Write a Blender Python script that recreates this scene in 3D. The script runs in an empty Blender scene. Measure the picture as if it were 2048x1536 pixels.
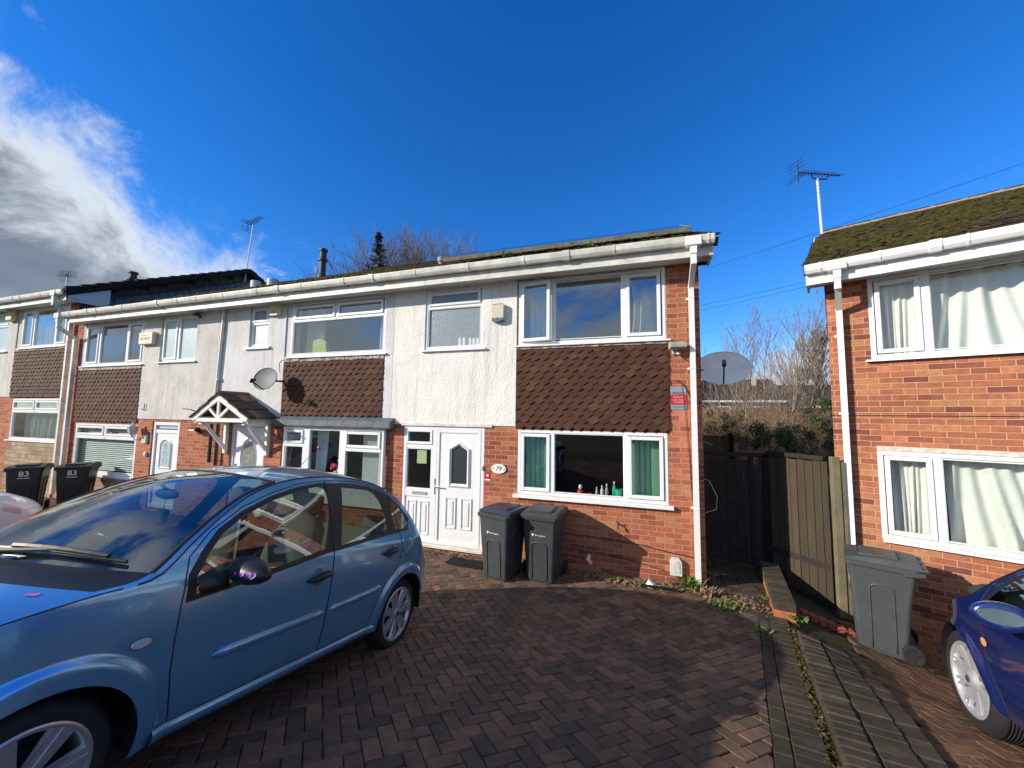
import bpy, bmesh, math, random
from math import sin, cos, pi, radians, sqrt, atan2
from mathutils import Vector, Matrix
from mathutils.geometry import delaunay_2d_cdt
from mathutils import noise as mnoise
random.seed(7)
S = bpy.context.scene
COL = S.collection

# ------------------------------------------------------------ camera, sky, sun, exposure
YAW, PITCH, ROLL = .3176, .0821, .0134
fw = Vector((-sin(YAW)*cos(PITCH), cos(YAW)*cos(PITCH), sin(PITCH)))
rt = Vector((cos(YAW), sin(YAW), 0)); up = rt.cross(fw)
r2 = rt*cos(ROLL)+up*sin(ROLL); u2 = up*cos(ROLL)-rt*sin(ROLL)
cd = bpy.data.cameras.new('camera'); cam = bpy.data.objects.new('camera', cd); COL.objects.link(cam)
cd.sensor_width = 36; cd.lens = 767.8/2048*36; cd.clip_start = .05; cd.clip_end = 3000
m = Matrix.Identity(4)
for i in range(3):
    m[i][0] = r2[i]; m[i][1] = u2[i]; m[i][2] = -fw[i]
m[0][3], m[1][3], m[2][3] = 0, -6.0, 2.2935
cam.matrix_world = m
S.camera = cam

SUN_AZ, SUN_EL = radians(56.5), radians(21.5)      # sun stands to the left of and behind the camera
ldir = Vector((sin(SUN_AZ)*cos(SUN_EL), cos(SUN_AZ)*cos(SUN_EL), -sin(SUN_EL)))   # direction the light travels
sd = bpy.data.lights.new('sun', 'SUN'); sd.energy = 5.0; sd.angle = radians(.5); sd.color = (1, .92, .80)
so = bpy.data.objects.new('sun', sd); COL.objects.link(so)
so.rotation_euler = ldir.to_track_quat('-Z', 'Y').to_euler()

W = bpy.data.worlds.new('World'); S.world = W; W.use_nodes = True
nt = W.node_tree; N = nt.nodes; L = nt.links; N.clear()
def nd(t, **k):
    n = N.new(t)
    for a, b in k.items(): setattr(n, a, b)
    return n
def wm(op, a, b=None, c=None, clamp=False):
    n = nd('ShaderNodeMath', operation=op); n.use_clamp = clamp
    for i, v in enumerate((a, b, c)):
        if v is None: continue
        if isinstance(v, (int, float)): n.inputs[i].default_value = v
        else: L.new(v, n.inputs[i])
    return n.outputs[0]
sky = nd('ShaderNodeTexSky', sky_type='NISHITA'); sky.sun_disc = False
sky.sun_elevation = SUN_EL
tosun = -ldir
sky.sun_rotation = atan2(tosun.x, tosun.y)
sky.altitude = 600; sky.air_density = 1.0; sky.dust_density = 0; sky.ozone_density = 3.0
tc = nd('ShaderNodeTexCoord'); gen = tc.outputs['Generated']
def azel(az, el):
    az, el = radians(az), radians(el)
    return Vector((sin(az)*cos(el), cos(az)*cos(el), sin(el)))
def wdot(v):
    n = nd('ShaderNodeVectorMath', operation='DOT_PRODUCT'); L.new(gen, n.inputs[0]); n.inputs[1].default_value = v
    return n.outputs['Value']
def wnoise(scale, detail, rough, dist=0, sc=(1, 1, 1), off=(0, 0, 0)):
    mp = nd('ShaderNodeMapping'); L.new(gen, mp.inputs[0]); mp.inputs['Scale'].default_value = sc; mp.inputs['Location'].default_value = off
    n = nd('ShaderNodeTexNoise'); L.new(mp.outputs[0], n.inputs['Vector'])
    n.inputs['Scale'].default_value = scale; n.inputs['Detail'].default_value = detail
    n.inputs['Roughness'].default_value = rough; n.inputs['Distortion'].default_value = dist
    return n.outputs['Fac']
def smooth(v, a, b):
    n = nd('ShaderNodeMapRange', interpolation_type='SMOOTHSTEP'); L.new(v, n.inputs['Value'])
    n.inputs['From Min'].default_value = a; n.inputs['From Max'].default_value = b
    return n.outputs['Result']
n1 = azel(-73, 28.5).cross(azel(-50, 14.6)).normalized()
if n1.dot(azel(-70, 5)) < 0: n1.negate()
wis = wnoise(6.5, 10, .66, .5)
wis2 = wnoise(17, 8, .62, .3, (1, 1, .8), (3, 1, 2))
e1 = wm('ADD', wdot(n1), wm('MULTIPLY', wm('SUBTRACT', wis, .5), .34))
e1 = wm('ADD', e1, wm('MULTIPLY', wm('SUBTRACT', wis2, .5), .13))
m1 = smooth(e1, -.035, .10)
front = smooth(wdot((0, 1, 0)), .0, .15)
m1 = wm('MULTIPLY', m1, front)
# thin wisps trailing off the edge of the bank
ws = wnoise(9, 10, .7, 1.2, (1, 1, 2.2), (7, 3, 1))
wband = wm('MULTIPLY', smooth(wdot(n1), -.30, -.03), smooth(ws, .49, .70))
wband = wm('MULTIPLY', wm('MULTIPLY', wband, front), .6)
wband = wm('MULTIPLY', wband, wm('SUBTRACT', 1, smooth(wdot((0, 0, 1)), .26, .42)))
# small bank low behind the trees on the right
n3 = azel(8, 4.6).cross(azel(24, 12.6)).normalized()
if n3.dot(azel(20, 0)) < 0: n3.negate()
e3 = wm('ADD', wdot(n3), wm('MULTIPLY', wm('SUBTRACT', wis2, .5), .12))
m3 = wm('MULTIPLY', smooth(e3, -.01, .05), smooth(wdot((0, 1, 0)), .7, .85))
# broken cloud over the rest of the sky, behind the camera
nb = wnoise(2.6, 9, .6, .4, (1, 1, 1.6), (11, 4, 9))
mb = wm('MULTIPLY', smooth(nb, .38, .56), wm('SUBTRACT', 1, smooth(wdot((.25, 1, 0)), -.15, .05)))
mk = wm('MAXIMUM', wm('MAXIMUM', m1, wband), wm('MAXIMUM', m3, mb))
# brightness: sunlit rim, grey body
deep = smooth(wm('ADD', wdot(n1), wm('MULTIPLY', wm('SUBTRACT', wis, .5), .42)), .07, .2)
lowb = wm('SUBTRACT', 1, smooth(wdot((0, 0, 1)), .17, .27))
bn = smooth(wnoise(6, 6, .55, .4, (1, 1, 2.4), (2, 9, 4)), .3, .75)
c1 = nd('ShaderNodeMix', data_type='RGBA'); c1.inputs[6].default_value = (.60, .66, .73, 1); c1.inputs[7].default_value = (.16, .195, .26, 1)
L.new(deep, c1.inputs[0])
c2 = nd('ShaderNodeMix', data_type='RGBA'); L.new(c1.outputs[2], c2.inputs[6]); c2.inputs[7].default_value = (.34, .42, .53, 1)
L.new(wm('MULTIPLY', wm('MULTIPLY', lowb, bn), .75), c2.inputs[0])
c3 = nd('ShaderNodeMix', data_type='RGBA'); L.new(c2.outputs[2], c3.inputs[6]); c3.inputs[7].default_value = (.46, .51, .58, 1)
L.new(m3, c3.inputs[0])
c4 = nd('ShaderNodeMix', data_type='RGBA'); L.new(c3.outputs[2], c4.inputs[6]); c4.inputs[7].default_value = (.5, .56, .64, 1)
L.new(wm('SUBTRACT', 1, front), c4.inputs[0])
hs = nd('ShaderNodeHueSaturation'); L.new(sky.outputs[0], hs.inputs['Color']); hs.inputs['Saturation'].default_value = 1.32; hs.inputs['Value'].default_value = .99
mulc = nd('ShaderNodeMix', data_type='RGBA', blend_type='MULTIPLY'); mulc.inputs[0].default_value = 1; L.new(hs.outputs[0], mulc.inputs[6]); mulc.inputs[7].default_value = (.74, .90, 1.20, 1)
bg1 = nd('ShaderNodeBackground'); L.new(mulc.outputs[2], bg1.inputs[0]); bg1.inputs[1].default_value = .15
bg2 = nd('ShaderNodeBackground'); L.new(c4.outputs[2], bg2.inputs[0]); bg2.inputs[1].default_value = 1.0
mx = nd('ShaderNodeMixShader'); L.new(mk, mx.inputs[0]); L.new(bg1.outputs[0], mx.inputs[1]); L.new(bg2.outputs[0], mx.inputs[2])
wo = nd('ShaderNodeOutputWorld'); L.new(mx.outputs[0], wo.inputs[0])
S.view_settings.view_transform = 'Standard'; S.view_settings.look = 'None'
S.view_settings.exposure = 0.3; S.view_settings.gamma = 1
try: S.cycles.use_denoising = True
except Exception: pass

# ------------------------------------------------------------ helpers
def tag(o, label=None, cat=None, group=None, kind=None):
    if label: o['label'] = label
    if cat: o['category'] = cat
    if group: o['group'] = group
    if kind: o['kind'] = kind
    return o
def empty(name, loc, rz=0, label=None, cat=None, group=None):
    o = bpy.data.objects.new(name, None); COL.objects.link(o)
    o.location = loc; o.rotation_euler = (0, 0, rz); o.empty_display_size = .2
    return tag(o, label, cat, group)
def copy_tree(o, parent=None):
    c = o.copy(); COL.objects.link(c)
    if parent: c.parent = parent
    for ch in list(o.children): copy_tree(ch, c)
    return c

class MB:
    def __init__(s): s.v = []; s.f = []; s.mi = []; s.sm = []; s.m = 0; s.smooth = False; s.tint = {}; s.t = None
    def add(s, vs, fs):
        b = len(s.v); s.v += [tuple(x) for x in vs]
        for f in fs:
            if s.t is not None: s.tint[len(s.f)] = s.t
            s.f.append([b+i for i in f]); s.mi.append(s.m); s.sm.append(s.smooth)
        return b
    def box(s, x0, x1, y0, y1, z0, z1, M=None, bev=0):
        if bev:
            # chamfered box
            b = bev; vs = []; 
            for x, sx in ((x0, 1), (x1, -1)):
                for y, sy in ((y0, 1), (y1, -1)):
                    for z, sz in ((z0, 1), (z1, -1)):
                        vs += [(x, y+sy*b, z+sz*b), (x+sx*b, y, z+sz*b), (x+sx*b, y+sy*b, z)]
            def I(i, j, k, a): return (i*4+j*2+k)*3+a
            fs = [[I(0,0,0,0), I(0,0,1,0), I(0,1,1,0), I(0,1,0,0)], [I(1,0,0,0), I(1,1,0,0), I(1,1,1,0), I(1,0,1,0)],
                  [I(0,0,0,1), I(1,0,0,1), I(1,0,1,1), I(0,0,1,1)], [I(0,1,0,1), I(0,1,1,1), I(1,1,1,1), I(1,1,0,1)],
                  [I(0,0,0,2), I(0,1,0,2), I(1,1,0,2), I(1,0,0,2)], [I(0,0,1,2), I(1,0,1,2), I(1,1,1,2), I(0,1,1,2)]]
            for i in (0, 1):
                for j in (0, 1): fs.append([I(i,j,0,0), I(i,j,0,1), I(i,j,1,1), I(i,j,1,0)])
                for k in (0, 1): fs.append([I(i,0,k,0), I(i,0,k,2), I(i,1,k,2), I(i,1,k,0)])
            for j in (0, 1):
                for k in (0, 1): fs.append([I(0,j,k,1), I(0,j,k,2), I(1,j,k,2), I(1,j,k,1)])
            for i in (0, 1):
                for j in (0, 1):
                    for k in (0, 1): fs.append([I(i,j,k,0), I(i,j,k,1), I(i,j,k,2)])
        else:
            vs = [(x, y, z) for x in (x0, x1) for y in (y0, y1) for z in (z0, z1)]
            fs = [(0, 1, 3, 2), (4, 6, 7, 5), (0, 4, 5, 1), (2, 3, 7, 6), (0, 2, 6, 4), (1, 5, 7, 3)]
        if M: vs = [M @ Vector(v) for v in vs]
        s.add(vs, fs); return s
    def prism(s, pts, a, b, axis='y', M=None):
        """polygon pts (2-D) extruded from a to b along axis"""
        n = len(pts)
        def mk(p, t):
            if axis == 'y': return (p[0], t, p[1])
            if axis == 'x': return (t, p[0], p[1])
            return (p[0], p[1], t)
        vs = [mk(p, a) for p in pts]+[mk(p, b) for p in pts]
        fs = [list(range(n)), list(range(2*n-1, n-1, -1))]+[[i, (i+1) % n, n+(i+1) % n, n+i] for i in range(n)]
        if M: vs = [M @ Vector(v) for v in vs]
        s.add(vs, fs); return s
    def tube(s, pts, r, n=8, cap=True):
        pts = [Vector(p) for p in pts]; k = len(pts)
        rr = r if isinstance(r, (list, tuple)) else [r]*k
        vs = []; prev = None
        for i, p in enumerate(pts):
            t = (pts[min(i+1, k-1)]-pts[max(i-1, 0)]); t = t.normalized() if t.length > 1e-9 else Vector((0, 0, 1))
            if prev is None:
                a = t.cross(Vector((0, 0, 1)));
                if a.length < .05: a = t.cross(Vector((0, 1, 0)))
                a.normalize()
            else:
                a = prev-t*prev.dot(t)
                if a.length < 1e-6: a = t.orthogonal()
                a.normalize()
            prev = a; b = t.cross(a)
            for j in range(n):
                an = 2*pi*j/n; vs.append(p+(a*cos(an)+b*sin(an))*rr[i])
        fs = [[i*n+j, i*n+(j+1) % n, (i+1)*n+(j+1) % n, (i+1)*n+j] for i in range(k-1) for j in range(n)]
        if cap: fs += [list(range(n-1, -1, -1)), [(k-1)*n+j for j in range(n)]]
        s.add(vs, fs); return s
    def lathe(s, prof, n=24, axis='z', M=None, close=False):
        vs = []; k = len(prof)
        for r, h in prof:
            for j in range(n):
                a = 2*pi*j/n
                if axis == 'z': vs.append((r*cos(a), r*sin(a), h))
                elif axis == 'y': vs.append((r*cos(a), h, r*sin(a)))
                else: vs.append((h, r*cos(a), r*sin(a)))
        fs = [[i*n+j, i*n+(j+1) % n, (i+1)*n+(j+1) % n, (i+1)*n+j] for i in range(k-1) for j in range(n)]
        if not close: fs += [list(range(n-1, -1, -1)), [(k-1)*n+j for j in range(n)]]
        if M: vs = [M @ Vector(v) for v in vs]
        s.add(vs, fs); return s
    def grid(s, P, flip=False):
        """P[i][j] of points"""
        n = len(P); k = len(P[0]); vs = [p for row in P for p in row]
        fs = [[i*k+j, i*k+j+1, (i+1)*k+j+1, (i+1)*k+j] for i in range(n-1) for j in range(k-1)]
        if flip: fs = [f[::-1] for f in fs]
        s.add(vs, fs); return s
    def quad(s, *p): s.add(p, [list(range(len(p)))]); return s
    def blob(s, c, r, seed=0, n=6, k=9, am=.25):
        rx, ry, rz = r; vs = [(c[0], c[1], c[2]-rz)]
        for i in range(1, n):
            th = pi*i/n
            for j in range(k):
                ph = 2*pi*j/k; d = Vector((sin(th)*cos(ph), sin(th)*sin(ph), -cos(th)))
                q = 1+am*mnoise.noise(d*1.7+Vector((seed*3.1, seed*1.7, 0)))
                vs.append((c[0]+rx*d.x*q, c[1]+ry*d.y*q, c[2]+rz*d.z*q))
        vs.append((c[0], c[1], c[2]+rz)); e = len(vs)-1
        fs = [[0, 1+(j+1) % k, 1+j] for j in range(k)]
        for i in range(n-2):
            for j in range(k): fs.append([1+i*k+j, 1+i*k+(j+1) % k, 1+(i+1)*k+(j+1) % k, 1+(i+1)*k+j])
        fs += [[e, 1+(n-2)*k+j, 1+(n-2)*k+(j+1) % k] for j in range(k)]
        s.add(vs, fs); return s
    def build(s, name, mat, parent=None, smooth=False, fix=True, weld=False):
        me = bpy.data.meshes.new(name); me.from_pydata(s.v, [], s.f)
        mats = mat if isinstance(mat, (list, tuple)) else [mat]
        for x in mats: me.materials.append(x)
        for i, pgn in enumerate(me.polygons):
            pgn.material_index = s.mi[i]; pgn.use_smooth = smooth or s.sm[i]
        if s.tint:
            at = me.attributes.new('tint', 'FLOAT', 'FACE')
            for i in range(len(me.polygons)): at.data[i].value = s.tint.get(i, .5)
        if fix or weld:
            bm = bmesh.new(); bm.from_mesh(me)
            if weld: bmesh.ops.remove_doubles(bm, verts=bm.verts, dist=1e-5)
            if fix: bmesh.ops.recalc_face_normals(bm, faces=bm.faces)
            bm.to_mesh(me); bm.free()
        me.update()
        o = bpy.data.objects.new(name, me); COL.objects.link(o)
        if parent: o.parent = parent
        return o

def text_mesh(txt, size, mat, name, parent=None, M=None, extrude=.0008, shear=0, align='CENTER'):
    cu = bpy.data.curves.new(name, 'FONT'); cu.body = txt; cu.size = size; cu.extrude = extrude
    cu.align_x = align; cu.align_y = 'CENTER'; cu.shear = shear
    to = bpy.data.objects.new('tmp_text', cu); COL.objects.link(to)
    dg = bpy.context.evaluated_depsgraph_get(); dg.update()
    me = bpy.data.meshes.new_from_object(to.evaluated_get(dg)); bpy.data.objects.remove(to)
    me.materials.clear(); me.materials.append(mat)
    # text lies in XY; stand it up to face -Y
    R = Matrix(((1, 0, 0, 0), (0, 0, -1, 0), (0, 1, 0, 0), (0, 0, 0, 1)))
    me.transform((M or Matrix.Identity(4)) @ R)
    me.name = name
    o = bpy.data.objects.new(name, me); COL.objects.link(o)
    if parent: o.parent = parent
    return o

# ------------------------------------------------------------ materials
def mat(name, col=(.5, .5, .5), rough=.6, metal=0, spec=.5, coat=0, nscale=0, namt=.0, bump=0, bscale=40, col2=None, emit=None, tint=None):
    m = bpy.data.materials.new(name); m.use_nodes = True; t = m.node_tree; b = t.nodes['Principled BSDF']
    b.inputs['Base Color'].default_value = (*col, 1); b.inputs['Roughness'].default_value = rough
    b.inputs['Metallic'].default_value = metal; b.inputs['Specular IOR Level'].default_value = spec
    b.inputs['Coat Weight'].default_value = coat; b.inputs['Coat Roughness'].default_value = .04
    if nscale or bump or tint:
        c = t.nodes.new('ShaderNodeTexCoord')
    last = None
    if nscale:
        n = t.nodes.new('ShaderNodeTexNoise'); n.inputs['Scale'].default_value = nscale; n.inputs['Detail'].default_value = 8; n.inputs['Roughness'].default_value = .65
        t.links.new(c.outputs['Object'], n.inputs['Vector'])
        r = t.nodes.new('ShaderNodeMapRange'); r.inputs['From Min'].default_value = .32; r.inputs['From Max'].default_value = .68
        t.links.new(n.outputs['Fac'], r.inputs['Value'])
        x = t.nodes.new('ShaderNodeMix'); x.data_type = 'RGBA'
        x.inputs[6].default_value = (*col, 1)
        c2 = col2 if col2 else tuple(max(0, v*(1-namt)) for v in col)
        x.inputs[7].default_value = (*c2, 1); t.links.new(r.outputs[0], x.inputs[0])
        last = x.outputs[2]; t.links.new(last, b.inputs['Base Color'])
    if bump:
        n2 = t.nodes.new('ShaderNodeTexNoise'); n2.inputs['Scale'].default_value = bscale; n2.inputs['Detail'].default_value = 6
        t.links.new(c.outputs['Object'], n2.inputs['Vector'])
        bp = t.nodes.new('ShaderNodeBump'); bp.inputs['Strength'].default_value = 1; bp.inputs['Distance'].default_value = bump
        t.links.new(n2.outputs['Fac'], bp.inputs['Height']); t.links.new(bp.outputs[0], b.inputs['Normal'])
    return m

def tinted(name, ramp, rough=.8, bump=.001, bscale=150, nscale=9, namt=.35, moss=None, mscale=1.3, mthr=(.5, .62), spec=.15):
    """colour chosen per face by the 'tint' attribute, mottled by noise, with optional moss"""
    m = bpy.data.materials.new(name); m.use_nodes = True; t = m.node_tree; b = t.nodes['Principled BSDF']
    b.inputs['Roughness'].default_value = rough; b.inputs['Specular IOR Level'].default_value = spec
    a = t.nodes.new('ShaderNodeAttribute'); a.attribute_name = 'tint'
    cr = t.nodes.new('ShaderNodeValToRGB'); cr.color_ramp.interpolation = 'LINEAR'
    el = cr.color_ramp.elements
    while len(el) < len(ramp): el.new(.5)
    for e, (p, c) in zip(el, ramp): e.position = p; e.color = (*c, 1)
    t.links.new(a.outputs['Fac'], cr.inputs[0])
    c = t.nodes.new('ShaderNodeTexCoord')
    n = t.nodes.new('ShaderNodeTexNoise'); n.inputs['Scale'].default_value = nscale; n.inputs['Detail'].default_value = 9; n.inputs['Roughness'].default_value = .7
    t.links.new(c.outputs['Object'], n.inputs['Vector'])
    r = t.nodes.new('ShaderNodeMapRange'); r.inputs['From Min'].default_value = .25; r.inputs['From Max'].default_value = .75
    r.inputs['To Min'].default_value = 1-namt; r.inputs['To Max'].default_value = 1+namt; t.links.new(n.outputs['Fac'], r.inputs['Value'])
    v = t.nodes.new('ShaderNodeVectorMath'); v.operation = 'SCALE'; t.links.new(cr.outputs[0], v.inputs[0]); t.links.new(r.outputs[0], v.inputs['Scale'])
    last = v.outputs[0]
    if moss:
        n3 = t.nodes.new('ShaderNodeTexNoise'); n3.inputs['Scale'].default_value = mscale; n3.inputs['Detail'].default_value = 10; n3.inputs['Roughness'].default_value = .75
        t.links.new(c.outputs['Object'], n3.inputs['Vector'])
        r3 = t.nodes.new('ShaderNodeMapRange'); r3.inputs['From Min'].default_value = mthr[0]; r3.inputs['From Max'].default_value = mthr[1]; t.links.new(n3.outputs['Fac'], r3.inputs['Value'])
        x = t.nodes.new('ShaderNodeMix'); x.data_type = 'RGBA'; t.links.new(r3.outputs[0], x.inputs[0]); t.links.new(last, x.inputs[6]); x.inputs[7].default_value = (*moss, 1)
        last = x.outputs[2]
    t.links.new(last, b.inputs['Base Color'])
    n2 = t.nodes.new('ShaderNodeTexNoise'); n2.inputs['Scale'].default_value = bscale; n2.inputs['Detail'].default_value = 5
    t.links.new(c.outputs['Object'], n2.inputs['Vector'])
    bp = t.nodes.new('ShaderNodeBump'); bp.inputs['Distance'].default_value = bump; t.links.new(n2.outputs['Fac'], bp.inputs['Height']); t.links.new(bp.outputs[0], b.inputs['Normal'])
    return m

def brick_mat(name, ca, cb, cc, mortar, bw=.225, rh=.075, ms=.011, bump=.006, squash=1, stone=False):
    m = bpy.data.materials.new(name); m.use_nodes = True; t = m.node_tree; b = t.nodes['Principled BSDF']
    b.inputs['Roughness'].default_value = .88; b.inputs['Specular IOR Level'].default_value = .25
    c = t.nodes.new('ShaderNodeTexCoord'); sp = t.nodes.new('ShaderNodeSeparateXYZ'); t.links.new(c.outputs['Object'], sp.inputs[0])
    ad = t.nodes.new('ShaderNodeMath'); ad.operation = 'ADD'; t.links.new(sp.outputs['X'], ad.inputs[0]); t.links.new(sp.outputs['Y'], ad.inputs[1])
    cb_ = t.nodes.new('ShaderNodeCombineXYZ'); t.links.new(ad.outputs[0], cb_.inputs['X']); t.links.new(sp.outputs['Z'], cb_.inputs['Y'])
    # slight wobble so that joints are not ruler-straight
    nw = t.nodes.new('ShaderNodeTexNoise'); nw.inputs['Scale'].default_value = 7; nw.inputs['Detail'].default_value = 3; t.links.new(c.outputs['Object'], nw.inputs['Vector'])
    vs = t.nodes.new('ShaderNodeVectorMath'); vs.operation = 'SUBTRACT'; t.links.new(nw.outputs['Color'], vs.inputs[0]); vs.inputs[1].default_value = (.5, .5, .5)
    vm = t.nodes.new('ShaderNodeVectorMath'); vm.operation = 'MULTIPLY_ADD'; t.links.new(vs.outputs[0], vm.inputs[0]); vm.inputs[1].default_value = (.010, .008, 0); t.links.new(cb_.outputs[0], vm.inputs[2])
    br = t.nodes.new('ShaderNodeTexBrick'); t.links.new(vm.outputs[0], br.inputs['Vector'])
    br.inputs['Scale'].default_value = 1; br.inputs['Brick Width'].default_value = bw; br.inputs['Row Height'].default_value = rh
    br.inputs['Mortar Size'].default_value = ms/2; br.inputs['Mortar Smooth'].default_value = .25; br.inputs['Bias'].default_value = 0
    br.inputs['Color1'].default_value = (0, 0, 0, 1); br.inputs['Color2'].default_value = (1, 1, 1, 1); br.inputs['Mortar'].default_value = (.5, .5, .5, 1)
    if stone: br.offset = .37; br.squash = .6; br.squash_frequency = 3
    cr = t.nodes.new('ShaderNodeValToRGB'); el = cr.color_ramp.elements
    for _ in range(3): el.new(.5)
    for e, (p, cc_) in zip(el, [(0, cb), (.3, ca), (.6, ca), (.85, cc), (1, tuple(min(1, v*1.25) for v in ca))]): e.position = p; e.color = (*cc_, 1)
    t.links.new(br.outputs['Color'], cr.inputs[0])
    n = t.nodes.new('ShaderNodeTexNoise'); n.inputs['Scale'].default_value = 14; n.inputs['Detail'].default_value = 10; n.inputs['Roughness'].default_value = .75; t.links.new(vm.outputs[0], n.inputs['Vector'])
    r = t.nodes.new('ShaderNodeMapRange'); r.inputs['From Min'].default_value = .25; r.inputs['From Max'].default_value = .75; r.inputs['To Min'].default_value = .62; r.inputs['To Max'].default_value = 1.32; t.links.new(n.outputs['Fac'], r.inputs['Value'])
    nl = t.nodes.new('ShaderNodeTexNoise'); nl.inputs['Scale'].default_value = 1.1; nl.inputs['Detail'].default_value = 4; t.links.new(c.outputs['Object'], nl.inputs['Vector'])
    rl = t.nodes.new('ShaderNodeMapRange'); rl.inputs['From Min'].default_value = .3; rl.inputs['From Max'].default_value = .7; rl.inputs['To Min'].default_value = .72; rl.inputs['To Max'].default_value = 1.18; t.links.new(nl.outputs['Fac'], rl.inputs['Value'])
    mm = t.nodes.new('ShaderNodeMath'); mm.operation = 'MULTIPLY'; t.links.new(r.outputs[0], mm.inputs[0]); t.links.new(rl.outputs[0], mm.inputs[1])
    v = t.nodes.new('ShaderNodeVectorMath'); v.operation = 'SCALE'; t.links.new(cr.outputs[0], v.inputs[0]); t.links.new(mm.outputs[0], v.inputs['Scale'])
    x = t.nodes.new('ShaderNodeMix'); x.data_type = 'RGBA'; t.links.new(br.outputs['Fac'], x.inputs[0]); t.links.new(v.outputs[0], x.inputs[6]); x.inputs[7].default_value = (*mortar, 1)
    t.links.new(x.outputs[2], b.inputs['Base Color'])
    h = t.nodes.new('ShaderNodeMath'); h.operation = 'MULTIPLY_ADD'; t.links.new(br.outputs['Fac'], h.inputs[0]); h.inputs[1].default_value = -1
    nf = t.nodes.new('ShaderNodeTexNoise'); nf.inputs['Scale'].default_value = 90; nf.inputs['Detail'].default_value = 5; t.links.new(c.outputs['Object'], nf.inputs['Vector'])
    q = t.nodes.new('ShaderNodeMath'); q.operation = 'MULTIPLY'; t.links.new(nf.outputs['Fac'], q.inputs[0]); q.inputs[1].default_value = .45
    t.links.new(q.outputs[0], h.inputs[2])
    bp = t.nodes.new('ShaderNodeBump'); bp.inputs['Distance'].default_value = bump; t.links.new(h.outputs[0], bp.inputs['Height']); t.links.new(bp.outputs[0], b.inputs['Normal'])
    return m

def glass_mat(name, tint=(.8, .85, .84), base=.10, rough=.0):
    m = bpy.data.materials.new(name); m.use_nodes = True; t = m.node_tree; t.nodes.clear()
    o = t.nodes.new('ShaderNodeOutputMaterial'); mx = t.nodes.new('ShaderNodeMixShader')
    g = t.nodes.new('ShaderNodeBsdfGlossy'); g.inputs['Roughness'].default_value = rough; g.inputs['Color'].default_value = (.95, .97, 1, 1)
    tr = t.nodes.new('ShaderNodeBsdfTransparent'); tr.inputs['Color'].default_value = (*tint, 1)
    ge = t.nodes.new('ShaderNodeNewGeometry'); dp = t.nodes.new('ShaderNodeVectorMath'); dp.operation = 'DOT_PRODUCT'; t.links.new(ge.outputs['Incoming'], dp.inputs[0]); t.links.new(ge.outputs['Normal'], dp.inputs[1])
    ab = t.nodes.new('ShaderNodeMath'); ab.operation = 'ABSOLUTE'; t.links.new(dp.outputs['Value'], ab.inputs[0])
    om = t.nodes.new('ShaderNodeMath'); om.operation = 'SUBTRACT'; om.inputs[0].default_value = 1; t.links.new(ab.outputs[0], om.inputs[1])
    pw = t.nodes.new('ShaderNodeMath'); pw.operation = 'POWER'; t.links.new(om.outputs[0], pw.inputs[0]); pw.inputs[1].default_value = 5
    ad = t.nodes.new('ShaderNodeMath'); ad.operation = 'MULTIPLY_ADD'; t.links.new(pw.outputs[0], ad.inputs[0]); ad.inputs[1].default_value = .9; ad.inputs[2].default_value = .04+base; ad.use_clamp = True
    t.links.new(ad.outputs[0], mx.inputs[0]); t.links.new(tr.outputs[0], mx.inputs[1]); t.links.new(g.outputs[0], mx.inputs[2]); t.links.new(mx.outputs[0], o.inputs[0])
    # faint waviness of float glass
    c = t.nodes.new('ShaderNodeTexCoord'); n = t.nodes.new('ShaderNodeTexNoise'); n.inputs['Scale'].default_value = 1.6; n.inputs['Detail'].default_value = 1; t.links.new(c.outputs['Object'], n.inputs['Vector'])
    bp = t.nodes.new('ShaderNodeBump'); bp.inputs['Distance'].default_value = .004; t.links.new(n.outputs['Fac'], bp.inputs['Height']); t.links.new(bp.outputs[0], g.inputs['Normal'])
    return m

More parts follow.
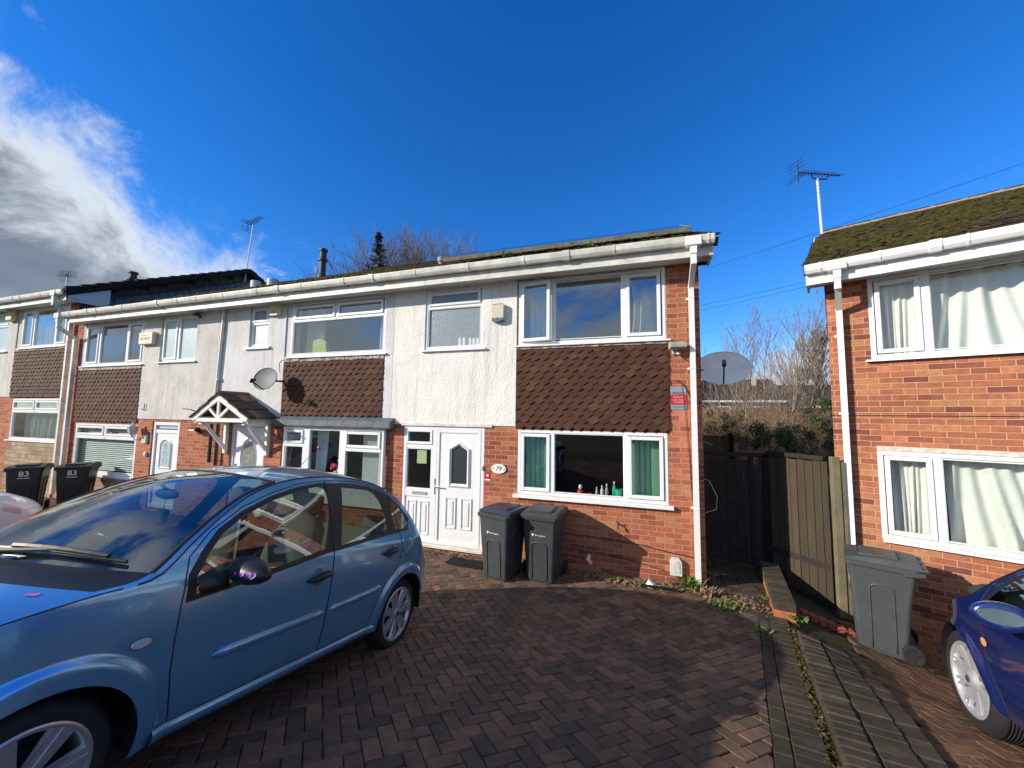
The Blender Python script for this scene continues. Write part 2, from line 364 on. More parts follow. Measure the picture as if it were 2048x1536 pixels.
M = {}
M['brick'] = brick_mat('red_brick', (.40, .125, .066), (.25, .072, .045), (.45, .19, .095), (.50, .28, .17))
M['brick2'] = brick_mat('multi_red_brick', (.35, .125, .066), (.16, .055, .048), (.42, .20, .095), (.56, .29, .17))
M['stone'] = brick_mat('stone_cladding', (.40, .28, .17), (.30, .20, .12), (.46, .34, .22), (.27, .20, .14), .27, .11, .012, .02, stone=True)
def render_mat(name, c, c2, dist=.012):
    m = mat(name, c, .92, 0, .2, 0, 1.6, .2, 0, 0, c2); t = m.node_tree; b = t.nodes['Principled BSDF']
    co = t.nodes.new('ShaderNodeTexCoord'); mp = t.nodes.new('ShaderNodeMapping'); mp.inputs['Scale'].default_value = (1, 1, .75); t.links.new(co.outputs['Object'], mp.inputs[0])
    n = t.nodes.new('ShaderNodeTexNoise'); n.inputs['Scale'].default_value = 34; n.inputs['Detail'].default_value = 4; n.inputs['Distortion'].default_value = .9; t.links.new(mp.outputs[0], n.inputs['Vector'])
    n2 = t.nodes.new('ShaderNodeTexNoise'); n2.inputs['Scale'].default_value = 5; n2.inputs['Detail'].default_value = 3; t.links.new(mp.outputs[0], n2.inputs['Vector'])
    a = t.nodes.new('ShaderNodeMath'); a.operation = 'MULTIPLY_ADD'; t.links.new(n2.outputs['Fac'], a.inputs[0]); a.inputs[1].default_value = .8; t.links.new(n.outputs['Fac'], a.inputs[2])
    ms = t.nodes.new('ShaderNodeMapping'); ms.inputs['Scale'].default_value = (7, 7, .45); t.links.new(co.outputs['Object'], ms.inputs[0])
    ns = t.nodes.new('ShaderNodeTexNoise'); ns.inputs['Scale'].default_value = 1; ns.inputs['Detail'].default_value = 7; ns.inputs['Roughness'].default_value = .7; t.links.new(ms.outputs[0], ns.inputs['Vector'])
    rs = t.nodes.new('ShaderNodeMapRange'); rs.inputs['From Min'].default_value = .52; rs.inputs['From Max'].default_value = .8; rs.inputs['To Min'].default_value = 1; rs.inputs['To Max'].default_value = .62; t.links.new(ns.outputs['Fac'], rs.inputs['Value'])
    vv = t.nodes.new('ShaderNodeVectorMath'); vv.operation = 'SCALE'; old = b.inputs['Base Color'].links[0].from_socket; t.links.new(old, vv.inputs[0]); t.links.new(rs.outputs[0], vv.inputs['Scale']); t.links.new(vv.outputs[0], b.inputs['Base Color'])
    bp = t.nodes.new('ShaderNodeBump'); bp.inputs['Distance'].default_value = dist; t.links.new(a.outputs[0], bp.inputs['Height']); t.links.new(bp.outputs[0], b.inputs['Normal'])
    return m
M['render'] = render_mat('white_render', (.82, .785, .73), (.73, .695, .64))
M['render_grey'] = render_mat('grey_white_render', (.70, .69, .67), (.56, .55, .54))
M['render_old'] = render_mat('weathered_render', (.66, .63, .58), (.50, .47, .43))
M['upvc'] = mat('white_plastic', (.80, .80, .79), .3, 0, .5, 0, 3, .06)
M['upvc_old'] = mat('weathered_white_plastic', (.77, .75, .70), .45, 0, .4, 0, 5, .25, 0, 0, (.50, .48, .40))
M['soffit'] = mat('soffit_boards', (.70, .69, .66), .5, 0, .4, 0, 4, .15)
M['mortar'] = mat('flaking_mortar', (.62, .56, .46), .9, 0, .2, 0, 14, .6, .006, 60, (.18, .11, .08))
M['dtile'] = tinted('brown_wall_tile', [(0, (.062, .028, .018)), (.8, (.080, .036, .023)), (1, (.105, .048, .030))], .75, .0015, 120, 12, .3)
M['rtile'] = tinted('concrete_roof_tile', [(0, (.045, .034, .026)), (.6, (.085, .058, .042)), (1, (.13, .075, .055))], .9, .002, 90, 8, .45, (.046, .038, .015), 7, (.46, .58))
M['moss'] = mat('moss', (.066, .054, .016), .95, 0, .1, 0, 22, .5, .01, 60, (.028, .035, .008))
M['ridge'] = mat('ridge_mortar', (.50, .36, .27), .9, 0, .2, 0, 18, .5, .003, 60)
M['lead'] = mat('lead_flashing', (.15, .165, .18), .6, .2, .4, 0, 5, .35, .002, 20)
M['black'] = mat('black_plastic', (.012, .012, .013), .45)
M['darkpipe'] = mat('dark_cast_pipe', (.016, .018, .019), .6)
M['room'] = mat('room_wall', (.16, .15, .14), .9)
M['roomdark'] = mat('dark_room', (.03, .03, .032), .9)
M['glass'] = glass_mat('window_glass', (.86, .90, .88), .11)
M['glassR'] = glass_mat('window_glass_clean', (.95, .96, .95), .02)
M['glassdark'] = glass_mat('window_glass_lower', (.90, .94, .92), .02)
M['carglass'] = glass_mat('car_glass', (.46, .54, .51), .17)
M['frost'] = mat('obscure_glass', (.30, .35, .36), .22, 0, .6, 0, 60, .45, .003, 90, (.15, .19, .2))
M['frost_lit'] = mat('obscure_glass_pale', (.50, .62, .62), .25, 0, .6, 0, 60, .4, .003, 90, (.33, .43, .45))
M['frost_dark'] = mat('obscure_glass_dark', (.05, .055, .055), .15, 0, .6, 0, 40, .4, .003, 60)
M['curtain'] = mat('white_curtain', (.74, .75, .74), .9)
M['curtain_g'] = mat('pale_green_curtain', (.76, .79, .74), .9, 0, .3, 0, 2, .15)
M['curtain_gg'] = mat('green_blind', (.34, .62, .44), .9)
M['blind'] = mat('slatted_blind', (.45, .48, .5), .6)
M['dishgrey'] = mat('dish_grey', (.17, .18, .18), .55, .0, .2, 0, 5, .3)
M['galv'] = mat('galvanised_steel', (.66, .66, .66), .4, .15)
M['wood'] = mat('weathered_fence_wood', (.12, .10, .08), .85, 0, .2, 0, 3, .4, .003, 30)
M['wood_pale'] = mat('pale_post_wood', (.22, .185, .115), .85, 0, .2, 0, 6, .4, .002, 30)
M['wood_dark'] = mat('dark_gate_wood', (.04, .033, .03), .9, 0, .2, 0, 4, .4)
M['wood_far'] = mat('brown_fence_wood', (.16, .115, .08), .85, 0, .2, 0, 4, .35)
M['bin'] = mat('bin_plastic', (.052, .058, .060), .5, 0, .45, 0, 4, .25, .0006, 200)
M['bin_lid_blue'] = mat('blue_bin_lid', (.018, .03, .075), .4, 0, .5, 0, 8, .3)
M['bin_lid_grey'] = mat('grey_bin_lid', (.062, .066, .068), .5, 0, .4, 0, 8, .35)
M['bin_black'] = mat('black_bin_plastic', (.016, .017, .018), .45, 0, .4, 0, 6, .3)
M['white'] = mat('white_print', (.8, .8, .8), .6)
M['cream'] = mat('cream_plastic', (.62, .56, .40), .5, 0, .4, 0, 5, .1)
M['red'] = mat('red_print', (.46, .02, .04), .4)
M['navy'] = mat('navy_print', (.03, .04, .09), .5)
M['greyprint'] = mat('grey_sign', (.24, .27, .32), .4)
M['rubber'] = mat('tyre_rubber', (.022, .022, .023), .8, 0, .3, 0, 12, .3, .001, 120)
M['alloy'] = mat('silver_alloy', (.50, .51, .54), .3, .7, .5)
M['alloy_white'] = mat('bright_alloy', (.50, .50, .52), .35, .5, .5)
def paint(name, c, metal=.6, rough=.3):
    m = mat(name, c, rough, metal, .5, 1.0); return m
M['blue'] = paint('metallic_blue_paint', (.16, .42, .70), .66, .22)
M['darkblue'] = paint('dark_blue_paint', (.008, .022, .14), .3, .22)
M['carwhite'] = paint('white_car_paint', (.86, .87, .88), 0, .25)
M['seat'] = mat('seat_cloth', (.26, .25, .23), .9)
M['dash'] = mat('dashboard', (.035, .04, .045), .7)
M['chrome'] = mat('chrome', (.8, .8, .8), .1, 1)
M['mirrorglass'] = mat('mirror_glass', (.22, .25, .27), .03, 1)
M['lens'] = mat('clear_lens', (.55, .57, .58), .1, .2, .8)
M['purple'] = mat('purple_sticker', (.34, .09, .50), .5)
M['pink'] = mat('pink_sticker', (.62, .20, .50), .5)
M['pinkball'] = mat('pink_ball', (.62, .06, .20), .4)
M['bark'] = mat('pale_bark', (.34, .27, .21), .9, 0, .2, 0, 6, .5)
M['bark_dark'] = mat('grey_brown_bark', (.24, .20, .17), .9, 0, .2, 0, 6, .4)
M['twig'] = mat('brown_twigs', (.27, .165, .10), .9)
M['leaf'] = mat('evergreen_leaf', (.050, .095, .018), .5, 0, .4, 0, 2.5, .6)
M['conifer'] = mat('conifer_needles', (.018, .040, .020), .8, 0, .2, 0, 4, .4)
M['weed'] = mat('weed_leaf', (.12, .20, .035), .7, 0, .3, 0, 14, .4)
M['dryleaf'] = mat('dry_leaf', (.17, .085, .05), .9, 0, .2, 0, 40, .6, 0, 0, (.34, .24, .15))
M['litterdark'] = mat('dark_leaf_litter', (.09, .05, .03), .95, 0, .1, 0, 40, .6, 0, 0, (.20, .13, .075))
M['matt'] = mat('green_doormat', (.025, .036, .028), .95, 0, .1, 0, 30, .6, .006, 300)
M['slate'] = mat('dark_coping', (.12, .12, .115), .85, 0, .3, 0, 9, .4, .002, 60)
M['soil'] = mat('joint_sand', (.035, .027, .020), .95, 0, .1, 0, 6, .4)
M['ground'] = mat('bare_ground', (.07, .06, .045), .95, 0, .1, 0, 1.2, .4, .01, 20, (.05, .065, .02))
M['paver'] = tinted('red_block_paving', [(0, (.085, .065, .054)), (.2, (.115, .078, .060)), (.7, (.165, .100, .070)), (1, (.205, .116, .078))], .82, .0016, 260, 11, .38, (.062, .052, .028), .9, (.50, .72))
M['paver_dark'] = tinted('charcoal_block_paving', [(0, (.046, .038, .030)), (1, (.082, .066, .050))], .85, .0018, 200, 9, .45, (.042, .038, .020), 1.9, (.50, .68))
M['paver_red2'] = tinted('weathered_red_paving', [(0, (.11, .06, .045)), (1, (.22, .12, .075))], .8, .0012, 260, 16, .45, (.05, .06, .02), 2.2, (.5, .66))
M['wire'] = mat('overhead_wire', (.03, .03, .035), .6)

# ------------------------------------------------------------ ground
def G(x, y):
    """height of the drives: level by the houses, rising towards the street, lower beside the right-hand house"""
    yy = max(y, -7.5)
    a = -.35+.026*max(min(x, 3), -6)-.195*yy
    z = .5*(a+sqrt(a*a+.01875))
    if y > -1.0: z *= max(0, min(1, (1.2-y)/2.2))
    w = max(0, min(1, (yy+2.6)/1.6)); w = w*w*(3-2*w)
    if x > 1.6: z -= .28*min(x-1.6, 3)*w
    if x < -12: z += .0
    return z
LP = Vector((1.27, -.79)); LT = Vector((-.217, -.976)); LM = Vector((.976, -.217))
def dline(x, y): return (Vector((x, y))-LP).dot(LM)

g = MB()
def axis_pts(a, b, fine_a, fine_b, fs, cs):
    r = []; x = a
    while x < b:
        r.append(x)
        x += fs if fine_a <= x < fine_b else cs
    r.append(b); return r
xs = [-400, -120, -60, -40]+[-24+i*.5 for i in range(80)]+[20, 40, 80, 200, 400]
ys = [-400, -100, -40, -20]+[-12+i*.5 for i in range(30)]+[4, 6, 9, 14, 30, 60, 120, 500]
g.grid([[(x, y, G(x, y)-.05-(0 if y < 9 else min(3, (y-9)*.08))) for y in ys] for x in xs])
tag(g.build('ground', M['ground'], smooth=True), kind='structure')

def clip(poly, P, nrm, keep=1):
    out = []
    for i in range(len(poly)):
        a, b = poly[i], poly[(i+1) % len(poly)]
        da = (a-P).dot(nrm)*keep; db = (b-P).dot(nrm)*keep
        if da >= 0: out.append(a)
        if (da >= 0) != (db >= 0): out.append(a+(b-a)*(da/(da-db)))
    return out
def block(mb, poly, gap=.0035, ch=.006, lift=0, jit=.002, depth=.03):
    n = len(poly)
    if n < 3: return
    ar = abs(sum(poly[i].x*poly[(i+1) % n].y-poly[(i+1) % n].x*poly[i].y for i in range(n)))/2
    if ar < .0012: return
    c = sum(poly, Vector((0, 0)))/n
    def ins(d):
        r = []
        for p in poly:
            v = c-p; l = v.length; r.append(p+v*(d*1.35/max(l, .03)))
        return r
    tz = random.uniform(-jit, jit)+lift; tx, ty = random.gauss(0, .009), random.gauss(0, .009)
    def z(p): return G(p.x, p.y)+tz+(p.x-c.x)*tx+(p.y-c.y)*ty
    o = ins(gap); i_ = ins(gap+ch)
    vs = [(p.x, p.y, z(p)) for p in i_]+[(p.x, p.y, z(p)-ch*.8) for p in o]+[(p.x, p.y, z(p)-depth-lift) for p in o]
    fs = [list(range(n))]
    for k in (0, 1): fs += [[k*n+i, (k+1)*n+i, (k+1)*n+(i+1) % n, k*n+(i+1) % n] for i in range(n)]
    mb.t = random.random(); mb.add(vs, fs)
def herring(mb, origin, ang, inside, xr, yr, clips=()):
    ca, sa = cos(ang), sin(ang); w = .1
    R = 70
    for i in range(-160, 161):
        for j in range(-80, 81):
            u0, v0 = (i+2*j)*w, (i-2*j)*w
            cx = origin[0]+u0*ca-v0*sa; cy = origin[1]+u0*sa+v0*ca
            if not (xr[0]-.4 < cx < xr[1]+.4 and yr[0]-.4 < cy < yr[1]+.4): continue
            for q in ([(0, 0), (2, 0), (2, 1), (0, 1)], [(0, 1), (1, 1), (1, 3), (0, 3)]):
                poly = [Vector((origin[0]+(u0+a*w)*ca-(v0+b*w)*sa, origin[1]+(u0+a*w)*sa+(v0+b*w)*ca)) for a, b in q]
                c = sum(poly, Vector((0, 0)))/4
                if not (xr[0] < c.x < xr[1] and yr[0] < c.y < yr[1]) or not inside(c.x, c.y): continue
                for P, nn in clips: poly = clip(poly, P, nn)
                block(mb, poly)
random.seed(3)
drv = MB()
herring(drv, (-.779, -3.499), radians(44.1), lambda x, y: dline(x, y) < .09, (-5.2, 1.6), (-6.6, .02), [(LP, -LM)])
herring(drv, (-.779, -3.499), radians(44.1), lambda x, y: True, (-16.5, -5.2), (-4.2, -.02), [])
tag(drv.build('driveway', M['paver'], fix=False), kind='structure')
jm = MB(); rj = random.Random(12)
for k in range(5200):
    x, y = rj.uniform(-4.6, 1.4), rj.uniform(-5.2, -.1)
    if mnoise.noise(Vector((x*.9, y*.9, 3))) < rj.uniform(-.1, .5) or dline(x, y) > 0: continue
    a = radians(44.1); u = (x+.779)*cos(a)+(y+3.499)*sin(a); v = -(x+.779)*sin(a)+(y+3.499)*cos(a)
    if rj.random() < .5: u = round(u/.1)*.1
    else: v = round(v/.1)*.1
    x, y = -.779+u*cos(a)-v*sin(a), -3.499+u*sin(a)+v*cos(a); r_ = rj.uniform(.003, .007); z = G(x, y)-.004
    jm.add([(x-r_, y-r_, z), (x+r_, y-r_*.6, z+.002), (x+r_*.7, y+r_, z), (x-r_, y+r_*.8, z+.002), (x, y, z+.007)], [[0, 1, 4], [1, 2, 4], [2, 3, 4], [3, 0, 4]])
tag(jm.build('joint_moss', M['moss'], fix=False), 'moss and grit in the joints of the block paving', 'moss', None, 'stuff')
# charcoal stretcher course, header course, raised kerb and further courses down the boundary
def strip(mb, d0, d1, pitch, s0, s1, lift=0, jit=.003, ch=.006):
    s = s0
    while s < s1:
        P = [LP+LT*s+LM*d0, LP+LT*s+LM*d1, LP+LT*(s+pitch)+LM*d1, LP+LT*(s+pitch)+LM*d0]
        block(mb, P, lift=lift, jit=jit, ch=ch, depth=.04); s += pitch
e = MB(); strip(e, .0, .10, .2, -.6, 6.2); strip(e, .10, .29, .1, -.45, 6.2)
tag(e.build('edging_course', M['paver_dark'], fix=False), kind='structure')
e = MB(); strip(e, .33, .53, .1, .18, 6.2, lift=.055, jit=.006, ch=.016); strip(e, .53, .73, .1, .1, 6.2, lift=.045, jit=.005); strip(e, .73, .86, .2, .0, 6.2, lift=.035, jit=.004)
tag(e.build('raised_kerb', M['paver_dark'], fix=False), kind='structure')
e = MB(); herring(e, (3, -2), radians(10), lambda x, y: dline(x, y) > .84 and (x-3.62)*.378+(y)*.926 < -.1, (1.3, 5.6), (-6.6, .1), [(LP+LM*.865, LM)])
tag(e.build('neighbour_driveway', M['paver_red2'], fix=False), kind='structure')
# soldier course of red blocks at the edge of the neighbour's drive, in front of the gate
e = MB()
for i in range(9):
    x = 1.86+i*.082; y = -.22-i*.017+.0
    e.t = random.random(); e.box(x, x+.078, y-.05, y+.05, G(x, y)-.05, G(x, y)+.03, bev=.006)
tag(e.build('gate_threshold', mat('threshold_brick', (.34, .10, .06), .8, 0, .3, 0, 20, .3)), kind='structure')
# path between the houses
e = MB()
for i in range(5):
    for j in range(16):
        x = .9+i*.2+(.1 if j % 2 else 0)*0; y = -.68+j*.2
        if x+.2 > 1.75: continue
        block(e, [Vector((x, y)), Vector((x+.2, y)), Vector((x+.2, y+.2)), Vector((x, y+.2))], lift=.0, jit=.004)
tag(e.build('side_path', M['paver_dark'], fix=False), kind='structure')

# ------------------------------------------------------------ building helpers
def wall(mb, x0, x1, z0, z1, holes=(), y0=0., th=.24, zt=None):
    """solid wall x0..x1, z0..z1 from y0 (outside face) back by th, with rectangular openings (xa,xb,za,zb)"""
    X = sorted({x0, x1, *[h[0] for h in holes], *[h[1] for h in holes]}); X = [x for x in X if x0-1e-6 <= x <= x1+1e-6]
    Z = sorted({z0, z1, *[h[2] for h in holes], *[h[3] for h in holes]}); Z = [z for z in Z if z0-1e-6 <= z <= z1+1e-6]
    def solid(i, j):
        if i < 0 or j < 0 or i >= len(X)-1 or j >= len(Z)-1: return False
        cx, cz = (X[i]+X[i+1])/2, (Z[j]+Z[j+1])/2
        return not any(h[0] < cx < h[1] and h[2] < cz < h[3] for h in holes)
    ya, yb = y0, y0+th
    for i in range(len(X)-1):
        for j in range(len(Z)-1):
            if not solid(i, j): continue
            a, b, c, d = X[i], X[i+1], Z[j], Z[j+1]
            mb.quad((a, ya, c), (b, ya, c), (b, ya, d), (a, ya, d)); mb.quad((a, yb, d), (b, yb, d), (b, yb, c), (a, yb, c))
            if not solid(i-1, j): mb.quad((a, yb, c), (a, ya, c), (a, ya, d), (a, yb, d))
            if not solid(i+1, j): mb.quad((b, ya, c), (b, yb, c), (b, yb, d), (b, ya, d))
            if not solid(i, j-1): mb.quad((a, yb, c), (b, yb, c), (b, ya, c), (a, ya, c))
            if not solid(i, j+1): mb.quad((a, ya, d), (b, ya, d), (b, yb, d), (a, yb, d))

def frame_rect(mb, x0, x1, z0, z1, w, y0, y1, bev=.006):
    mb.box(x0, x0+w, y0, y1, z0, z1, bev=bev); mb.box(x1-w, x1, y0, y1, z0, z1, bev=bev)
    mb.box(x0+w-.001, x1-w+.001, y0+.0005, y1-.0005, z0, z0+w, bev=bev); mb.box(x0+w-.001, x1-w+.001, y0+.0005, y1-.0005, z1-w, z1, bev=bev)

def curtain_mesh(mb, x0, x1, z0, z1, y, folds=9, amp=.03, seed=0, gather=0, drift=0):
    n = max(8, int(folds*8)); rows = 7; P = []; amp = amp*1.5
    for j in range(rows+1):
        t = j/rows; z = z1+(z0-z1)*t; row = []
        for i in range(n+1):
            s = i/n; q = s+.35/folds*sin(seed+s*5+t*1.1)+drift*t*.08*sin(s*7+seed)
            x = x0+(x1-x0)*s
            if gather: x = x0+(x1-x0)*(s+gather*sin(pi*t)*(.5-s)*.5)
            yy = y+amp*(.35+.65*t)*sin(2*pi*folds*q)+amp*.5*sin(2*pi*folds*.43*q+seed+t)
            row.append((x, yy, z))
        P.append(row)
    mb.smooth = True; mb.grid(P); mb.smooth = False

def window(parent, x0, x1, z0, z1, lights, sill=True, yf=.035, glass='glass', fr=.05, sash=.052, mat_='upvc', room=True, roommat='room', sillx=.06, depth=1.6, sillh=.03):
    """frame in the opening; lights = (xa,xb,za,zb,opens[,glass])"""
    w = MB(); frame_rect(w, x0, x1, z0, z1, fr, yf, yf+.07)
    o = None; panes = {}
    for l in lights:
        xa, xb, za, zb, op = l[:5]; gm = l[5] if len(l) > 5 else glass
        if op == 'tilt': pass
        elif op: frame_rect(w, xa, xb, za, zb, sash, yf-.018, yf+.05)
        k = sash if op else .012
        if op != 'tilt':
            p = panes.setdefault(gm, MB()); yg = yf+.012 if op else yf+.03
            p.box(xa+k-.004, xb-k+.004, yg, yg+.006, za+k-.004, zb-k+.004)
            if not op: frame_rect(w, xa-.004, xb+.004, za-.004, zb+.004, .014, yf+.006, yf+.04, bev=.004)
    # mullions / transoms wherever neighbouring lights leave a gap
    ls = [l[:4] for l in lights]
    for a in ls:
        for b in ls:
            if a is b: continue
            if 0 < b[0]-a[1] < .2 and min(a[3], b[3])-max(a[2], b[2]) > .1:
                w.box(a[1]-.002, b[0]+.002, yf+.001, yf+.068, max(a[2], b[2])-.03, min(a[3], b[3])+.03, bev=.003)
            if 0 < b[2]-a[3] < .2 and min(a[1], b[1])-max(a[0], b[0]) > .1:
                w.box(max(a[0], b[0])-.02, min(a[1], b[1])+.02, yf+.0015, yf+.067, a[3]-.002, b[2]+.002, bev=.003)
    o = w.build('window', M[mat_], parent)
    for gm, p in panes.items(): p.build('pane', M[gm], o)
    if sill:
        s = MB(); s.prism([(-.065, z0-.012-sillh), (-.065, z0-.006), (yf+.02, z0+.004), (yf+.02, z0-.004-sillh*.2), (-.045, z0-.004-sillh*.5)][::-1] if False else [(-.065, z0-sillh-.005), (yf+.03, z0-.012), (yf+.03, z0-.001), (-.065, z0-.010)], x0-sillx, x1+sillx, axis='x')
        s.build('sill', M[mat_], o)
    if room:
        r = MB(); d = depth; a = .04; e_ = yf+.085
        q = [(x0-a, e_), (x1+a, e_)]
        X0, X1, Z0, Z1, Y0, Y1 = x0-.02, x1+.02, z0-.02, z1+.02, .245, .245+d
        BX0, BX1, BZ0, BZ1 = X0-.25, X1+.25, Z0-.35, Z1+.12
        r.quad((BX0, Y1, BZ0), (BX1, Y1, BZ0), (BX1, Y1, BZ1), (BX0, Y1, BZ1)); r.quad((BX0, Y0, BZ0), (BX0, Y1, BZ0), (BX0, Y1, BZ1), (BX0, Y0, BZ1))
        r.quad((BX1, Y0, BZ0), (BX1, Y1, BZ0), (BX1, Y1, BZ1), (BX1, Y0, BZ1)); r.quad((BX0, Y0, BZ0), (BX1, Y0, BZ0), (BX1, Y1, BZ0), (BX0, Y1, BZ0))
        r.quad((BX0, Y0, BZ1), (BX1, Y0, BZ1), (BX1, Y1, BZ1), (BX0, Y1, BZ1))
        r.build('room', M[roommat], o, fix=False)
    return o

def hex_tiles(parent, x0, x1, z0, z1, w=.155, sp=.1, seed=0):
    rnd = random.Random(seed); mb = MB(); b = w/2*.577; a = sp-b
    back = MB().box(x0, x1, -.006, .0, z0, z1); row = 0; z = z0+b
    while z < z1+.02:
        off = 0 if row % 2 else w/2
        k = int((x1-x0)/w)+2
        for i in range(-1, k):
            cx = x0+off+i*w; zj = rnd.uniform(-.003, .003)
            pts = [(cx, z-b), (cx+w/2-.0015, z), (cx+w/2-.0015, z+a+b+.03), (cx-w/2+.0015, z+a+b+.03), (cx-w/2+.0015, z)]
            pts = [(min(max(px, x0), x1), min(pz+zj, z1)) for px, pz in pts]
            if max(p_[0] for p_ in pts)-min(p_[0] for p_ in pts) < .02 or max(p_[1] for p_ in pts)-min(p_[1] for p_ in pts) < .02: continue
            tl = rnd.uniform(-.003, .004); n = len(pts)
            def yy(p_): t = (p_[1]-(z-b))/(a+2*b+.03); return -.036-tl+.026*t
            vs = [(px, yy((px, pz)), pz) for px, pz in pts]+[(px, yy((px, pz))+.013, pz) for px, pz in pts]
            fs = [list(range(n)), list(range(2*n-1, n-1, -1))]+[[q, (q+1) % n, n+(q+1) % n, n+q] for q in range(n)]
            mb.t = rnd.random(); mb.add(vs, fs)
        z += sp; row += 1
    o = mb.build('tile_hanging', M['dtile'], parent, fix=False)
    back.build('backing_board', M['dtile'], o); return o

GUT = [(-.348, .105), (-.348, .01), (-.37, .0), (-.40, -.012), (-.435, -.005), (-.46, .03), (-.467, .06), (-.473, .095), (-.473, .108), (-.462, .108), (-.455, .065), (-.43, .02), (-.40, .008), (-.365, .02), (-.36, .105)]
def eaves(parent, x0, x1, zw, brackets=(), unions=(), mat_='upvc_old', endcap=None, boxend=None):
    """fascia, soffit and gutter; zw = soffit height"""
    f = MB(); f.box(x0, x1, -.35, -.33, zw-.05, zw+.20); o = f.build('fascia', M[mat_], parent)
    s = MB(); n = max(1, int((x1-x0)/.1))
    for i in range(n):
        a = x0+(x1-x0)*i/n; b = x0+(x1-x0)*(i+1)/n
        s.box(a+.001, b-.001, -.329, .02, zw+.002, zw+.012)
    s.box(x0, x1, -.329, .02, zw+.006, zw+.02)
    s.build('soffit', M['soffit'], parent)
    g_ = MB(); zg = zw+.095
    g_.prism([(y, z+zg) for y, z in GUT], x0, x1, axis='x')
    if endcap is not None:
        for xe in endcap: g_.prism([(y, z+zg) for y, z in GUT[:9]], xe-.006, xe+.006, axis='x')
    go = g_.build('gutter', M[mat_], parent)
    b = MB()
    for x in brackets:
        prof = [(-.35, .11), (-.35, -.03), (-.375, -.008), (-.40, -.018), (-.44, -.01), (-.467, .03), (-.479, .09), (-.479, .113), (-.46, .113)]
        b = MB(); b.prism([(y, z+zg) for y, z in prof], x-.011, x+.011, axis='x'); b.build('gutter_bracket', M[mat_], go)
    u = MB()
    for x in unions:
        prof = [(-.352, .112), (-.352, -.012), (-.40, -.024), (-.444, -.016), (-.472, .03), (-.482, .09), (-.482, .115), (-.46, .115)]
        for q in (-.05, .03): u.prism([(y, z+zg) for y, z in prof], x+q, x+q+.022, axis='x')
        u.prism([(y*.997, z+zg) for y, z in prof], x-.03, x+.03, axis='x')
    if unions: u.build('gutter_union', M[mat_], go)
    return go

def downpipe(parent, x, zw, zb, foot=0, clips=(3.3, 1.9, .5), mat_='upvc', w=.068, name='downpipe'):
    p = MB(); zg = zw+.09
    # hopper outlet, swan neck, square pipe
    p.box(x-w*.62, x+w*.62, -.46, -.37, zg-.13, zg-.005, bev=.004)
    p.box(x-.10, x+.10, -.477, -.352, zg-.02, zg+.112, bev=.006)
    y0, y1 = -.415, -.075
    pts = [(y0, zg-.12), (y0, zg-.24), (y1, zg-.48), (y1, zb)]
    h = w/2
    for (ya, za), (yb, zb_) in zip(pts[:-1], pts[1:]):
        dy, dz = yb-ya, zb_-za; l = sqrt(dy*dy+dz*dz); ny, nz = -dz/l*h, dy/l*h
        if abs(dy) < 1e-6: ny, nz = h, 0
        k = .006
        p.prism([(ya+ny, za+nz), (yb+ny, zb_+nz), (yb-ny, zb_-nz), (ya-ny, za-nz)], x-h+k*0, x+h, axis='x')
    for (ya, za) in pts[1:3]: p.box(x-h-.003, x+h+.003, ya-h-.003, ya+h+.003, za-.035, za+.03, bev=.004)
    o = p.build(name, M[mat_], parent)
    c = MB()
    for z in clips: c.box(x-h-.004, x+h+.004, y1-h-.004, -.001, z-.014, z+.014, bev=.003); c.box(x-h-.028, x-h, -.012, -.001, z-.014, z+.012)
    c.build('pipe_clip', M[mat_], o)
    return o

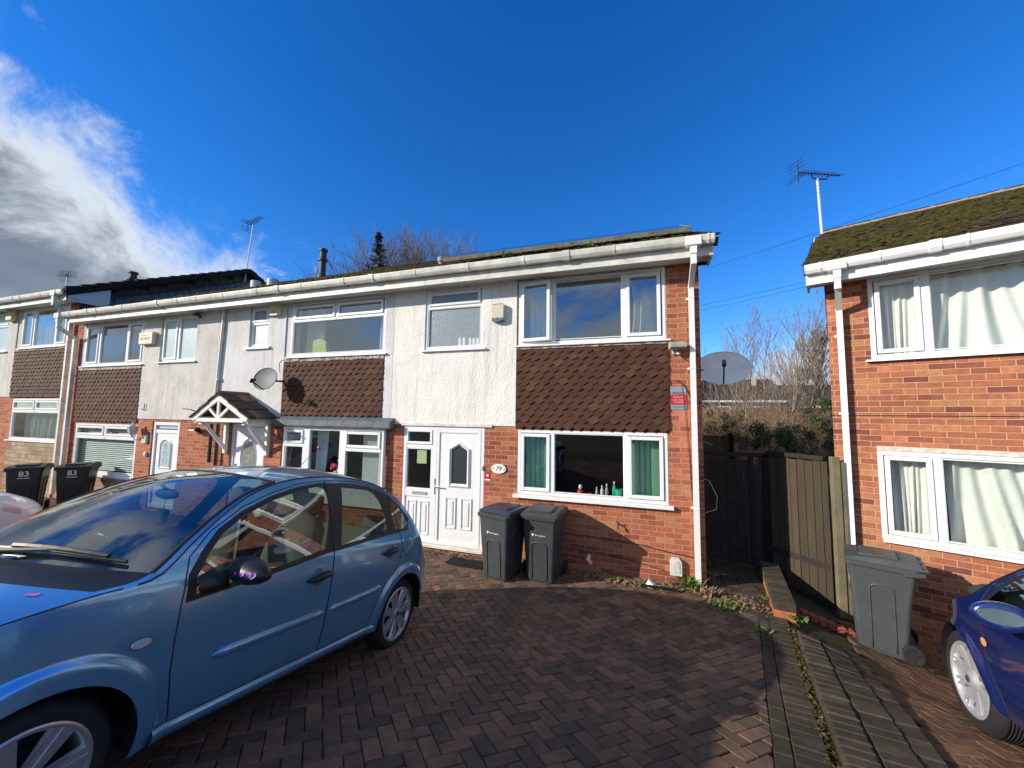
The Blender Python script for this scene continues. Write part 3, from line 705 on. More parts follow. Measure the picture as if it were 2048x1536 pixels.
def roof_slope(parent, x0, x1, y0, z0, y1, z1, tw=.3, cr=.32, seed=0, mossn=0, skew=0, mossy=.5, name='roof'):
    """courses of separate tiles from eave (y0,z0) to ridge (y1,z1)"""
    rnd = random.Random(seed); mb = MB(); ln = sqrt((y1-y0)**2+(z1-z0)**2); uy, uz = (y1-y0)/ln, (z1-z0)/ln; ny, nz = -uz, uy
    rows = int(ln/cr)+1; ms = MB(); ms.smooth = True
    for r in range(rows):
        s0 = r*cr; s1 = min(s0+cr+.06, ln)
        if s1 <= s0: continue
        xs0 = x0+skew*r/rows; off = (tw/2 if r % 2 else 0)+rnd.uniform(-.01, .01); x = xs0-off
        while x < x1:
            a = max(x, xs0); b = min(x+tw-.006, x1)
            if b-a > .03:
                h0 = .042+rnd.uniform(-.006, .008); h1 = .012; t0 = rnd.uniform(-.004, .004); s = s0+rnd.uniform(-.006, .006)
                P = []
                for (xx, ss, hh) in ((a, s, h0+t0), (b, s, h0-t0), (b, s1, h1), (a, s1, h1)): P.append((xx, y0+uy*ss+ny*hh, z0+uz*ss+nz*hh))
                Q = [(xx, y0+uy*ss+ny*(hh-.022), z0+uz*ss+nz*(hh-.022)) for (xx, ss, hh) in ((a, s, h0+t0), (b, s, h0-t0), (b, s1, h1), (a, s1, h1))]
                mb.t = rnd.random(); mb.add(P+Q, [[0, 1, 2, 3], [0, 4, 5, 1], [1, 5, 6, 2], [3, 7, 4, 0]])
            x += tw
    o = mb.build(name, M['rtile'], parent, fix=False)
    for k in range(mossn):
        s = rnd.uniform(.05, ln-.15); x = rnd.uniform(x0+skew*s/ln+.05, x1-.05)
        if mnoise.noise(Vector((x*1.1, s*1.1, seed))) < rnd.uniform(-.5, .5)*mossy-.05: continue
        if rnd.random() < .7: s = int(s/cr)*cr+rnd.uniform(-.01, .05)
        h = .03; R = rnd.uniform(.018, .055)
        ms.blob((x, y0+uy*s+ny*h, z0+uz*s+nz*h), (R*rnd.uniform(1, 2), R*.8, R*rnd.uniform(.35, .7)), k, 4, 6, .5)
    if mossn: tag(ms.build('roof_moss', M['moss'], o, smooth=True, fix=False), kind='stuff')
    deck = MB(); deck.prism([(y0, z0-.02), (y1, z1-.02), (y1, z1-.1), (y0+.1, z0-.1)], x0+.02, x1-.02, axis='x'); deck.build('roof_deck', M['roomdark'], o)
    return o

# ------------------------------------------------------------ the terrace
TG = 'houses of the white rendered terrace'
ZS = 4.56
RIDGE_Y, RIDGE_Z = 4.4, 7.04
EY, EZ = -.42, 4.74

# --- end house, number 79
H1 = empty('terraced_house', (0, 0, 0), 0, 'end of terrace house numbered 79 with solar panel on the roof and white double door', 'house', TG)
b = MB(); holes = [(-4.0, -2.44, .06, 2.09), (-1.86, .40, 1.05, 2.07)]
wall(b, -4.28, .86, -.4, 2.12, holes); wall(b, .42, .86, 2.12, ZS)
b.box(.62, .86, .24, 8.8, -.4, ZS+.1)
b.prism([(0.24, ZS+.1), (8.8, ZS+.1), (RIDGE_Y, RIDGE_Z-.15)], .62, .86, axis='x')
b.box(-4.28, .62, 8.56, 8.8, -.4, ZS)
b.build('brick_wall', M['brick'], H1)
b = MB(); wall(b, -4.28, -1.90, 2.12, ZS, [(-3.63, -2.50, 3.44, 4.53)], y0=-.018, th=.25)
b.build('rendered_wall', M['render'], H1)
b = MB(); b.box(-4.05, -2.3, -.03, -.002, 2.09, 2.145, bev=.004); b.build('door_head_trim', M['upvc_old'], H1)
b = MB(); wall(b, -1.895, .42, 2.075, ZS, [(-1.87, .405, 3.45, 4.535)], y0=.004, th=.236); b.build('panel_wall', M['mortar'], H1)
hex_tiles(H1, -1.895, .42, 2.08, 3.385, seed=1)
b = MB()
for i in range(26):
    x = -1.9+i*.0893; b.box(x, x+.0895, -.03-random.uniform(0, .01), .02, 3.378+random.uniform(-.006, .004), 3.425, bev=.004)
b.build('mortar_fillet', M['mortar'], H1)
# upper window: left casement stands ajar
w = window(H1, -1.87, .405, 3.45, 4.535, [(-1.80, -1.33, 3.51, 4.475, 'tilt'), (-1.25, -.22, 3.52, 4.47, 0), (-.15, .34, 3.51, 4.475, 1)], yf=.0)
sa = MB(); frame_rect(sa, 0, .50, 3.50, 4.485, .055, -.025, .035)
Rw = Matrix.Translation((-1.815, -.012, 0)) @ Matrix.Rotation(radians(-7), 4, 'Z')
sa.v = [tuple(Rw @ Vector(v)) for v in sa.v]; so_ = sa.build('sash', M['upvc'], w)
gl = MB(); gl.box(.05, .45, .0, .006, 3.55, 4.435); gl.v = [tuple(Rw @ Vector(v)) for v in gl.v]; gl.build('pane', M['glass'], w)
c = MB(); curtain_mesh(c, -1.78, -1.40, 3.46, 4.5, .34, 5, .03, 1); c.build('curtain', M['curtain'], w)
c = MB(); curtain_mesh(c, -.10, .36, 3.46, 4.5, .30, 4, .04, 5, gather=.5, drift=1); c.build('curtain', M['curtain'], w)
c = MB(); c.box(-1.8, .34, .27, .33, 4.40, 4.50); c.build('curtain_rail', M['upvc_old'], w)
# lower window
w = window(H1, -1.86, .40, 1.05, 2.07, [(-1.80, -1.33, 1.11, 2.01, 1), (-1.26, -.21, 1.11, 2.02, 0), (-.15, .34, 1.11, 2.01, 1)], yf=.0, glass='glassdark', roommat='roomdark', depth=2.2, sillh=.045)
for xa, xb, sd_ in ((-1.76, -1.34, 1), (-.13, .33, 3)):
    c = MB()
    k = 6 if xa < 0 and xa > -1 else 5
    for i in range(k):
        x = xa+(xb-xa)*i/k; c.add([(x, .16, 1.09), (x+.085, .19, 1.09), (x+.085, .19, 2.02), (x, .16, 2.02)], [[0, 1, 2, 3]])
    c.build('vertical_blind', M['curtain_gg'], w, fix=False)
c = MB(); c.box(-1.86, .40, .075, .24, 1.045, 1.06); c.build('inner_sill', M['upvc_old'], w)
# bathroom window
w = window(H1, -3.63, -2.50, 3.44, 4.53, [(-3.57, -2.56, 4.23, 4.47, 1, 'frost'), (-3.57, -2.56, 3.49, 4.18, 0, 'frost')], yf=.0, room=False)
# door set: side panel and door
d_ = MB(); frame_rect(d_, -4.0, -2.44, .10, 2.09, .06, .0, .07)
d_.box(-3.42, -3.33, .0005, .069, .16, 2.03, bev=.004)
dd = d_.build('door_frame', M['upvc'], H1)
s = MB(); s.prism([(-.07, .055), (.07, .075), (.07, .1), (-.07, .085)], -4.02, -2.42, axis='x'); s.build('threshold', M['upvc_old'], dd)
b = MB(); b.box(-4.05, -2.42, -.025, .0, -.2, .055); b.build('brick_step', M['brick'], dd)
sp_ = MB()
# side panel: top light, glass, letter-box rail, moulded lower panel
frame_rect(sp_, -3.95, -3.42, 1.77, 2.03, .045, -.012, .05); sp_.box(-3.95, -3.42, .005, .06, 1.70, 1.775, bev=.004)
frame_rect(sp_, -3.95, -3.42, .98, 1.71, .03, .008, .06); sp_.box(-3.95, -3.42, .006, .06, .86, .99, bev=.004); sp_.box(-3.95, -3.42, .02, .05, .15, .87)
for xa in (-3.90, -3.65):
    frame_rect(sp_, xa, xa+.19, .22, .80, .03, .006, .03, bev=.008); sp_.box(xa+.05, xa+.14, .008, .03, .28, .74, bev=.012)
spo = sp_.build('side_panel', M['upvc'], dd)
p_ = MB(); p_.box(-3.91, -3.46, .02, .026, 1.80, 2.0); p_.box(-3.93, -3.44, .03, .036, 1.0, 1.69); p_.build('pane', M['glassdark'], spo)
p_ = MB(); p_.box(-3.80, -3.50, -.004, .008, .90, .955, bev=.004); p_.build('letter_box', mat('letterbox_silver', (.55, .56, .57), .35, .6), spo)
p_ = MB(); p_.box(-3.74, -3.55, .038, .041, 1.43, 1.66); p_.build('notice', mat('pale_yellow_paper', (.62, .64, .40), .8), spo)
dr = MB(); frame_rect(dr, -3.325, -2.50, .12, 2.03, .05, -.005, .06)
# leaf with pentagon opening
leaf_y = .012
pent_o = [(-3.11, 1.06), (-2.69, 1.06), (-2.69, 1.72), (-2.90, 1.84), (-3.11, 1.72)]
pent_i = [(-3.045, 1.13), (-2.755, 1.13), (-2.755, 1.69), (-2.90, 1.775), (-3.045, 1.69)]
X0, X1, Z0, Z1 = -3.28, -2.55, .165, 1.985
outer = [(X0, Z0), (X1, Z0), (X1, Z1), (X0, Z1)]
res = delaunay_2d_cdt([Vector(p) for p in outer+pent_i], [(0, 1), (1, 2), (2, 3), (3, 0), (4, 5), (5, 6), (6, 7), (7, 8), (8, 4)], [], 0, 1e-6)
def inpoly(x, y, P):
    c = False; j = len(P)-1
    for i in range(len(P)):
        if (P[i][1] > y) != (P[j][1] > y) and x < (P[j][0]-P[i][0])*(y-P[i][1])/(P[j][1]-P[i][1])+P[i][0]: c = not c
        j = i
    return c
fs = [f for f in res[2] if not inpoly(sum(res[0][i].x for i in f)/3, sum(res[0][i].y for i in f)/3, pent_i)]
dr.add([(v.x, leaf_y, v.y) for v in res[0]], fs)
def ring(mb, po, pi_, y0, y1):
    n = len(po); mb.add([(p[0], y1, p[1]) for p in po]+[(p[0]*.5+q[0]*.5, y0, p[1]*.5+q[1]*.5) for p, q in zip(po, pi_)]+[(q[0], y1+.01, q[1]) for q in pi_],
        [[k*n+i, k*n+(i+1) % n, (k+1)*n+(i+1) % n, (k+1)*n+i] for k in (0, 1) for i in range(n)])
ring(dr, pent_o, pent_i, -.02, leaf_y)
for xa in (-3.15, -2.86):
    frame_rect(dr, xa, xa+.21, .38, .90, .03, -.004, .02, bev=.008); dr.box(xa+.05, xa+.16, -.002, .02, .44, .84, bev=.012)
door = dr.build('door', M['upvc'], dd, fix=False)
p_ = MB(); p_.prism(pent_i, .018, .024); p_.build('pane', M['frost_dark'], door)
p_ = MB(); p_.box(-3.375, -3.35, -.016, .0, .93, 1.20, bev=.006); p_.box(-3.37, -3.22, -.055, -.035, 1.06, 1.08, bev=.006); p_.box(-3.372, -3.352, -.05, -.01, 1.06, 1.08); p_.build('handle', M['upvc'], door)
b = MB(); b.box(-3.98, -2.46, .07, .09, .1, 2.07); b.quad((-4, .9, .1), (-2.4, .9, .1), (-2.4, .9, 2.08), (-4, .9, 2.08))
bb = MB(); bb.quad((-4.1, 1.6, .0), (-2.3, 1.6, .0), (-2.3, 1.6, 2.2), (-4.1, 1.6, 2.2)); bb.quad((-4.1, .25, 0), (-4.1, 1.6, 0), (-4.1, 1.6, 2.2), (-4.1, .25, 2.2)); bb.quad((-4.1, .25, .05), (-2.3, .25, .05), (-2.3, 1.6, .05), (-4.1, 1.6, .05))
bb.build('hall', M['room'], dd, fix=False)
eaves(H1, -4.28, 1.0, ZS, brackets=[-3.6, -2.6, -1.66, -.3, .93], unions=[-1.0], endcap=[1.0])
b = MB(); b.prism([(-.348, ZS-.05), (.0, ZS-.07), (RIDGE_Y, RIDGE_Z-.26), (RIDGE_Y, RIDGE_Z-.03), (-.348, EZ-.01)], .98, 1.0, axis='x'); b.prism([(.0, ZS-.06), (RIDGE_Y, RIDGE_Z-.25), (RIDGE_Y, RIDGE_Z-.24), (.0, ZS-.05)], .86, .98, axis='x'); b.build('box_end', M['soffit'], H1)
downpipe(H1, .745, ZS, .06, clips=(4.02, 3.0, 1.05), mat_='upvc')
roof_slope(H1, -4.3, 1.08, EY, EZ, RIDGE_Y, RIDGE_Z, seed=4, mossn=900, mossy=.9)
roof_slope(H1, -4.3, 1.08, 9.2, EZ, RIDGE_Y, RIDGE_Z, seed=14, mossn=0, name='rear_roof')
b = MB()
for i in range(12): b.box(-4.3+i*.448, -3.857+i*.448, RIDGE_Y-.11, RIDGE_Y+.11, RIDGE_Z-.01, RIDGE_Z+.07, bev=.03)
b.build('ridge_tile', M['rtile'], H1)
# raised panel frame on the roof
sl = atan2(RIDGE_Z-EZ, RIDGE_Y-EY)
PM = Matrix.Translation((0, .15, 5.13)) @ Matrix.Rotation(sl+radians(1.5), 4, 'X')
p_ = MB()
for i in range(4):
    xa = -3.36+i*1.035
    p_.box(xa, xa+1.03, 0, 1.65, .0, .045, M=PM)
pan = p_.build('solar_panel', mat('panel_cell', (.012, .014, .022), .12, 0, .8, .5), H1)
p_ = MB(); p_.box(-3.37, .79, -.03, .0, -.012, .052, M=PM); p_.box(-3.385, -3.365, -.03, 1.66, -.01, .05, M=PM); p_.box(.785, .80, -.03, 1.66, -.01, .05, M=PM)
p_.build('panel_frame', mat('mossy_metal_frame', (.13, .14, .07), .8, 0, .3, 0, 12, .5, .003, 40, (.30, .30, .25)), pan)
p_ = MB()
for i in range(7): p_.tube([(-3.1+i*.6, .35, 5.07), (-3.1+i*.6, .3, 5.24)], .02, 6)
p_.build('panel_bracket', M['darkpipe'], pan)
b = MB(); b.lathe([(.055, 0), (.055, .17), (.075, .175), (.075, .20), (.07, .26), (.03, .28)], 14, M=Matrix.Translation((-3.63, .5, 5.1))); b.build('roof_vent', mat('grey_vent', (.33, .34, .33), .6, 0, .3, 0, 9, .4), H1)

# --- number 81
H2 = empty('terraced_house', (0, 0, 0), 0, 'mid terrace house with tiled timber porch canopy, small satellite dish and shallow bay window', 'house', TG)
b = MB(); wall(b, -8.75, -4.285, -.4, 2.12, [(-8.30, -7.33, .06, 2.05), (-6.87, -4.48, .95, 2.02)]); b.build('brick_wall', M['brick'], H2); b = MB(); b.box(-8.75, -4.285, 8.56, 8.8, -.4, ZS); b.build('rear_wall', M['brick'], H2)
b = MB(); wall(b, -8.75, -6.92, 2.12, ZS, [(-7.94, -7.41, 3.68, 4.559)], y0=-.018, th=.25)
b.build('rendered_wall', M['render_grey'], H2)
b = MB(); wall(b, -4.47, -4.285, 2.12, ZS, [], y0=-.018, th=.25)
b.build('rendered_wall', M['render_grey'], H2)
b = MB(); wall(b, -6.915, -4.475, 2.10, ZS, [(-6.79, -4.48, 3.43, 4.54)], y0=.004, th=.236); b.build('panel_wall', M['render_grey'], H2)
hex_tiles(H2, -6.90, -4.475, 2.22, 3.33, seed=2)
b = MB()
for i in range(30):
    x = -6.9+i*.0808; b.box(x, x+.081, -.03-random.uniform(0, .014), .02, 3.325+random.uniform(-.01, .006), 3.40+random.uniform(-.006, .004), bev=.006)
b.build('mortar_fillet', M['mortar'], H2)
w = window(H2, -6.79, -4.48, 3.43, 4.54, [(-6.72, -5.68, 4.20, 4.47, 1), (-5.62, -4.55, 4.20, 4.47, 1), (-6.73, -4.54, 3.49, 4.15, 0)], yf=.0)
c = MB(); curtain_mesh(c, -6.70, -6.2, 3.46, 4.5, .30, 5, .03, 2); c.build('curtain', M['curtain'], w)
c = MB(); curtain_mesh(c, -4.82, -4.56, 3.46, 4.5, .28, 3, .03, 7); c.build('curtain', M['curtain'], w)
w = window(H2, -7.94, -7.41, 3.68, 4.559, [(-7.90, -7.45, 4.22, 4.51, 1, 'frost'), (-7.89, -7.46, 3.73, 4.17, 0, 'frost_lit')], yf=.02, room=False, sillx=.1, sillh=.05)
# bay: shallow projecting window under a lead roof
b = MB(); b.prism([(-.17, 2.15), (.0, 2.23), (.0, 2.03), (-.17, 2.03)], -6.92, -4.20, axis='x'); b.box(-6.94, -4.18, -.185, -.17, 2.045, 2.155, bev=.004)
for i_ in range(9): b.box(-6.925+i_*.34, -6.915+i_*.34, -.188, -.0, 2.05, 2.16)
bay = b.build('bay_roof', M['lead'], H2)
w = window(H2, -6.72, -4.35, .95, 2.02, [(-6.66, -6.20, 1.70, 1.96, 1), (-6.65, -6.21, 1.01, 1.64, 0), (-6.05, -5.33, 1.01, 1.97, 0), (-5.20, -4.42, 1.66, 1.96, 1), (-5.19, -4.43, 1.01, 1.60, 0)], yf=-.10, glass='glassdark')
b = MB(); b.box(-6.72, -4.35, -.08, 0, .6, .94); b.build('bay_apron', M['upvc'], w)
c = MB(); curtain_mesh(c, -6.04, -5.8, .97, 2.0, .12, 3, .03, 4); c.build('curtain', M['curtain'], w)
c = MB()
for i in range(5): x = -4.92+i*.095; c.add([(x, .06, .99), (x+.085, .09, .99), (x+.085, .09, 2.0), (x, .06, 2.0)], [[0, 1, 2, 3]])
c.build('vertical_blind', M['curtain_g'], w, fix=False)
# front door with oval glass
d_ = MB(); frame_rect(d_, -8.30, -7.33, .08, 2.05, .07, .03, .10); dd = d_.build('door_frame', M['upvc'], H2)
dr = MB(); dr.box(-8.22, -7.41, .05, .09, .12, 1.97)
ov_o = [(-7.81+.24*cos(a), 1.33+(.44 if sin(a) > 0 else .40)*sin(a)) for a in [2*pi*i/28 for i in range(28)]]
ov_i = [(-7.81+.17*cos(a), 1.33+(.37 if sin(a) > 0 else .34)*sin(a)) for a in [2*pi*i/28 for i in range(28)]]
ring(dr, ov_o, ov_i, .025, .049)
door = dr.build('door', M['upvc'], dd, fix=False)
p_ = MB(); p_.prism(ov_i, .040, .046); p_.build('pane', mat('leaded_bright_glass', (.40, .42, .36), .12, .2, .8, 0, 22, .8, .004, 50, (.06, .07, .05)), door)
p_ = MB(); p_.box(-8.18, -8.155, .02, .05, 1.0, 1.2, bev=.004); p_.box(-8.17, -8.05, .0, .015, 1.1, 1.12); p_.build('handle', M['chrome'], door)
eaves(H2, -8.75, -4.285, ZS, brackets=[-8.2, -7.25, -6.1, -5.1], unions=[-6.72, -4.5])
roof_slope(H2, -8.75, -4.3, EY, EZ, RIDGE_Y, RIDGE_Z, seed=5, mossn=1500, mossy=.6)
roof_slope(H2, -8.75, -4.3, 9.2, EZ, RIDGE_Y, RIDGE_Z, seed=15, name='rear_roof')
b = MB()
for i in range(10): b.box(-8.75+i*.445, -8.31+i*.445, RIDGE_Y-.11, RIDGE_Y+.11, RIDGE_Z-.01, RIDGE_Z+.07, bev=.03)
b.build('ridge_tile', M['rtile'], H2)
for x in (-9.9, -9.3):
    b = MB(); b.lathe([(.13, 0), (.13, .24), (.10, .25), (.10, .22)], 14, M=Matrix.Translation((x, 1.55, 5.62))); b.build('roof_vent', mat('pale_vent', (.42, .45, .45), .6), H2)
b = MB(); b.lathe([(.17, -.1), (.13, .15), (.10, .22), (.10, .62), (.14, .63), (.14, .70), (.105, .72), (.105, .95), (.13, .96), (.13, 1.04), (.07, 1.05)], 16, M=Matrix.Translation((-10.0, 3.9, 6.75))); b.build('flue', M['darkpipe'], H2)
# small white downpipe on the render
b = MB(); b.tube([(-8.70, -.07, 4.56), (-8.70, -.05, 4.3), (-8.78, -.05, 2.2)], .035, 10)
for z in (3.9, 3.0): b.tube([(-8.735+(3.4-z)*.04, -.05, z-.03), (-8.735+(3.4-z)*.04, -.05, z+.03)], .042, 10)
b.build('downpipe', M['upvc_old'], H2)
b = MB(); b.tube([(-8.80, -.07, 2.12), (-8.80, -.07, 1.2)], .034, 8); b.tube([(-8.62, -.07, 2.12), (-8.62, -.07, 1.15)], .022, 8); b.build('lower_pipe', M['darkpipe'], H2)
# porch canopy: gallows brackets, truss front, tiled pitched roof
CX0, CX1, CXM, CZ0, CZ1, CP = -8.55, -7.05, -7.85, 2.12, 2.58, .60
cp = MB()
def beam(mb, p, q, w_, t_, y0, y1):
    (xa, za), (xb, zb) = p, q; l = sqrt((xb-xa)**2+(zb-za)**2); nx, nz = -(zb-za)/l*w_/2, (xb-xa)/l*w_/2
    mb.prism([(xa+nx, za+nz), (xb+nx, zb+nz), (xb-nx, zb-nz), (xa-nx, za-nz)], y0, y1)
yf0, yf1 = -CP-.02, -CP+.02
beam(cp, (CX0, CZ0+.02), (CXM, CZ1), .10, 0, yf0, yf1); beam(cp, (CX1, CZ0+.02), (CXM, CZ1), .10, 0, yf0-.002, yf1-.002)
beam(cp, (CX0+.10, CZ0+.01), (CX1-.10, CZ0+.01), .075, 0, yf0+.004, yf1+.004); beam(cp, (CXM, CZ0+.03), (CXM, CZ1-.06), .055, 0, yf0+.006, yf1+.002)
beam(cp, (CXM, CZ0+.04), (CXM-.26, CZ0+.24), .05, 0, yf0+.008, yf1); beam(cp, (CXM, CZ0+.04), (CXM+.26, CZ0+.24), .05, 0, yf0+.008, yf1)
cp.box(CX0+.02, CX0+.06, -CP+.021, -.02, CZ0-.05, CZ0+.07); cp.box(CX1-.06, CX1-.02, -CP+.021, -.02, CZ0-.05, CZ0+.07)
for x in (CX0+.16, CX1-.16):
    cp.box(x-.035, x+.035, -.07, -.001, 1.42, CZ0-.03); cp.box(x-.035, x+.035, -CP+.03, -.07, CZ0-.08, CZ0-.01)
    cp.prism([(-CP+.08, CZ0-.07), (-CP+.15, CZ0-.07), (-.07, 1.60), (-.07, 1.50)], x-.028, x+.028, axis='x')
can = cp.build('porch_canopy', mat('painted_white_timber', (.82, .81, .78), .6, 0, .4, 0, 7, .45, .001, 60, (.64, .61, .54)), H2)
t_ = MB()
for sgn, xe in ((-1, CX0-.06), (1, CX1+.08)):
    for k in range(3):
        for q in range(4):
            f0, f1 = k/3, (k+1)/3; xa, xb = xe+(CXM-xe)*f0, xe+(CXM-xe)*f1; za, zb = CZ0+.04+(CZ1+.08-CZ0-.04)*f0, CZ0+.04+(CZ1+.08-CZ0-.04)*f1
            ya, yb = -CP-.05+q*.165, -CP-.05+(q+1)*.165-.008
            t_.t = random.random(); t_.add([(xa, ya, za+.035), (xa, yb, za+.035), (xb, yb, zb+.01), (xb, ya, zb+.01), (xa, ya, za), (xa, yb, za), (xb, yb, zb-.02), (xb, ya, zb-.02)], [[0, 1, 2, 3], [4, 5, 6, 7], [0, 1, 5, 4], [1, 2, 6, 5], [2, 3, 7, 6], [3, 0, 4, 7]])
t_.t = .9; t_.tube([(CXM, -CP-.05, CZ1+.08), (CXM, .0, CZ1+.08)], .05, 8)
t_.build('canopy_tiles', tinted('canopy_tile', [(0, (.05, .045, .045)), (.8, (.09, .07, .065)), (1, (.22, .12, .09))], .85, .003, 60), can, fix=True)

# --- number 83
H3 = empty('terraced_house', (0, 0, 0), 0, 'terrace house with stone clad base, slatted blinds and arched glass front door', 'house', TG)
b = MB(); wall(b, -14.28, -8.755, -.4, 2.10, [(-13.86, -11.40, .72, 1.95), (-10.86, -9.92, .06, 2.05)]); wall(b, -14.28, -13.96, 2.10, ZS); b.build('brick_wall', M['brick'], H3); b = MB(); b.box(-14.28, -8.755, 8.56, 8.8, -.4, ZS); b.build('rear_wall', M['brick'], H3)
b = MB(); wall(b, -13.86, -11.35, -.4, .69, [], y0=-.03, th=.03); b.build('stone_cladding', M['stone'], H3)
b = MB(); wall(b, -11.41, -8.755, 2.10, ZS, [(-10.81, -9.58, 3.45, 4.52)], y0=-.018, th=.25); b.build('rendered_wall', M['render_old'], H3)
b = MB(); wall(b, -13.955, -11.415, 1.96, ZS, [(-13.83, -11.43, 3.43, 4.52)], y0=.004, th=.236); b.build('panel_wall', M['render_old'], H3)
hex_tiles(H3, -13.95, -11.42, 1.99, 3.32, seed=3)
b = MB(); b.box(-13.95, -11.42, -.03, .01, 3.315, 3.40, bev=.006); b.build('mortar_fillet', M['mortar'], H3)
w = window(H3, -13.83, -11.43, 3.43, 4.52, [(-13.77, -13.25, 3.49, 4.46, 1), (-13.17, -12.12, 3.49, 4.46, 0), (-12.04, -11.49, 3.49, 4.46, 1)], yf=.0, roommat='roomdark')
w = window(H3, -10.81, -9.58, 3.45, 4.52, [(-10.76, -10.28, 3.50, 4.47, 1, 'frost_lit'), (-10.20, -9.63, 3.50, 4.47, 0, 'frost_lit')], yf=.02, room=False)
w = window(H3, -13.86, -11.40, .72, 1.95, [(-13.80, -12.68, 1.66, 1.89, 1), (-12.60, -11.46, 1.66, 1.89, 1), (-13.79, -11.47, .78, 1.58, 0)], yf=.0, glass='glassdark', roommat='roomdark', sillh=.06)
c = MB()
for i in range(22): z = .80+i*.05; c.add([(-13.78, .11, z), (-11.48, .11, z), (-11.48, .13, z+.032), (-13.78, .13, z+.032)], [[0, 1, 2, 3]])
c.build('slatted_blind', M['blind'], w, fix=False)
d_ = MB(); frame_rect(d_, -10.86, -9.92, .08, 2.05, .09, .02, .10); d_.box(-10.78, -10.0, .03, .09, 1.78, 1.86); dd = d_.build('door_frame', M['upvc'], H3)
dr = MB(); dr.box(-10.76, -10.02, .05, .09, .12, 1.78)
ar_o = [(-10.62, .95), (-10.18, .95), (-10.18, 1.55), (-10.26, 1.64), (-10.40, 1.68), (-10.54, 1.64), (-10.62, 1.55)]
ar_i = [(-10.55, 1.02), (-10.25, 1.02), (-10.25, 1.50), (-10.30, 1.57), (-10.40, 1.60), (-10.50, 1.57), (-10.55, 1.50)]
ring(dr, ar_o, ar_i, .025, .049); door = dr.build('door', M['upvc'], dd, fix=False)
p_ = MB(); p_.prism(ar_i, .038, .044); p_.box(-10.72, -10.06, .06, .066, 1.88, 1.96); p_.build('pane', M['frost_lit'], door)
p_ = MB()
for k in range(3): p_.tube([(-10.40+.05*sin(a)*(1.2-.2*k), .035, 1.15+k*.16+.07*cos(a)) for a in [2*pi*i/14 for i in range(15)]], .004, 4)
p_.build('glass_pattern', M['upvc'], door)
eaves(H3, -13.92, -8.755, ZS, brackets=[-13.6, -12.5, -11.5, -9.6, -9.0], unions=[-12.9, -10.3], endcap=[-13.92])
b = MB(); b.box(-13.93, -13.91, -.35, .0, ZS-.05, ZS+.2); b.build('box_end', M['soffit'], H3)
downpipe(H3, -14.12, ZS, .1, clips=(3.2, 1.9), mat_='upvc_old', w=.075)
roof_slope(H3, -14.3, -8.75, EY, EZ, RIDGE_Y, RIDGE_Z, seed=6, mossn=900, mossy=.8)
roof_slope(H3, -14.3, -8.75, 9.2, EZ, RIDGE_Y, RIDGE_Z, seed=16, name='rear_roof')
b = MB(); wall(b, -14.28, -8.755, ZS, EZ-.03, [], y0=.0, th=.2); b.build('wall_plate', M['brick'], H3)

# --- stepped-up block beyond, house on its near end
DZ = .62
H4 = empty('terraced_house', (0, 0, DZ), 0, 'stepped up terrace house at the far left with dark tiled gable and pale gathered curtains', 'house', TG)
b = MB(); wall(b, -21, -14.29, -1.2, 2.02, [(-17.0, -14.66, .82, 1.97)]); wall(b, -14.66, -14.29, 2.02, ZS); b.box(-14.62, -14.29, .24, 9, 0, ZS+.12); b.build('brick_wall', M['brick'], H4)
b = MB(); wall(b, -16.98, -14.62, -1.0, .79, [], y0=-.03, th=.03); b.build('stone_cladding', M['stone'], H4)
b = MB(); wall(b, -21, -17.18, 2.02, ZS, [(-18.5, -17.65, 3.36, 4.54)], y0=-.018, th=.25); b.build('rendered_wall', M['render_old'], H4)
b = MB(); wall(b, -17.18, -14.665, 1.98, ZS, [(-16.95, -14.70, 3.41, 4.54)], y0=.004, th=.236); b.build('panel_wall', M['render_old'], H4)
hex_tiles(H4, -17.16, -14.67, 1.99, 3.33, seed=8)
b = MB(); b.box(-17.16, -14.67, -.03, .01, 3.325, 3.39, bev=.006); b.build('mortar_fillet', M['mortar'], H4)
w = window(H4, -16.95, -14.70, 3.41, 4.54, [(-16.9, -16.4, 3.47, 4.48, 1), (-16.32, -15.3, 3.47, 4.48, 0), (-15.22, -14.76, 3.47, 4.48, 1)], yf=.0)
c = MB(); curtain_mesh(c, -16.9, -14.75, 3.43, 4.5, .30, 12, .03, 2); c.build('curtain', M['curtain'], w)
w = window(H4, -18.5, -17.65, 3.36, 4.54, [(-18.45, -17.70, 4.15, 4.49, 1, 'frost_lit'), (-18.45, -17.70, 3.41, 4.1, 0, 'frost_lit')], yf=.0, room=False)
w = window(H4, -17.0, -14.66, .82, 1.97, [(-16.94, -15.88, 1.66, 1.91, 1), (-15.80, -14.72, 1.66, 1.91, 1), (-16.93, -14.73, .88, 1.58, 0)], yf=.0, glass='glass')
c = MB(); curtain_mesh(c, -16.9, -14.75, .85, 1.93, .25, 12, .03, 2); c.build('curtain', M['curtain_g'], w)
eaves(H4, -21, -14.05, ZS, brackets=[-18, -17, -16, -15, -14.3], unions=[-16.4], endcap=[-14.05])
b = MB(); b.prism([(-.35, ZS-.05), (.5, ZS-.05), (.5, EZ+.4), (-.35, EZ-.02)], -14.07, -14.05, axis='x'); b.build('box_end', M['soffit'], H4)
downpipe(H4, -14.42, ZS, -.5, clips=(3.2, 1.9), mat_='upvc_old', w=.075)
roof_slope(H4, -21, -14.02, EY, EZ, RIDGE_Y, RIDGE_Z, seed=7, mossn=0)
roof_slope(H4, -21, -14.02, 9.2, EZ, RIDGE_Y, RIDGE_Z, seed=17, name='rear_roof')
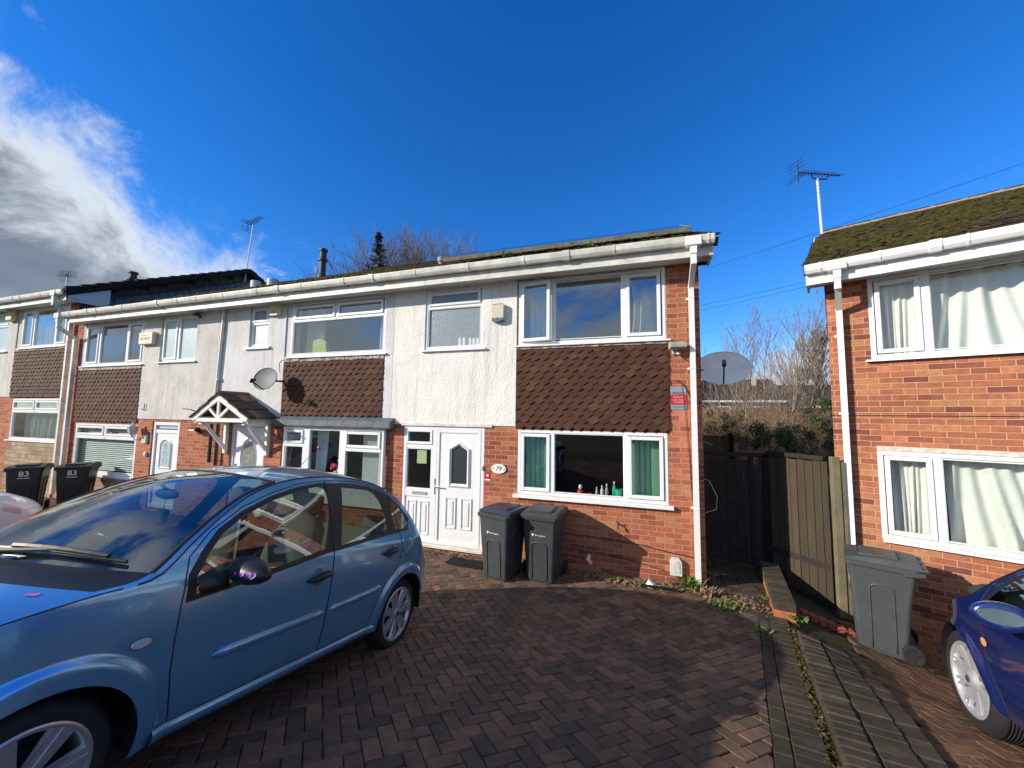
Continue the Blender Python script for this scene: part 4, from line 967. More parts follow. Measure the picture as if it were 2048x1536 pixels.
# tile-hung gable over the lower roof with a dark verge and stepped lead flashing
gm = MB(); ln = 9.0
for k in range(9):
    z = 4.0+k*.3+.1
    # width of the gable at this height
    def ylo(zz): return EY+(zz-EZ)*(RIDGE_Y-EY)/(RIDGE_Z-EZ)
    def yhi(zz): return 2*RIDGE_Y-ylo(zz)
    za, zb = z, z+.34
    y = max(-.1, ylo(max(zb, EZ)))
    ye = yhi(max(zb, EZ)); i = 0; y -= .15 if k % 2 else 0
    while y < ye:
        a, b2 = max(y, ylo(za)+.02, .0), min(y+.29, yhi(za)-.02)
        if b2-a > .05:
            gm.t = random.random()*.6
            gm.add([(-14.24, a, za), (-14.24, b2, za), (-14.275, b2, zb), (-14.275, a, zb), (-14.27, a, za), (-14.27, b2, za)], [[0, 1, 2, 3], [0, 1, 5, 4]])
        y += .3
gm.build('gable_tiles', tinted('dark_gable_tile', [(0, (.09, .055, .042)), (1, (.15, .09, .065))], .85, .003, 80), H4, fix=False)
b = MB(); b.prism([(-.30, EZ-.05), (RIDGE_Y, RIDGE_Z-.05), (9.1, EZ-.05)], -14.30, -14.28, axis='x'); b.build('gable_wall', M['wood_dark'], H4)
v = MB()
for s_ in range(17):
    f0, f1 = s_/17, (s_+1)/17-.004
    for side in (0, 1):
        ya, yb = EY+(RIDGE_Y-EY)*f0, EY+(RIDGE_Y-EY)*f1; za, zb = EZ+(RIDGE_Z-EZ)*f0, EZ+(RIDGE_Z-EZ)*f1
        if side: ya, yb = 2*RIDGE_Y-ya, 2*RIDGE_Y-yb
        v.prism([(ya, za+.11), (yb, zb+.075), (yb, zb-.10), (ya, za-.10)], -14.07, -13.96, axis='x')
v.build('verge', mat('dark_verge_tile', (.022, .016, .014), .85, 0, .2), H4)
fl = MB()
for i in range(22):
    y = .05+i*.21; z = EZ+(y-EY)*(RIDGE_Z-EZ)/(RIDGE_Y-EY)-DZ
    fl.prism([(y, z+.02), (y+.22, z+.12), (y+.20, z+.26), (y+.02, z+.22)], -14.225, -14.21, axis='x')
fl.build('lead_flashing', M['lead'], H4)
b = MB(); b.lathe([(.16, 0), (.13, .5), (.18, .52), (.18, .60), (.12, .62), (.12, .78), (.16, .8), (.16, .86)], 12, M=Matrix.Translation((-19.2, 3.5, 6.35))); b.build('flue', M['darkpipe'], H4)

# ------------------------------------------------------------ right-hand house (own axes, turned towards the camera)
TH = .3878
HB = empty('brick_house', (3.6258, 0, 0), -TH, 'red brick house at the right with mossy tiled roof and pale green curtains', 'house')
BX0, BX1, BZS = -1.16, 5.2, 4.19+.03
b = MB(); wall(b, BX0, BX1, -.8, BZS, [(-.73, 1.72, 3.10, 4.195), (-.735, 1.72, .80, 1.965)]); b.box(BX0, BX0+.24, .24, 8, -.8, BZS)
b.prism([(.24, BZS), (8, BZS), (4.3, 6.3)], BX0, BX0+.24, axis='x')
b.build('brick_wall', M['brick2'], HB)
b = MB(); b.box(BX0-.002, BX1, -.003, .01, 2.352, 2.362); b.box(BX0-.002, BX1, -.003, .01, .0, .008); b.build('damp_course', M['black'], HB)
w = window(HB, -.73, 1.72, 3.10, 4.195, [(-.665, -.245, 3.17, 4.13, 1), (-.165, 1.66, 3.17, 4.13, 0)], yf=-.005, fr=.055, depth=1.4, glass='glassR')
c = MB(); curtain_mesh(c, -.655, -.24, 3.13, 4.15, .17, 5, .022, 3, gather=.0, drift=1); curtain_mesh(c, -.17, 1.7, 3.13, 4.15, .19, 15, .040, 1.3, drift=1); c.build('curtain', M['curtain_g'], w)
w = window(HB, -.735, 1.72, .80, 1.905, [(-.67, -.25, .865, 1.845, 1), (-.17, 1.66, .87, 1.84, 0)], yf=-.005, fr=.055, depth=1.4, glass='glassR', sill=False)
b = MB(); b.prism([(-.05, .765), (.03, .775), (.03, .80), (-.05, .79)], -.73, 1.78, axis='x'); b.build('sill', M['upvc'], w)
b = MB(); b.box(-.735, 1.72, -.012, .05, 1.905, 1.965, bev=.004); b.build('timber_head', mat('peeling_white_timber', (.72, .70, .64), .6, 0, .3, 0, 10, .5, .001, 50, (.42, .36, .28)), w)
c = MB(); curtain_mesh(c, -.60, -.26, .83, 1.84, .16, 5, .022, 3, drift=1); curtain_mesh(c, -.13, 1.7, .83, 1.84, .19, 15, .040, 2.3, drift=1); c.build('curtain', M['curtain_g'], w)
go = eaves(HB, -1.36, BX1, BZS-.03, brackets=[-1.2, -.62, .1, .9, 2], unions=[-.15], mat_='upvc', endcap=[-1.36])
b = MB(); b.prism([(-.348, BZS-.08), (.0, BZS-.10), (4.3, 6.34), (4.3, 6.56), (-.348, BZS+.15)], -1.36, -1.34, axis='x'); b.build('box_end', M['soffit'], HB)
downpipe(HB, -1.03, BZS-.03, .0, clips=(3.45, 2.38, 1.3), mat_='upvc')
roof_slope(HB, -1.40, BX1, -.42, BZS+.16, 4.4, 6.62, tw=.24, cr=.27, seed=9, mossn=5200, skew=.16, mossy=.7)
roof_slope(HB, -1.25, BX1, 9.2, BZS+.16, 4.4, 6.62, seed=19, name='rear_roof')
b = MB()
for i in range(16): b.box(-1.26+i*.45, -.815+i*.45, 4.28, 4.52, 6.60, 6.69, bev=.035)
b.build('ridge_tile', M['rtile'], HB)
b = MB(); b.tube([(-1.25+i*.2, 4.26, 6.62+random.uniform(-.006, .006)) for i in range(33)], .022, 6); b.build('ridge_mortar', M['ridge'], HB)

# ------------------------------------------------------------ cars
def wheel_parts(parent, x, y, R, rr, width, spokes, style, matr, steer=0, side=1, hub=.055):
    """wheel centred at (x,y,R) whose outer face looks along +y*side"""
    T = Matrix.Translation((x, y, R)) @ Matrix.Rotation(steer, 4, 'Z')
    if side < 0: T = T @ Matrix.Rotation(pi, 4, 'Z')
    ty = MB(); w = width; prof = []
    pr = [(rr-.004, -.010), (rr+.008, 0.0), (rr+(R-rr)*.5, .006), (R-.022, -.006), (R-.006, -.028), (R, -.05)]
    for k in range(5): pr += [(R, -.055-k*(w-.11)/5), (R-.007, -.058-k*(w-.11)/5), (R-.007, -.066-k*(w-.11)/5), (R, -.069-k*(w-.11)/5)]
    pr += [(R, -w+.05), (R-.006, -w+.028), (R-.022, -w+.006), (rr+.008, -w), (rr-.004, -w+.01)]
    ty.lathe(pr, 56, 'y', close=True); ty.v = [tuple(T @ Vector(v)) for v in ty.v]
    o = ty.build('wheel', M['rubber'], parent, smooth=True)
    rm = MB(); rm.smooth = True
    rm.lathe([(rr+.003, -.004), (rr-.006, .003), (rr-.018, -.004), (rr-.028, -.03), (rr-.032, -w+.02), (rr, -w+.01)], 56, 'y', close=True)
    rm.smooth = False
    dz = -.012
    def spoke(a, w0, w1, ya, yb, r0, r1, th=.022):
        ca, sa = cos(a), sin(a)
        def P(r, t, yy): return (r*ca-t*sa, yy, r*sa+t*ca)
        vs = [P(r0, -w0, ya), P(r0, w0, ya), P(r1, w1, yb), P(r1, -w1, yb), P(r0, -w0*1.25, ya-th), P(r0, w0*1.25, ya-th), P(r1, w1*1.25, yb-th), P(r1, -w1*1.25, yb-th)]
        rm.add(vs, [[0, 1, 2, 3], [0, 4, 5, 1], [1, 5, 6, 2], [2, 6, 7, 3], [3, 7, 4, 0]])
    for k in range(spokes):
        a = 2*pi*k/spokes+.3
        if style == 'broad':
            spoke(a, .021, .040, -.012, -.006, .04, rr-.014)
            spoke(a, .006, .012, -.006, -.001, .05, rr-.016, .01)
        else:
            spoke(a-.05, .011, .010, -.03, -.008, .045, rr-.014); spoke(a+.13, .011, .010, -.03, -.008, .045, rr-.014)
    rm.lathe([(.001, .0), (hub-.02, .002), (hub-.004, -.003), (hub, -.02), (hub+.012, -.03)], 24, 'y', close=True)
    rm.v = [tuple(T @ Vector(v)) for v in rm.v]
    ro = rm.build('rim', matr, o, fix=False)
    br = MB(); br.lathe([(.001, -.09), (.13, -.09), (.13, -.10), (.05, -.11), (rr-.035, -.115), (rr-.035, -.12), (.001, -.12)], 32, 'y', close=True); br.v = [tuple(T @ Vector(v)) for v in br.v]
    br.build('brake_disc', M['darkpipe'], o, smooth=False)
    em = MB(); em.lathe([(.001, .006), (.02, .006), (.022, .003)], 16, 'y', close=True); em.v = [tuple(T @ Vector(v)) for v in em.v]; em.build('hub_cap', M['dash'], ro)
    return o

BASE = dict(
    hw=.83, wb=2.446, R=.30, rr=.222, zs=1.0, zoff=.0,
    rail=[(3.13, .24), (3.19, .34), (3.205, .45), (3.19, .56), (3.14, .66), (3.05, .74), (2.95, .80), (2.8, .868), (2.64, .92), (2.5, .948), (2.36, .967), (2.25, .975), (2.15, 1.005), (2.02, 1.115), (1.88, 1.22), (1.72, 1.32), (1.58, 1.385), (1.42, 1.435), (1.25, 1.468), (1.05, 1.49), (.85, 1.499), (.65, 1.495), (.45, 1.475), (.28, 1.44), (.12, 1.38), (.0, 1.30), (-.10, 1.19), (-.18, 1.06), (-.25, .93), (-.33, .80), (-.42, .70), (-.49, .61), (-.515, .50), (-.51, .38), (-.48, .27)],
    nose=(2.5, .30, .7), tail=(-.1, .14, .55))
def car_side(P, x, z):
    s = 0; z = (z-.3)/P['zs']+.3
    if z < .6: s -= .35*(.6-z)**2
    if z > .7: s -= .25*(z-.7)**2
    if z > .95: s -= (z-.95)*.26
    a, b, c = P['nose']
    if x > a: s -= b*((x-a)/c)**2
    a, b, c = P['tail']
    if x < a: s -= b*((a-x)/c)**2
    for cx in (0, P['wb']):
        d = sqrt((x-cx)**2+(z-.3)**2); t = max(0, min(1, (.455-d)/.05))
        if z > .2: s += .020*t*t*(3-2*t)
    return s
FW = [(1.985, .885), (1.99, .97), (1.93, 1.065), (1.85, 1.155), (1.71, 1.24), (1.49, 1.325), (1.25, 1.387), (1.07, 1.42), (1.01, 1.405), (.985, 1.35), (1.02, 1.2), (1.11, .995), (1.55, .937)]
RW = [(.80, 1.418), (.63, 1.425), (.50, 1.412), (.40, 1.372), (.345, 1.30), (.32, 1.2), (.325, 1.05), (.94, 1.002)]
RQ = [(.205, 1.34), (.10, 1.285), (.01, 1.20), (-.04, 1.12), (.03, 1.06), (.20, 1.058)]
BLK = [(2.03, .855), (2.035, .98), (1.965, 1.085), (1.875, 1.18), (1.72, 1.268), (1.5, 1.353), (1.25, 1.417), (1.05, 1.447), (.8, 1.453), (.6, 1.452), (.45, 1.435), (.3, 1.398), (.15, 1.343), (.03, 1.262), (-.07, 1.14), (.0, 1.04), (.2, 1.025), (.33, 1.02), (.95, .972), (1.1, .963), (1.55, .903)]
FD = [(1.022, .33), (1.96, .33), (2.02, .55), (2.04, .70), (2.048, .85), (2.044, .98), (2.03, 1.06), (1.92, 1.17), (1.71, 1.292), (1.49, 1.372), (1.24, 1.437), (.98, 1.466), (1.022, .965)]
RD = [(.47, .33), (1.018, .33), (1.018, .965), (.976, 1.466), (.85, 1.472), (.62, 1.472), (.42, 1.452), (.26, 1.405), (.17, 1.36), (.14, 1.03), (.125, .90), (.135, .80), (.20, .705), (.33, .62), (.41, .52), (.45, .43)]

def build_car(name, Mx, label, cat, paintm, P, wheelstyle, spokes, wheelmat, full=True, group=None, steer=0, wheels_only_left=False):
    root = empty(name, (0, 0, 0), 0, label, cat, group); root.matrix_world = Mx
    hw = P['hw']; zs = P['zs']; zf = lambda z: .3+(z-.3)*zs
    rail = [(x, zf(z)) for x, z in P['rail']]
    # smooth the rail (Catmull-Rom)
    R2 = []; marks = []
    for i in range(len(rail)-1):
        p0 = Vector(rail[max(i-1, 0)]); p1 = Vector(rail[i]); p2 = Vector(rail[i+1]); p3 = Vector(rail[min(i+2, len(rail)-1)])
        marks.append(len(R2))
        for t in (0, .5):
            R2.append(.5*((2*p1)+(p2-p0)*t+(2*p0-5*p1+4*p2-p3)*t*t+(3*p1-p0-3*p2+p3)*t**3))
    R2.append(Vector(rail[-1])); marks.append(len(R2)-1)
    # --- side skin
    arch = []
    out = [(p.x, p.y) for p in R2]                        # nose bottom -> rear bottom
    ra = [(.0+.355*cos(a), .30+.355*sin(a)) for a in [radians(188)-radians(196)*i/26 for i in range(27)]]    # rear arch, rear to front
    fa = [(P['wb']+.352*cos(a), .30+.345*sin(a)) for a in [radians(188)-radians(196)*i/26 for i in range(27)]]
    rz = .262
    loop = out+[(-.40, .255)]+ra+[(.40, rz), (1.2, rz-.004), (2.05, rz)]+fa+[(2.85, .24)]
    def dens(poly, h=.05, closed=True):
        r = []
        n = len(poly)
        for i in range(n if closed else n-1):
            a = Vector(poly[i]); b = Vector(poly[(i+1) % n]); k = max(1, int((b-a).length/h))
            for j in range(k): r.append(tuple(a+(b-a)*j/k))
        return r
    Z = lambda q: [(x, zf(z)) for x, z in q]
    loops = [dens(loop)]+[dens(Z(q)) for q in (FW, RW, RQ, BLK, FD, RD)]
    V = []; Eg = []
    for lp in loops:
        b = len(V); V += [Vector(p) for p in lp]; Eg += [(b+i, b+(i+1) % len(lp)) for i in range(len(lp))]
    for cx in (0, P['wb']):
        for rr_ in (.395, .41, .425, .44, .455):
            b = len(V); arc_ = [Vector((cx+rr_*cos(a), .3+rr_*sin(a))) for a in [radians(2)+radians(176)*i/44 for i in range(45)]]
            V += arc_; Eg += [(b+i, b+i+1) for i in range(44)]
    x = -.55
    while x < 3.25:
        z = .22
        while z < 1.55:
            if inpoly(x, z, loop): V.append(Vector((x+random.uniform(-.004, .004), z+random.uniform(-.004, .004))))
            z += .042
        x += .045
    res = delaunay_2d_cdt(V, Eg, [], 0, 1e-5)
    pv = res[0]; reg = {}
    zz = {k: Z(q) for k, q in (('fw', FW), ('rw', RW), ('rq', RQ), ('blk', BLK), ('fd', FD), ('rd', RD))}
    for f in res[2]:
        cx = sum(pv[i].x for i in f)/3; cz = sum(pv[i].y for i in f)/3
        if not inpoly(cx, cz, loop): continue
        if inpoly(cx, cz, zz['fw']): k = 'fglass'
        elif inpoly(cx, cz, zz['rw']) : k = 'rglass'
        elif inpoly(cx, cz, zz['rq']): k = 'qglass'
        elif inpoly(cx, cz, zz['blk']): k = 'blk'
        elif inpoly(cx, cz, zz['fd']): k = 'fdoor'
        elif inpoly(cx, cz, zz['rd']): k = 'rdoor'
        else: k = 'body'
        reg.setdefault(k, []).append(list(f))
    def SP(x, z, sd=1, off=0): return Vector((x, sd*(hw+car_side(P, x, z)+off), z))
    def nrm(x, z, sd):
        e = .004; a = SP(x+e, z, sd)-SP(x-e, z, sd); b = SP(x, z+e, sd)-SP(x, z-e, sd); n = a.cross(b).normalized()
        return n if n.y*sd > 0 else -n
    def skin(name, keys, matl, parent, sides=(1, -1), off=0):
        vs = []; fs = []; ns = []
        for sd in sides:
            idx = {}
            for k in keys:
                for f in reg.get(k, []):
                    g_ = []
                    for i in f:
                        if i not in idx: idx[i] = len(vs); vs.append(SP(pv[i].x, pv[i].y, sd, off)); ns.append(nrm(pv[i].x, pv[i].y, sd))
                        g_.append(idx[i])
                    p0, p1, p2 = (vs[q] for q in g_)
                    if (p1-p0).cross(p2-p0).y*sd < 0: g_.reverse()
                    fs.append(g_)
        me = bpy.data.meshes.new(name); me.from_pydata([tuple(v) for v in vs], [], fs); me.materials.append(matl)
        me.polygons.foreach_set('use_smooth', [True]*len(me.polygons)); me.update()
        try: me.normals_split_custom_set_from_vertices([tuple(n) for n in ns])
        except Exception: pass
        o = bpy.data.objects.new(name, me); COL.objects.link(o)
        if parent: o.parent = parent
        return o
    body = skin('body', ['body'], paintm, root)
    fd = skin('door', ['fdoor'], paintm, root, (1,)); rd = skin('door', ['rdoor'], paintm, root, (1,))
    skin('door', ['fdoor'], paintm, root, (-1,)); skin('door', ['rdoor'], paintm, root, (-1,))
    skin('window_trim', ['blk'], M['black'], root, (1,)); skin('window_trim', ['blk'], M['black'], root, (-1,))
    for k in ('fglass', 'rglass', 'qglass'):
        for sd in (1, -1): skin('side_window', [k], M['carglass'], root, (sd,))
    # shut lines and sills
    ln = MB()
    def line(pts, r=.0032, sd=(1,)):
        for q in sd:
            pp = []
            for a, b in zip(pts[:-1], pts[1:]):
                k = max(1, int((Vector(b)-Vector(a)).length/.04))
                for j in range(k): pp.append(tuple(Vector(a)+(Vector(b)-Vector(a))*j/k))
            pp.append(pts[-1]); ln.tube([SP(x_, z_, q, .0005) for x_, z_ in pp], r, 6)
    line(zz['fd']+[zz['fd'][0]]); line(zz['rd']+[zz['rd'][0]])
    ln.build('shut_line', M['black'], root)
    # --- top skin in sections
    def bulge(i, pt):
        x, z = pt.x, (pt.y-.3)/zs+.3
        if x > 2.2: 
            if z < .8: bx = .27
            else: bx = .27+(.29-.27)*max(0, min(1, (2.95-x)/.75))
            bz = 0 if z < .6 else .045*min(1, (z-.6)/.35)
        elif x > 1.2: bx = .29*max(0, (x-1.2)/1.0)**.6; bz = .03+.03*max(0, min(1, (1.7-x)/.5))
        elif x > .2: bx = 0; bz = .06
        else: bx = -.10*min(1, (.2-x)/.4); bz = .05*max(0, min(1, (z-.5)/.9))
        return bx, bz*zs
    NV = 22
    def toprow(i, lo=-1, hi=1, lift=0):
        pt = R2[i]; bx, bz = bulge(i, pt); h = hw+car_side(P, pt.x, pt.y); row = []
        for j in range(NV+1):
            v = lo+(hi-lo)*j/NV; q = 1-v*v if .95 < (pt.y-.3)/zs+.3 < 1.42 and pt.x > .3 else 1-abs(v)**2.3
            row.append(Vector((pt.x+bx*q, h*v, pt.y+bz*q+lift)))
        return row
    def top(name, i0, i1, matl, lo=-1, hi=1, lift=0, parent=root):
        mb = MB(); mb.grid([toprow(i, lo, hi, lift) for i in range(i0, i1+1)]); return mb.build(name, matl, parent, smooth=True, fix=False)
    # indices along the smoothed rail
    def idx(k): return marks[k]
    top('front_bumper', 0, idx(4), paintm); top('bonnet', idx(4), idx(10), paintm)
    top('scuttle', idx(10), idx(12), M['black'], -.955, .955); top('wing_top', idx(10), idx(12), paintm, -1, -.955); top('wing_top', idx(10), idx(12), paintm, .955, 1)
    # windscreen with painted pillars either side
    ws0, ws1 = idx(12), idx(17)
    top('a_pillar', ws0, ws1, paintm, -1, -.955); top('a_pillar', ws0, ws1, paintm, .955, 1)
    wsg = top('windscreen', ws0, ws1, M['carglass'], -.955, .955, -.002)
    sl_ = MB()
    for e_ in (-1, 1): sl_.tube([toprow(i, lift=.002)[11+e_*10]*.5+toprow(i, lift=.002)[11+e_*11]*.5 for i in range(ws0, ws1+1)], .010, 6)
    sl_.tube([p for p in toprow(ws1, -.955, .955, lift=.001)], .006, 6)
    sl_.build('windscreen_seal', M['black'], root)
    top('roof', ws1, idx(24), paintm)
    top('rear_window', idx(24)+1, idx(28), M['carglass'], -.84, .84); top('tailgate', idx(24), idx(24)+1, paintm); top('tailgate', idx(24)+1, idx(28), paintm, -1, -.84); top('tailgate', idx(24)+1, idx(28), paintm, .84, 1)
    top('tailgate', idx(28), idx(30), paintm); top('rear_bumper', idx(30), len(R2)-1, paintm)
    ln = MB(); h = [toprow(idx(4))]
    for i in (idx(4),): ln.tube(toprow(i, lift=.001), .003, 5)
    ln.tube([Vector((p.x, (hw+car_side(P, p.x, p.y))*.999, p.y+.002)) for p in R2[idx(4):idx(11)]], .0028, 5)
    ln.tube([Vector((p.x, (hw+car_side(P, p.x, p.y)), p.y+.002)) for p in R2[idx(11):idx(24)]], .005, 6)
    ln.build('panel_gap', M['black'], root)
    # underside, wheel housings, cabin floor
    u = MB(); u.box(-.45, 3.0, -hw+.12, hw-.12, .20, .30)
    for cx in (0, P['wb']):
        for sd in (1, -1):
            pr = [(cx+.36*cos(a), .30+.36*sin(a)) for a in [radians(-5)+radians(190)*i/16 for i in range(17)]]
            u.grid([[(x_, sd*(hw-.02), z_) for x_, z_ in pr], [(x_, sd*(hw-.28), z_) for x_, z_ in pr]]); u.add([(x_, sd*(hw-.28), z_) for x_, z_ in pr], [list(range(17))])
    u.build('underbody', M['black'], root, fix=False)
    # wheels
    for cx, st in ((0, 0), (P['wb'], steer)):
        for sd in (1, -1): wheel_parts(root, cx, sd*(hw-.035), P['R'], P['rr'], .19, spokes, wheelstyle, wheelmat, st, sd)
    # interior
    s = MB(); s.box(-.2, 2.2, -hw+.1, hw-.1, .32, .36); s.build('cabin_floor', M['black'], root)
    s = MB(); s.prism([(2.05, .6), (2.45, .72), (2.5, .9), (2.28, .96), (1.92, .93), (1.88, .80)], -hw+.12, hw-.12, 'y'); s.prism([(1.98, .93), (2.0, 1.0), (1.90, .99), (1.88, .93)], -.62, -.2, 'y'); s.build('dashboard', M['dash'], root)
    s = MB(); T = Matrix.Translation((1.74, -.38, .88)) @ Matrix.Rotation(radians(-62), 4, 'Y')
    pts = [T @ Vector((.18*cos(a), .18*sin(a), 0)) for a in [2*pi*i/24 for i in range(25)]]; s.tube(pts, .014, 8); s.tube([T @ Vector((0, -.17, 0)), T @ Vector((0, .17, 0))], .018, 6); s.tube([T @ Vector((0, 0, 0)), T @ Vector((0, 0, -.2))], .03, 6); s.build('steering_wheel', M['black'], root)
    for cy in (-.37, .37):
        s = MB(); s.smooth = True
        def cush(c, r, rot=0, seed=0):
            T = Matrix.Translation(c) @ Matrix.Rotation(rot, 4, 'Y'); b = len(s.v); s.blob((0, 0, 0), r, seed, 10, 16, .0)
            for i in range(b, len(s.v)):
                v = Vector(s.v[i]); e = Vector((v.x/r[0], v.y/r[1], v.z/r[2])); q = (abs(e.x)**4+abs(e.y)**4+abs(e.z)**4)**.25
                v = v/max(q, .3); s.v[i] = tuple(T @ v)
        cush((1.30, cy, .58), (.26, .24, .09)); cush((1.00, cy, .88), (.08, .24, .32), radians(-14)); cush((.90, cy, 1.27), (.055, .125, .09), radians(-8))
        s.tube([(.94, cy-.05, 1.15), (.92, cy-.05, 1.24)], .008, 6); s.tube([(.94, cy+.05, 1.15), (.92, cy+.05, 1.24)], .008, 6)
        s.build('front_seat', M['seat'], root, smooth=True)
    s = MB(); s.box(.15, .62, -.6, .6, .45, .6, bev=.05); s.prism([(.2, .58), (.06, 1.02), (-.02, 1.0), (.06, .58)], -.62, .62, 'y')
    for cy in (-.38, .38): s.box(-.04, .05, cy-.12, cy+.12, 1.0, 1.14, bev=.03)
    s.build('rear_seat', M['seat'], root)
    # mirrors
    def mirror(sd, m_, mx_=1.82, mr=(.088, .17, .068), gs=1.0):
        s = MB(); s.smooth = True; s.blob((0, 0, 0), mr, 3, 12, 20, .0)
        T = Matrix.Translation((mx_, sd*(hw+.125), zf(.985))) @ Matrix.Rotation(sd*radians(-12), 4, 'Z')
        s.v = [tuple(T @ Vector((max(v[0], -.03), v[1], v[2]*(1-.12*v[1]/.125*sd)))) for v in s.v]
        s.tube([(mx_+.15, sd*(hw-.07), zf(.90)), (mx_+.11, sd*(hw-.02), zf(.915)), (mx_+.04, sd*(hw+.03), zf(.945))], [.05, .04, .05], 10)
        o = s.build('door_mirror', m_, root, smooth=True)
        s = MB(); s.prism([(gs*.11*cos(a), gs*.05*sin(a)) for a in [2*pi*i/20 for i in range(20)]], 0, .004, 'x')
        T2 = T @ Matrix.Translation((-.033, 0, 0)); s.v = [tuple(T2 @ Vector(v)) for v in s.v]; s.build('mirror_glass', M['mirrorglass'], o)
        return o
    return root, SP, toprow, idx, R2, mirror, zf
def frame(X, Y, Z0, hd, pt, hw, wz=0):
    d = Vector((cos(hd)*cos(pt), sin(hd)*cos(pt), sin(pt))); n = Vector((-sin(hd), cos(hd), 0)); u = d.cross(n)
    o = Vector((X, Y, Z0))-n*hw
    m = Matrix.Identity(4)
    for i in range(3): m[i][0] = d[i]; m[i][1] = n[i]; m[i][2] = u[i]; m[i][3] = o[i]
    return m
# --- light blue hatchback in the foreground
P1 = dict(BASE)
car, SP, TR, IX, R2_, mir, zf = build_car('parked_car', frame(-2.146, -2.783, .123, radians(270.3), .19, .83), 'light metallic blue hatchback with heart stickers parked in the foreground left', 'car', M['blue'], P1, 'broad', 7, M['alloy'])
mo = mir(1, M['black']); mir(-1, M['black'])
def heart(cx, cz, s):
    r = []
    for i in range(24):
        t = 2*pi*i/24; r.append((cx+s*16*sin(t)**3/17, cz+s*(13*cos(t)-5*cos(2*t)-2*cos(3*t)-cos(4*t))/17))
    return r
h = MB()
TM = Matrix.Translation((1.82, .83+.125, zf(.985))) @ Matrix.Rotation(radians(-12), 4, 'Z')
for a_, s_ in ((radians(8), .010), (radians(24), .019), (radians(47), .026)):
    e0 = Vector((.088*cos(a_), .17*sin(a_), .004)); tx = Vector((-.088*sin(a_), .17*cos(a_), 0)).normalized()
    pts = []
    for x_, z_ in heart(0, 0, s_):
        w_ = e0+tx*x_+Vector((0, 0, z_)); e_ = Vector((w_.x/.088, w_.y/.17, w_.z/.068)).normalized()*1.02
        p_ = Vector((e_.x*.088, e_.y*.17, e_.z*.068)); pts.append(tuple(TM @ Vector((p_.x, p_.y, p_.z*(1-.12*p_.y/.125)))))
    h.add(pts, [list(range(24))])
h.build('heart_sticker', M['purple'], mo, fix=False)
for (v_, t_, s_) in ((.84, .90, .022), (.70, .88, .010), (.90, .62, .012)):
    i0 = IX(6); i1 = IX(10); ii = int(i0+(i1-i0)*t_); a = TR(ii); b_ = TR(ii+1)
    j = int((v_+1)/2*22); p0 = a[j]; ex = (b_[j]-a[j]).normalized(); ey = (a[j+1]-a[j]).normalized(); nn = ey.cross(ex); nn = nn if nn.z > 0 else -nn
    hb = MB(); hb.add([tuple(p0+ex*(-z)+ey*x+nn*.003) for x, z in heart(0, 0, s_)], [list(range(24))]); hb.build('heart_sticker', M['pink'], car, fix=False)
# handles, mouldings, indicator, fuel flap, aerial, wipers
for hx, hz in ((1.15, .822), (.305, .885)):
    s = MB(); s.smooth = True
    s.tube([SP(hx+.095, hz-.012, 1, .005), SP(hx+.08, hz-.01, 1, .03), SP(hx, hz, 1, .037), SP(hx-.08, hz+.012, 1, .03), SP(hx-.098, hz+.015, 1, .005)], [.012, .016, .0175, .016, .012], 10)
    s.build('door_handle', M['black'], car, smooth=True)
    s = MB(); s.smooth = True
    ringp = [SP(hx+.005+.056*cos(a), hz+.056*sin(a), 1, .003) for a in [2*pi*i/28 for i in range(28)]]; inn = [SP(hx+.005+.045*cos(a), hz+.045*sin(a), 1, .004) for a in [2*pi*i/28 for i in range(28)]]
    cen = [SP(hx+.005+.03*cos(a), hz+.03*sin(a), 1, .0045) for a in [2*pi*i/28 for i in range(28)]]
    s.add(ringp+inn+cen, [[i, (i+1) % 28, 28+(i+1) % 28, 28+i] for i in range(28)]+[[28+i, 28+(i+1) % 28, 56+(i+1) % 28, 56+i] for i in range(28)]+[[56+i for i in range(28)]])
    s.build('handle_recess', paint('recess_shade_blue', (.045, .13, .27), .5, .3) if hx > 1 else bpy.data.materials['recess_shade_blue'], car, smooth=True, fix=False)  # disc in darker body blue; the hollow's shade is put into its colour
for xa, xb, za, zb in ((1.83, 1.04, .560, .572), (1.0, .385, .576, .606)):
    s = MB(); s.smooth = True; rows = []
    for i in range(17):
        t = i/16; x = xa+(xb-xa)*t; z = za+(zb-za)*t; e_ = min(1, min(t, 1-t)*14+.25); rows.append([SP(x, z+dz*e_, 1, o_*e_+.0005) for dz, o_ in ((-.027, 0), (-.022, .012), (0, .015), (.018, .012), (.027, 0))])
    s.grid(rows); s.build('side_moulding', M['blue'], car, smooth=True)
s = MB(); s.smooth = True; rows = []
for i in range(25):
    t = i/24; x = .42+(2.03-.42)*t; rows.append([SP(x, z_, 1, o_) for z_, o_ in ((.325, .0), (.318, .014), (.29, .022), (.262, .014), (.255, -.02))])
s.grid(rows); s.build('sill_moulding', M['blue'], car, smooth=True)
for (x_, z_, rx, rz_, m_, nm) in ((2.183, .728, .042, .021, 'lens', 'side_indicator'), (0.0, .905, .085, .085, 'blue', 'fuel_flap')):
    s = MB(); k = 28; s.add([SP(x_+rx*cos(a)+ (0), z_+rz_*sin(a), 1, .002) for a in [2*pi*i/k for i in range(k)]]+[SP(x_+rx*.86*cos(a), z_+rz_*.8*sin(a), 1, .006 if nm[0] == 's' else .003) for a in [2*pi*i/k for i in range(k)]], [[i, (i+1) % k, k+(i+1) % k, k+i] for i in range(k)]+[[k+i for i in range(k)]])
    o = s.build(nm, M[m_], car, fix=False, smooth=False)
    s = MB(); s.tube([SP(x_+rx*cos(a), z_+rz_*sin(a), 1, .001) for a in [2*pi*i/k for i in range(k+1)]], .0025, 5); s.build('seam', M['black'], o)
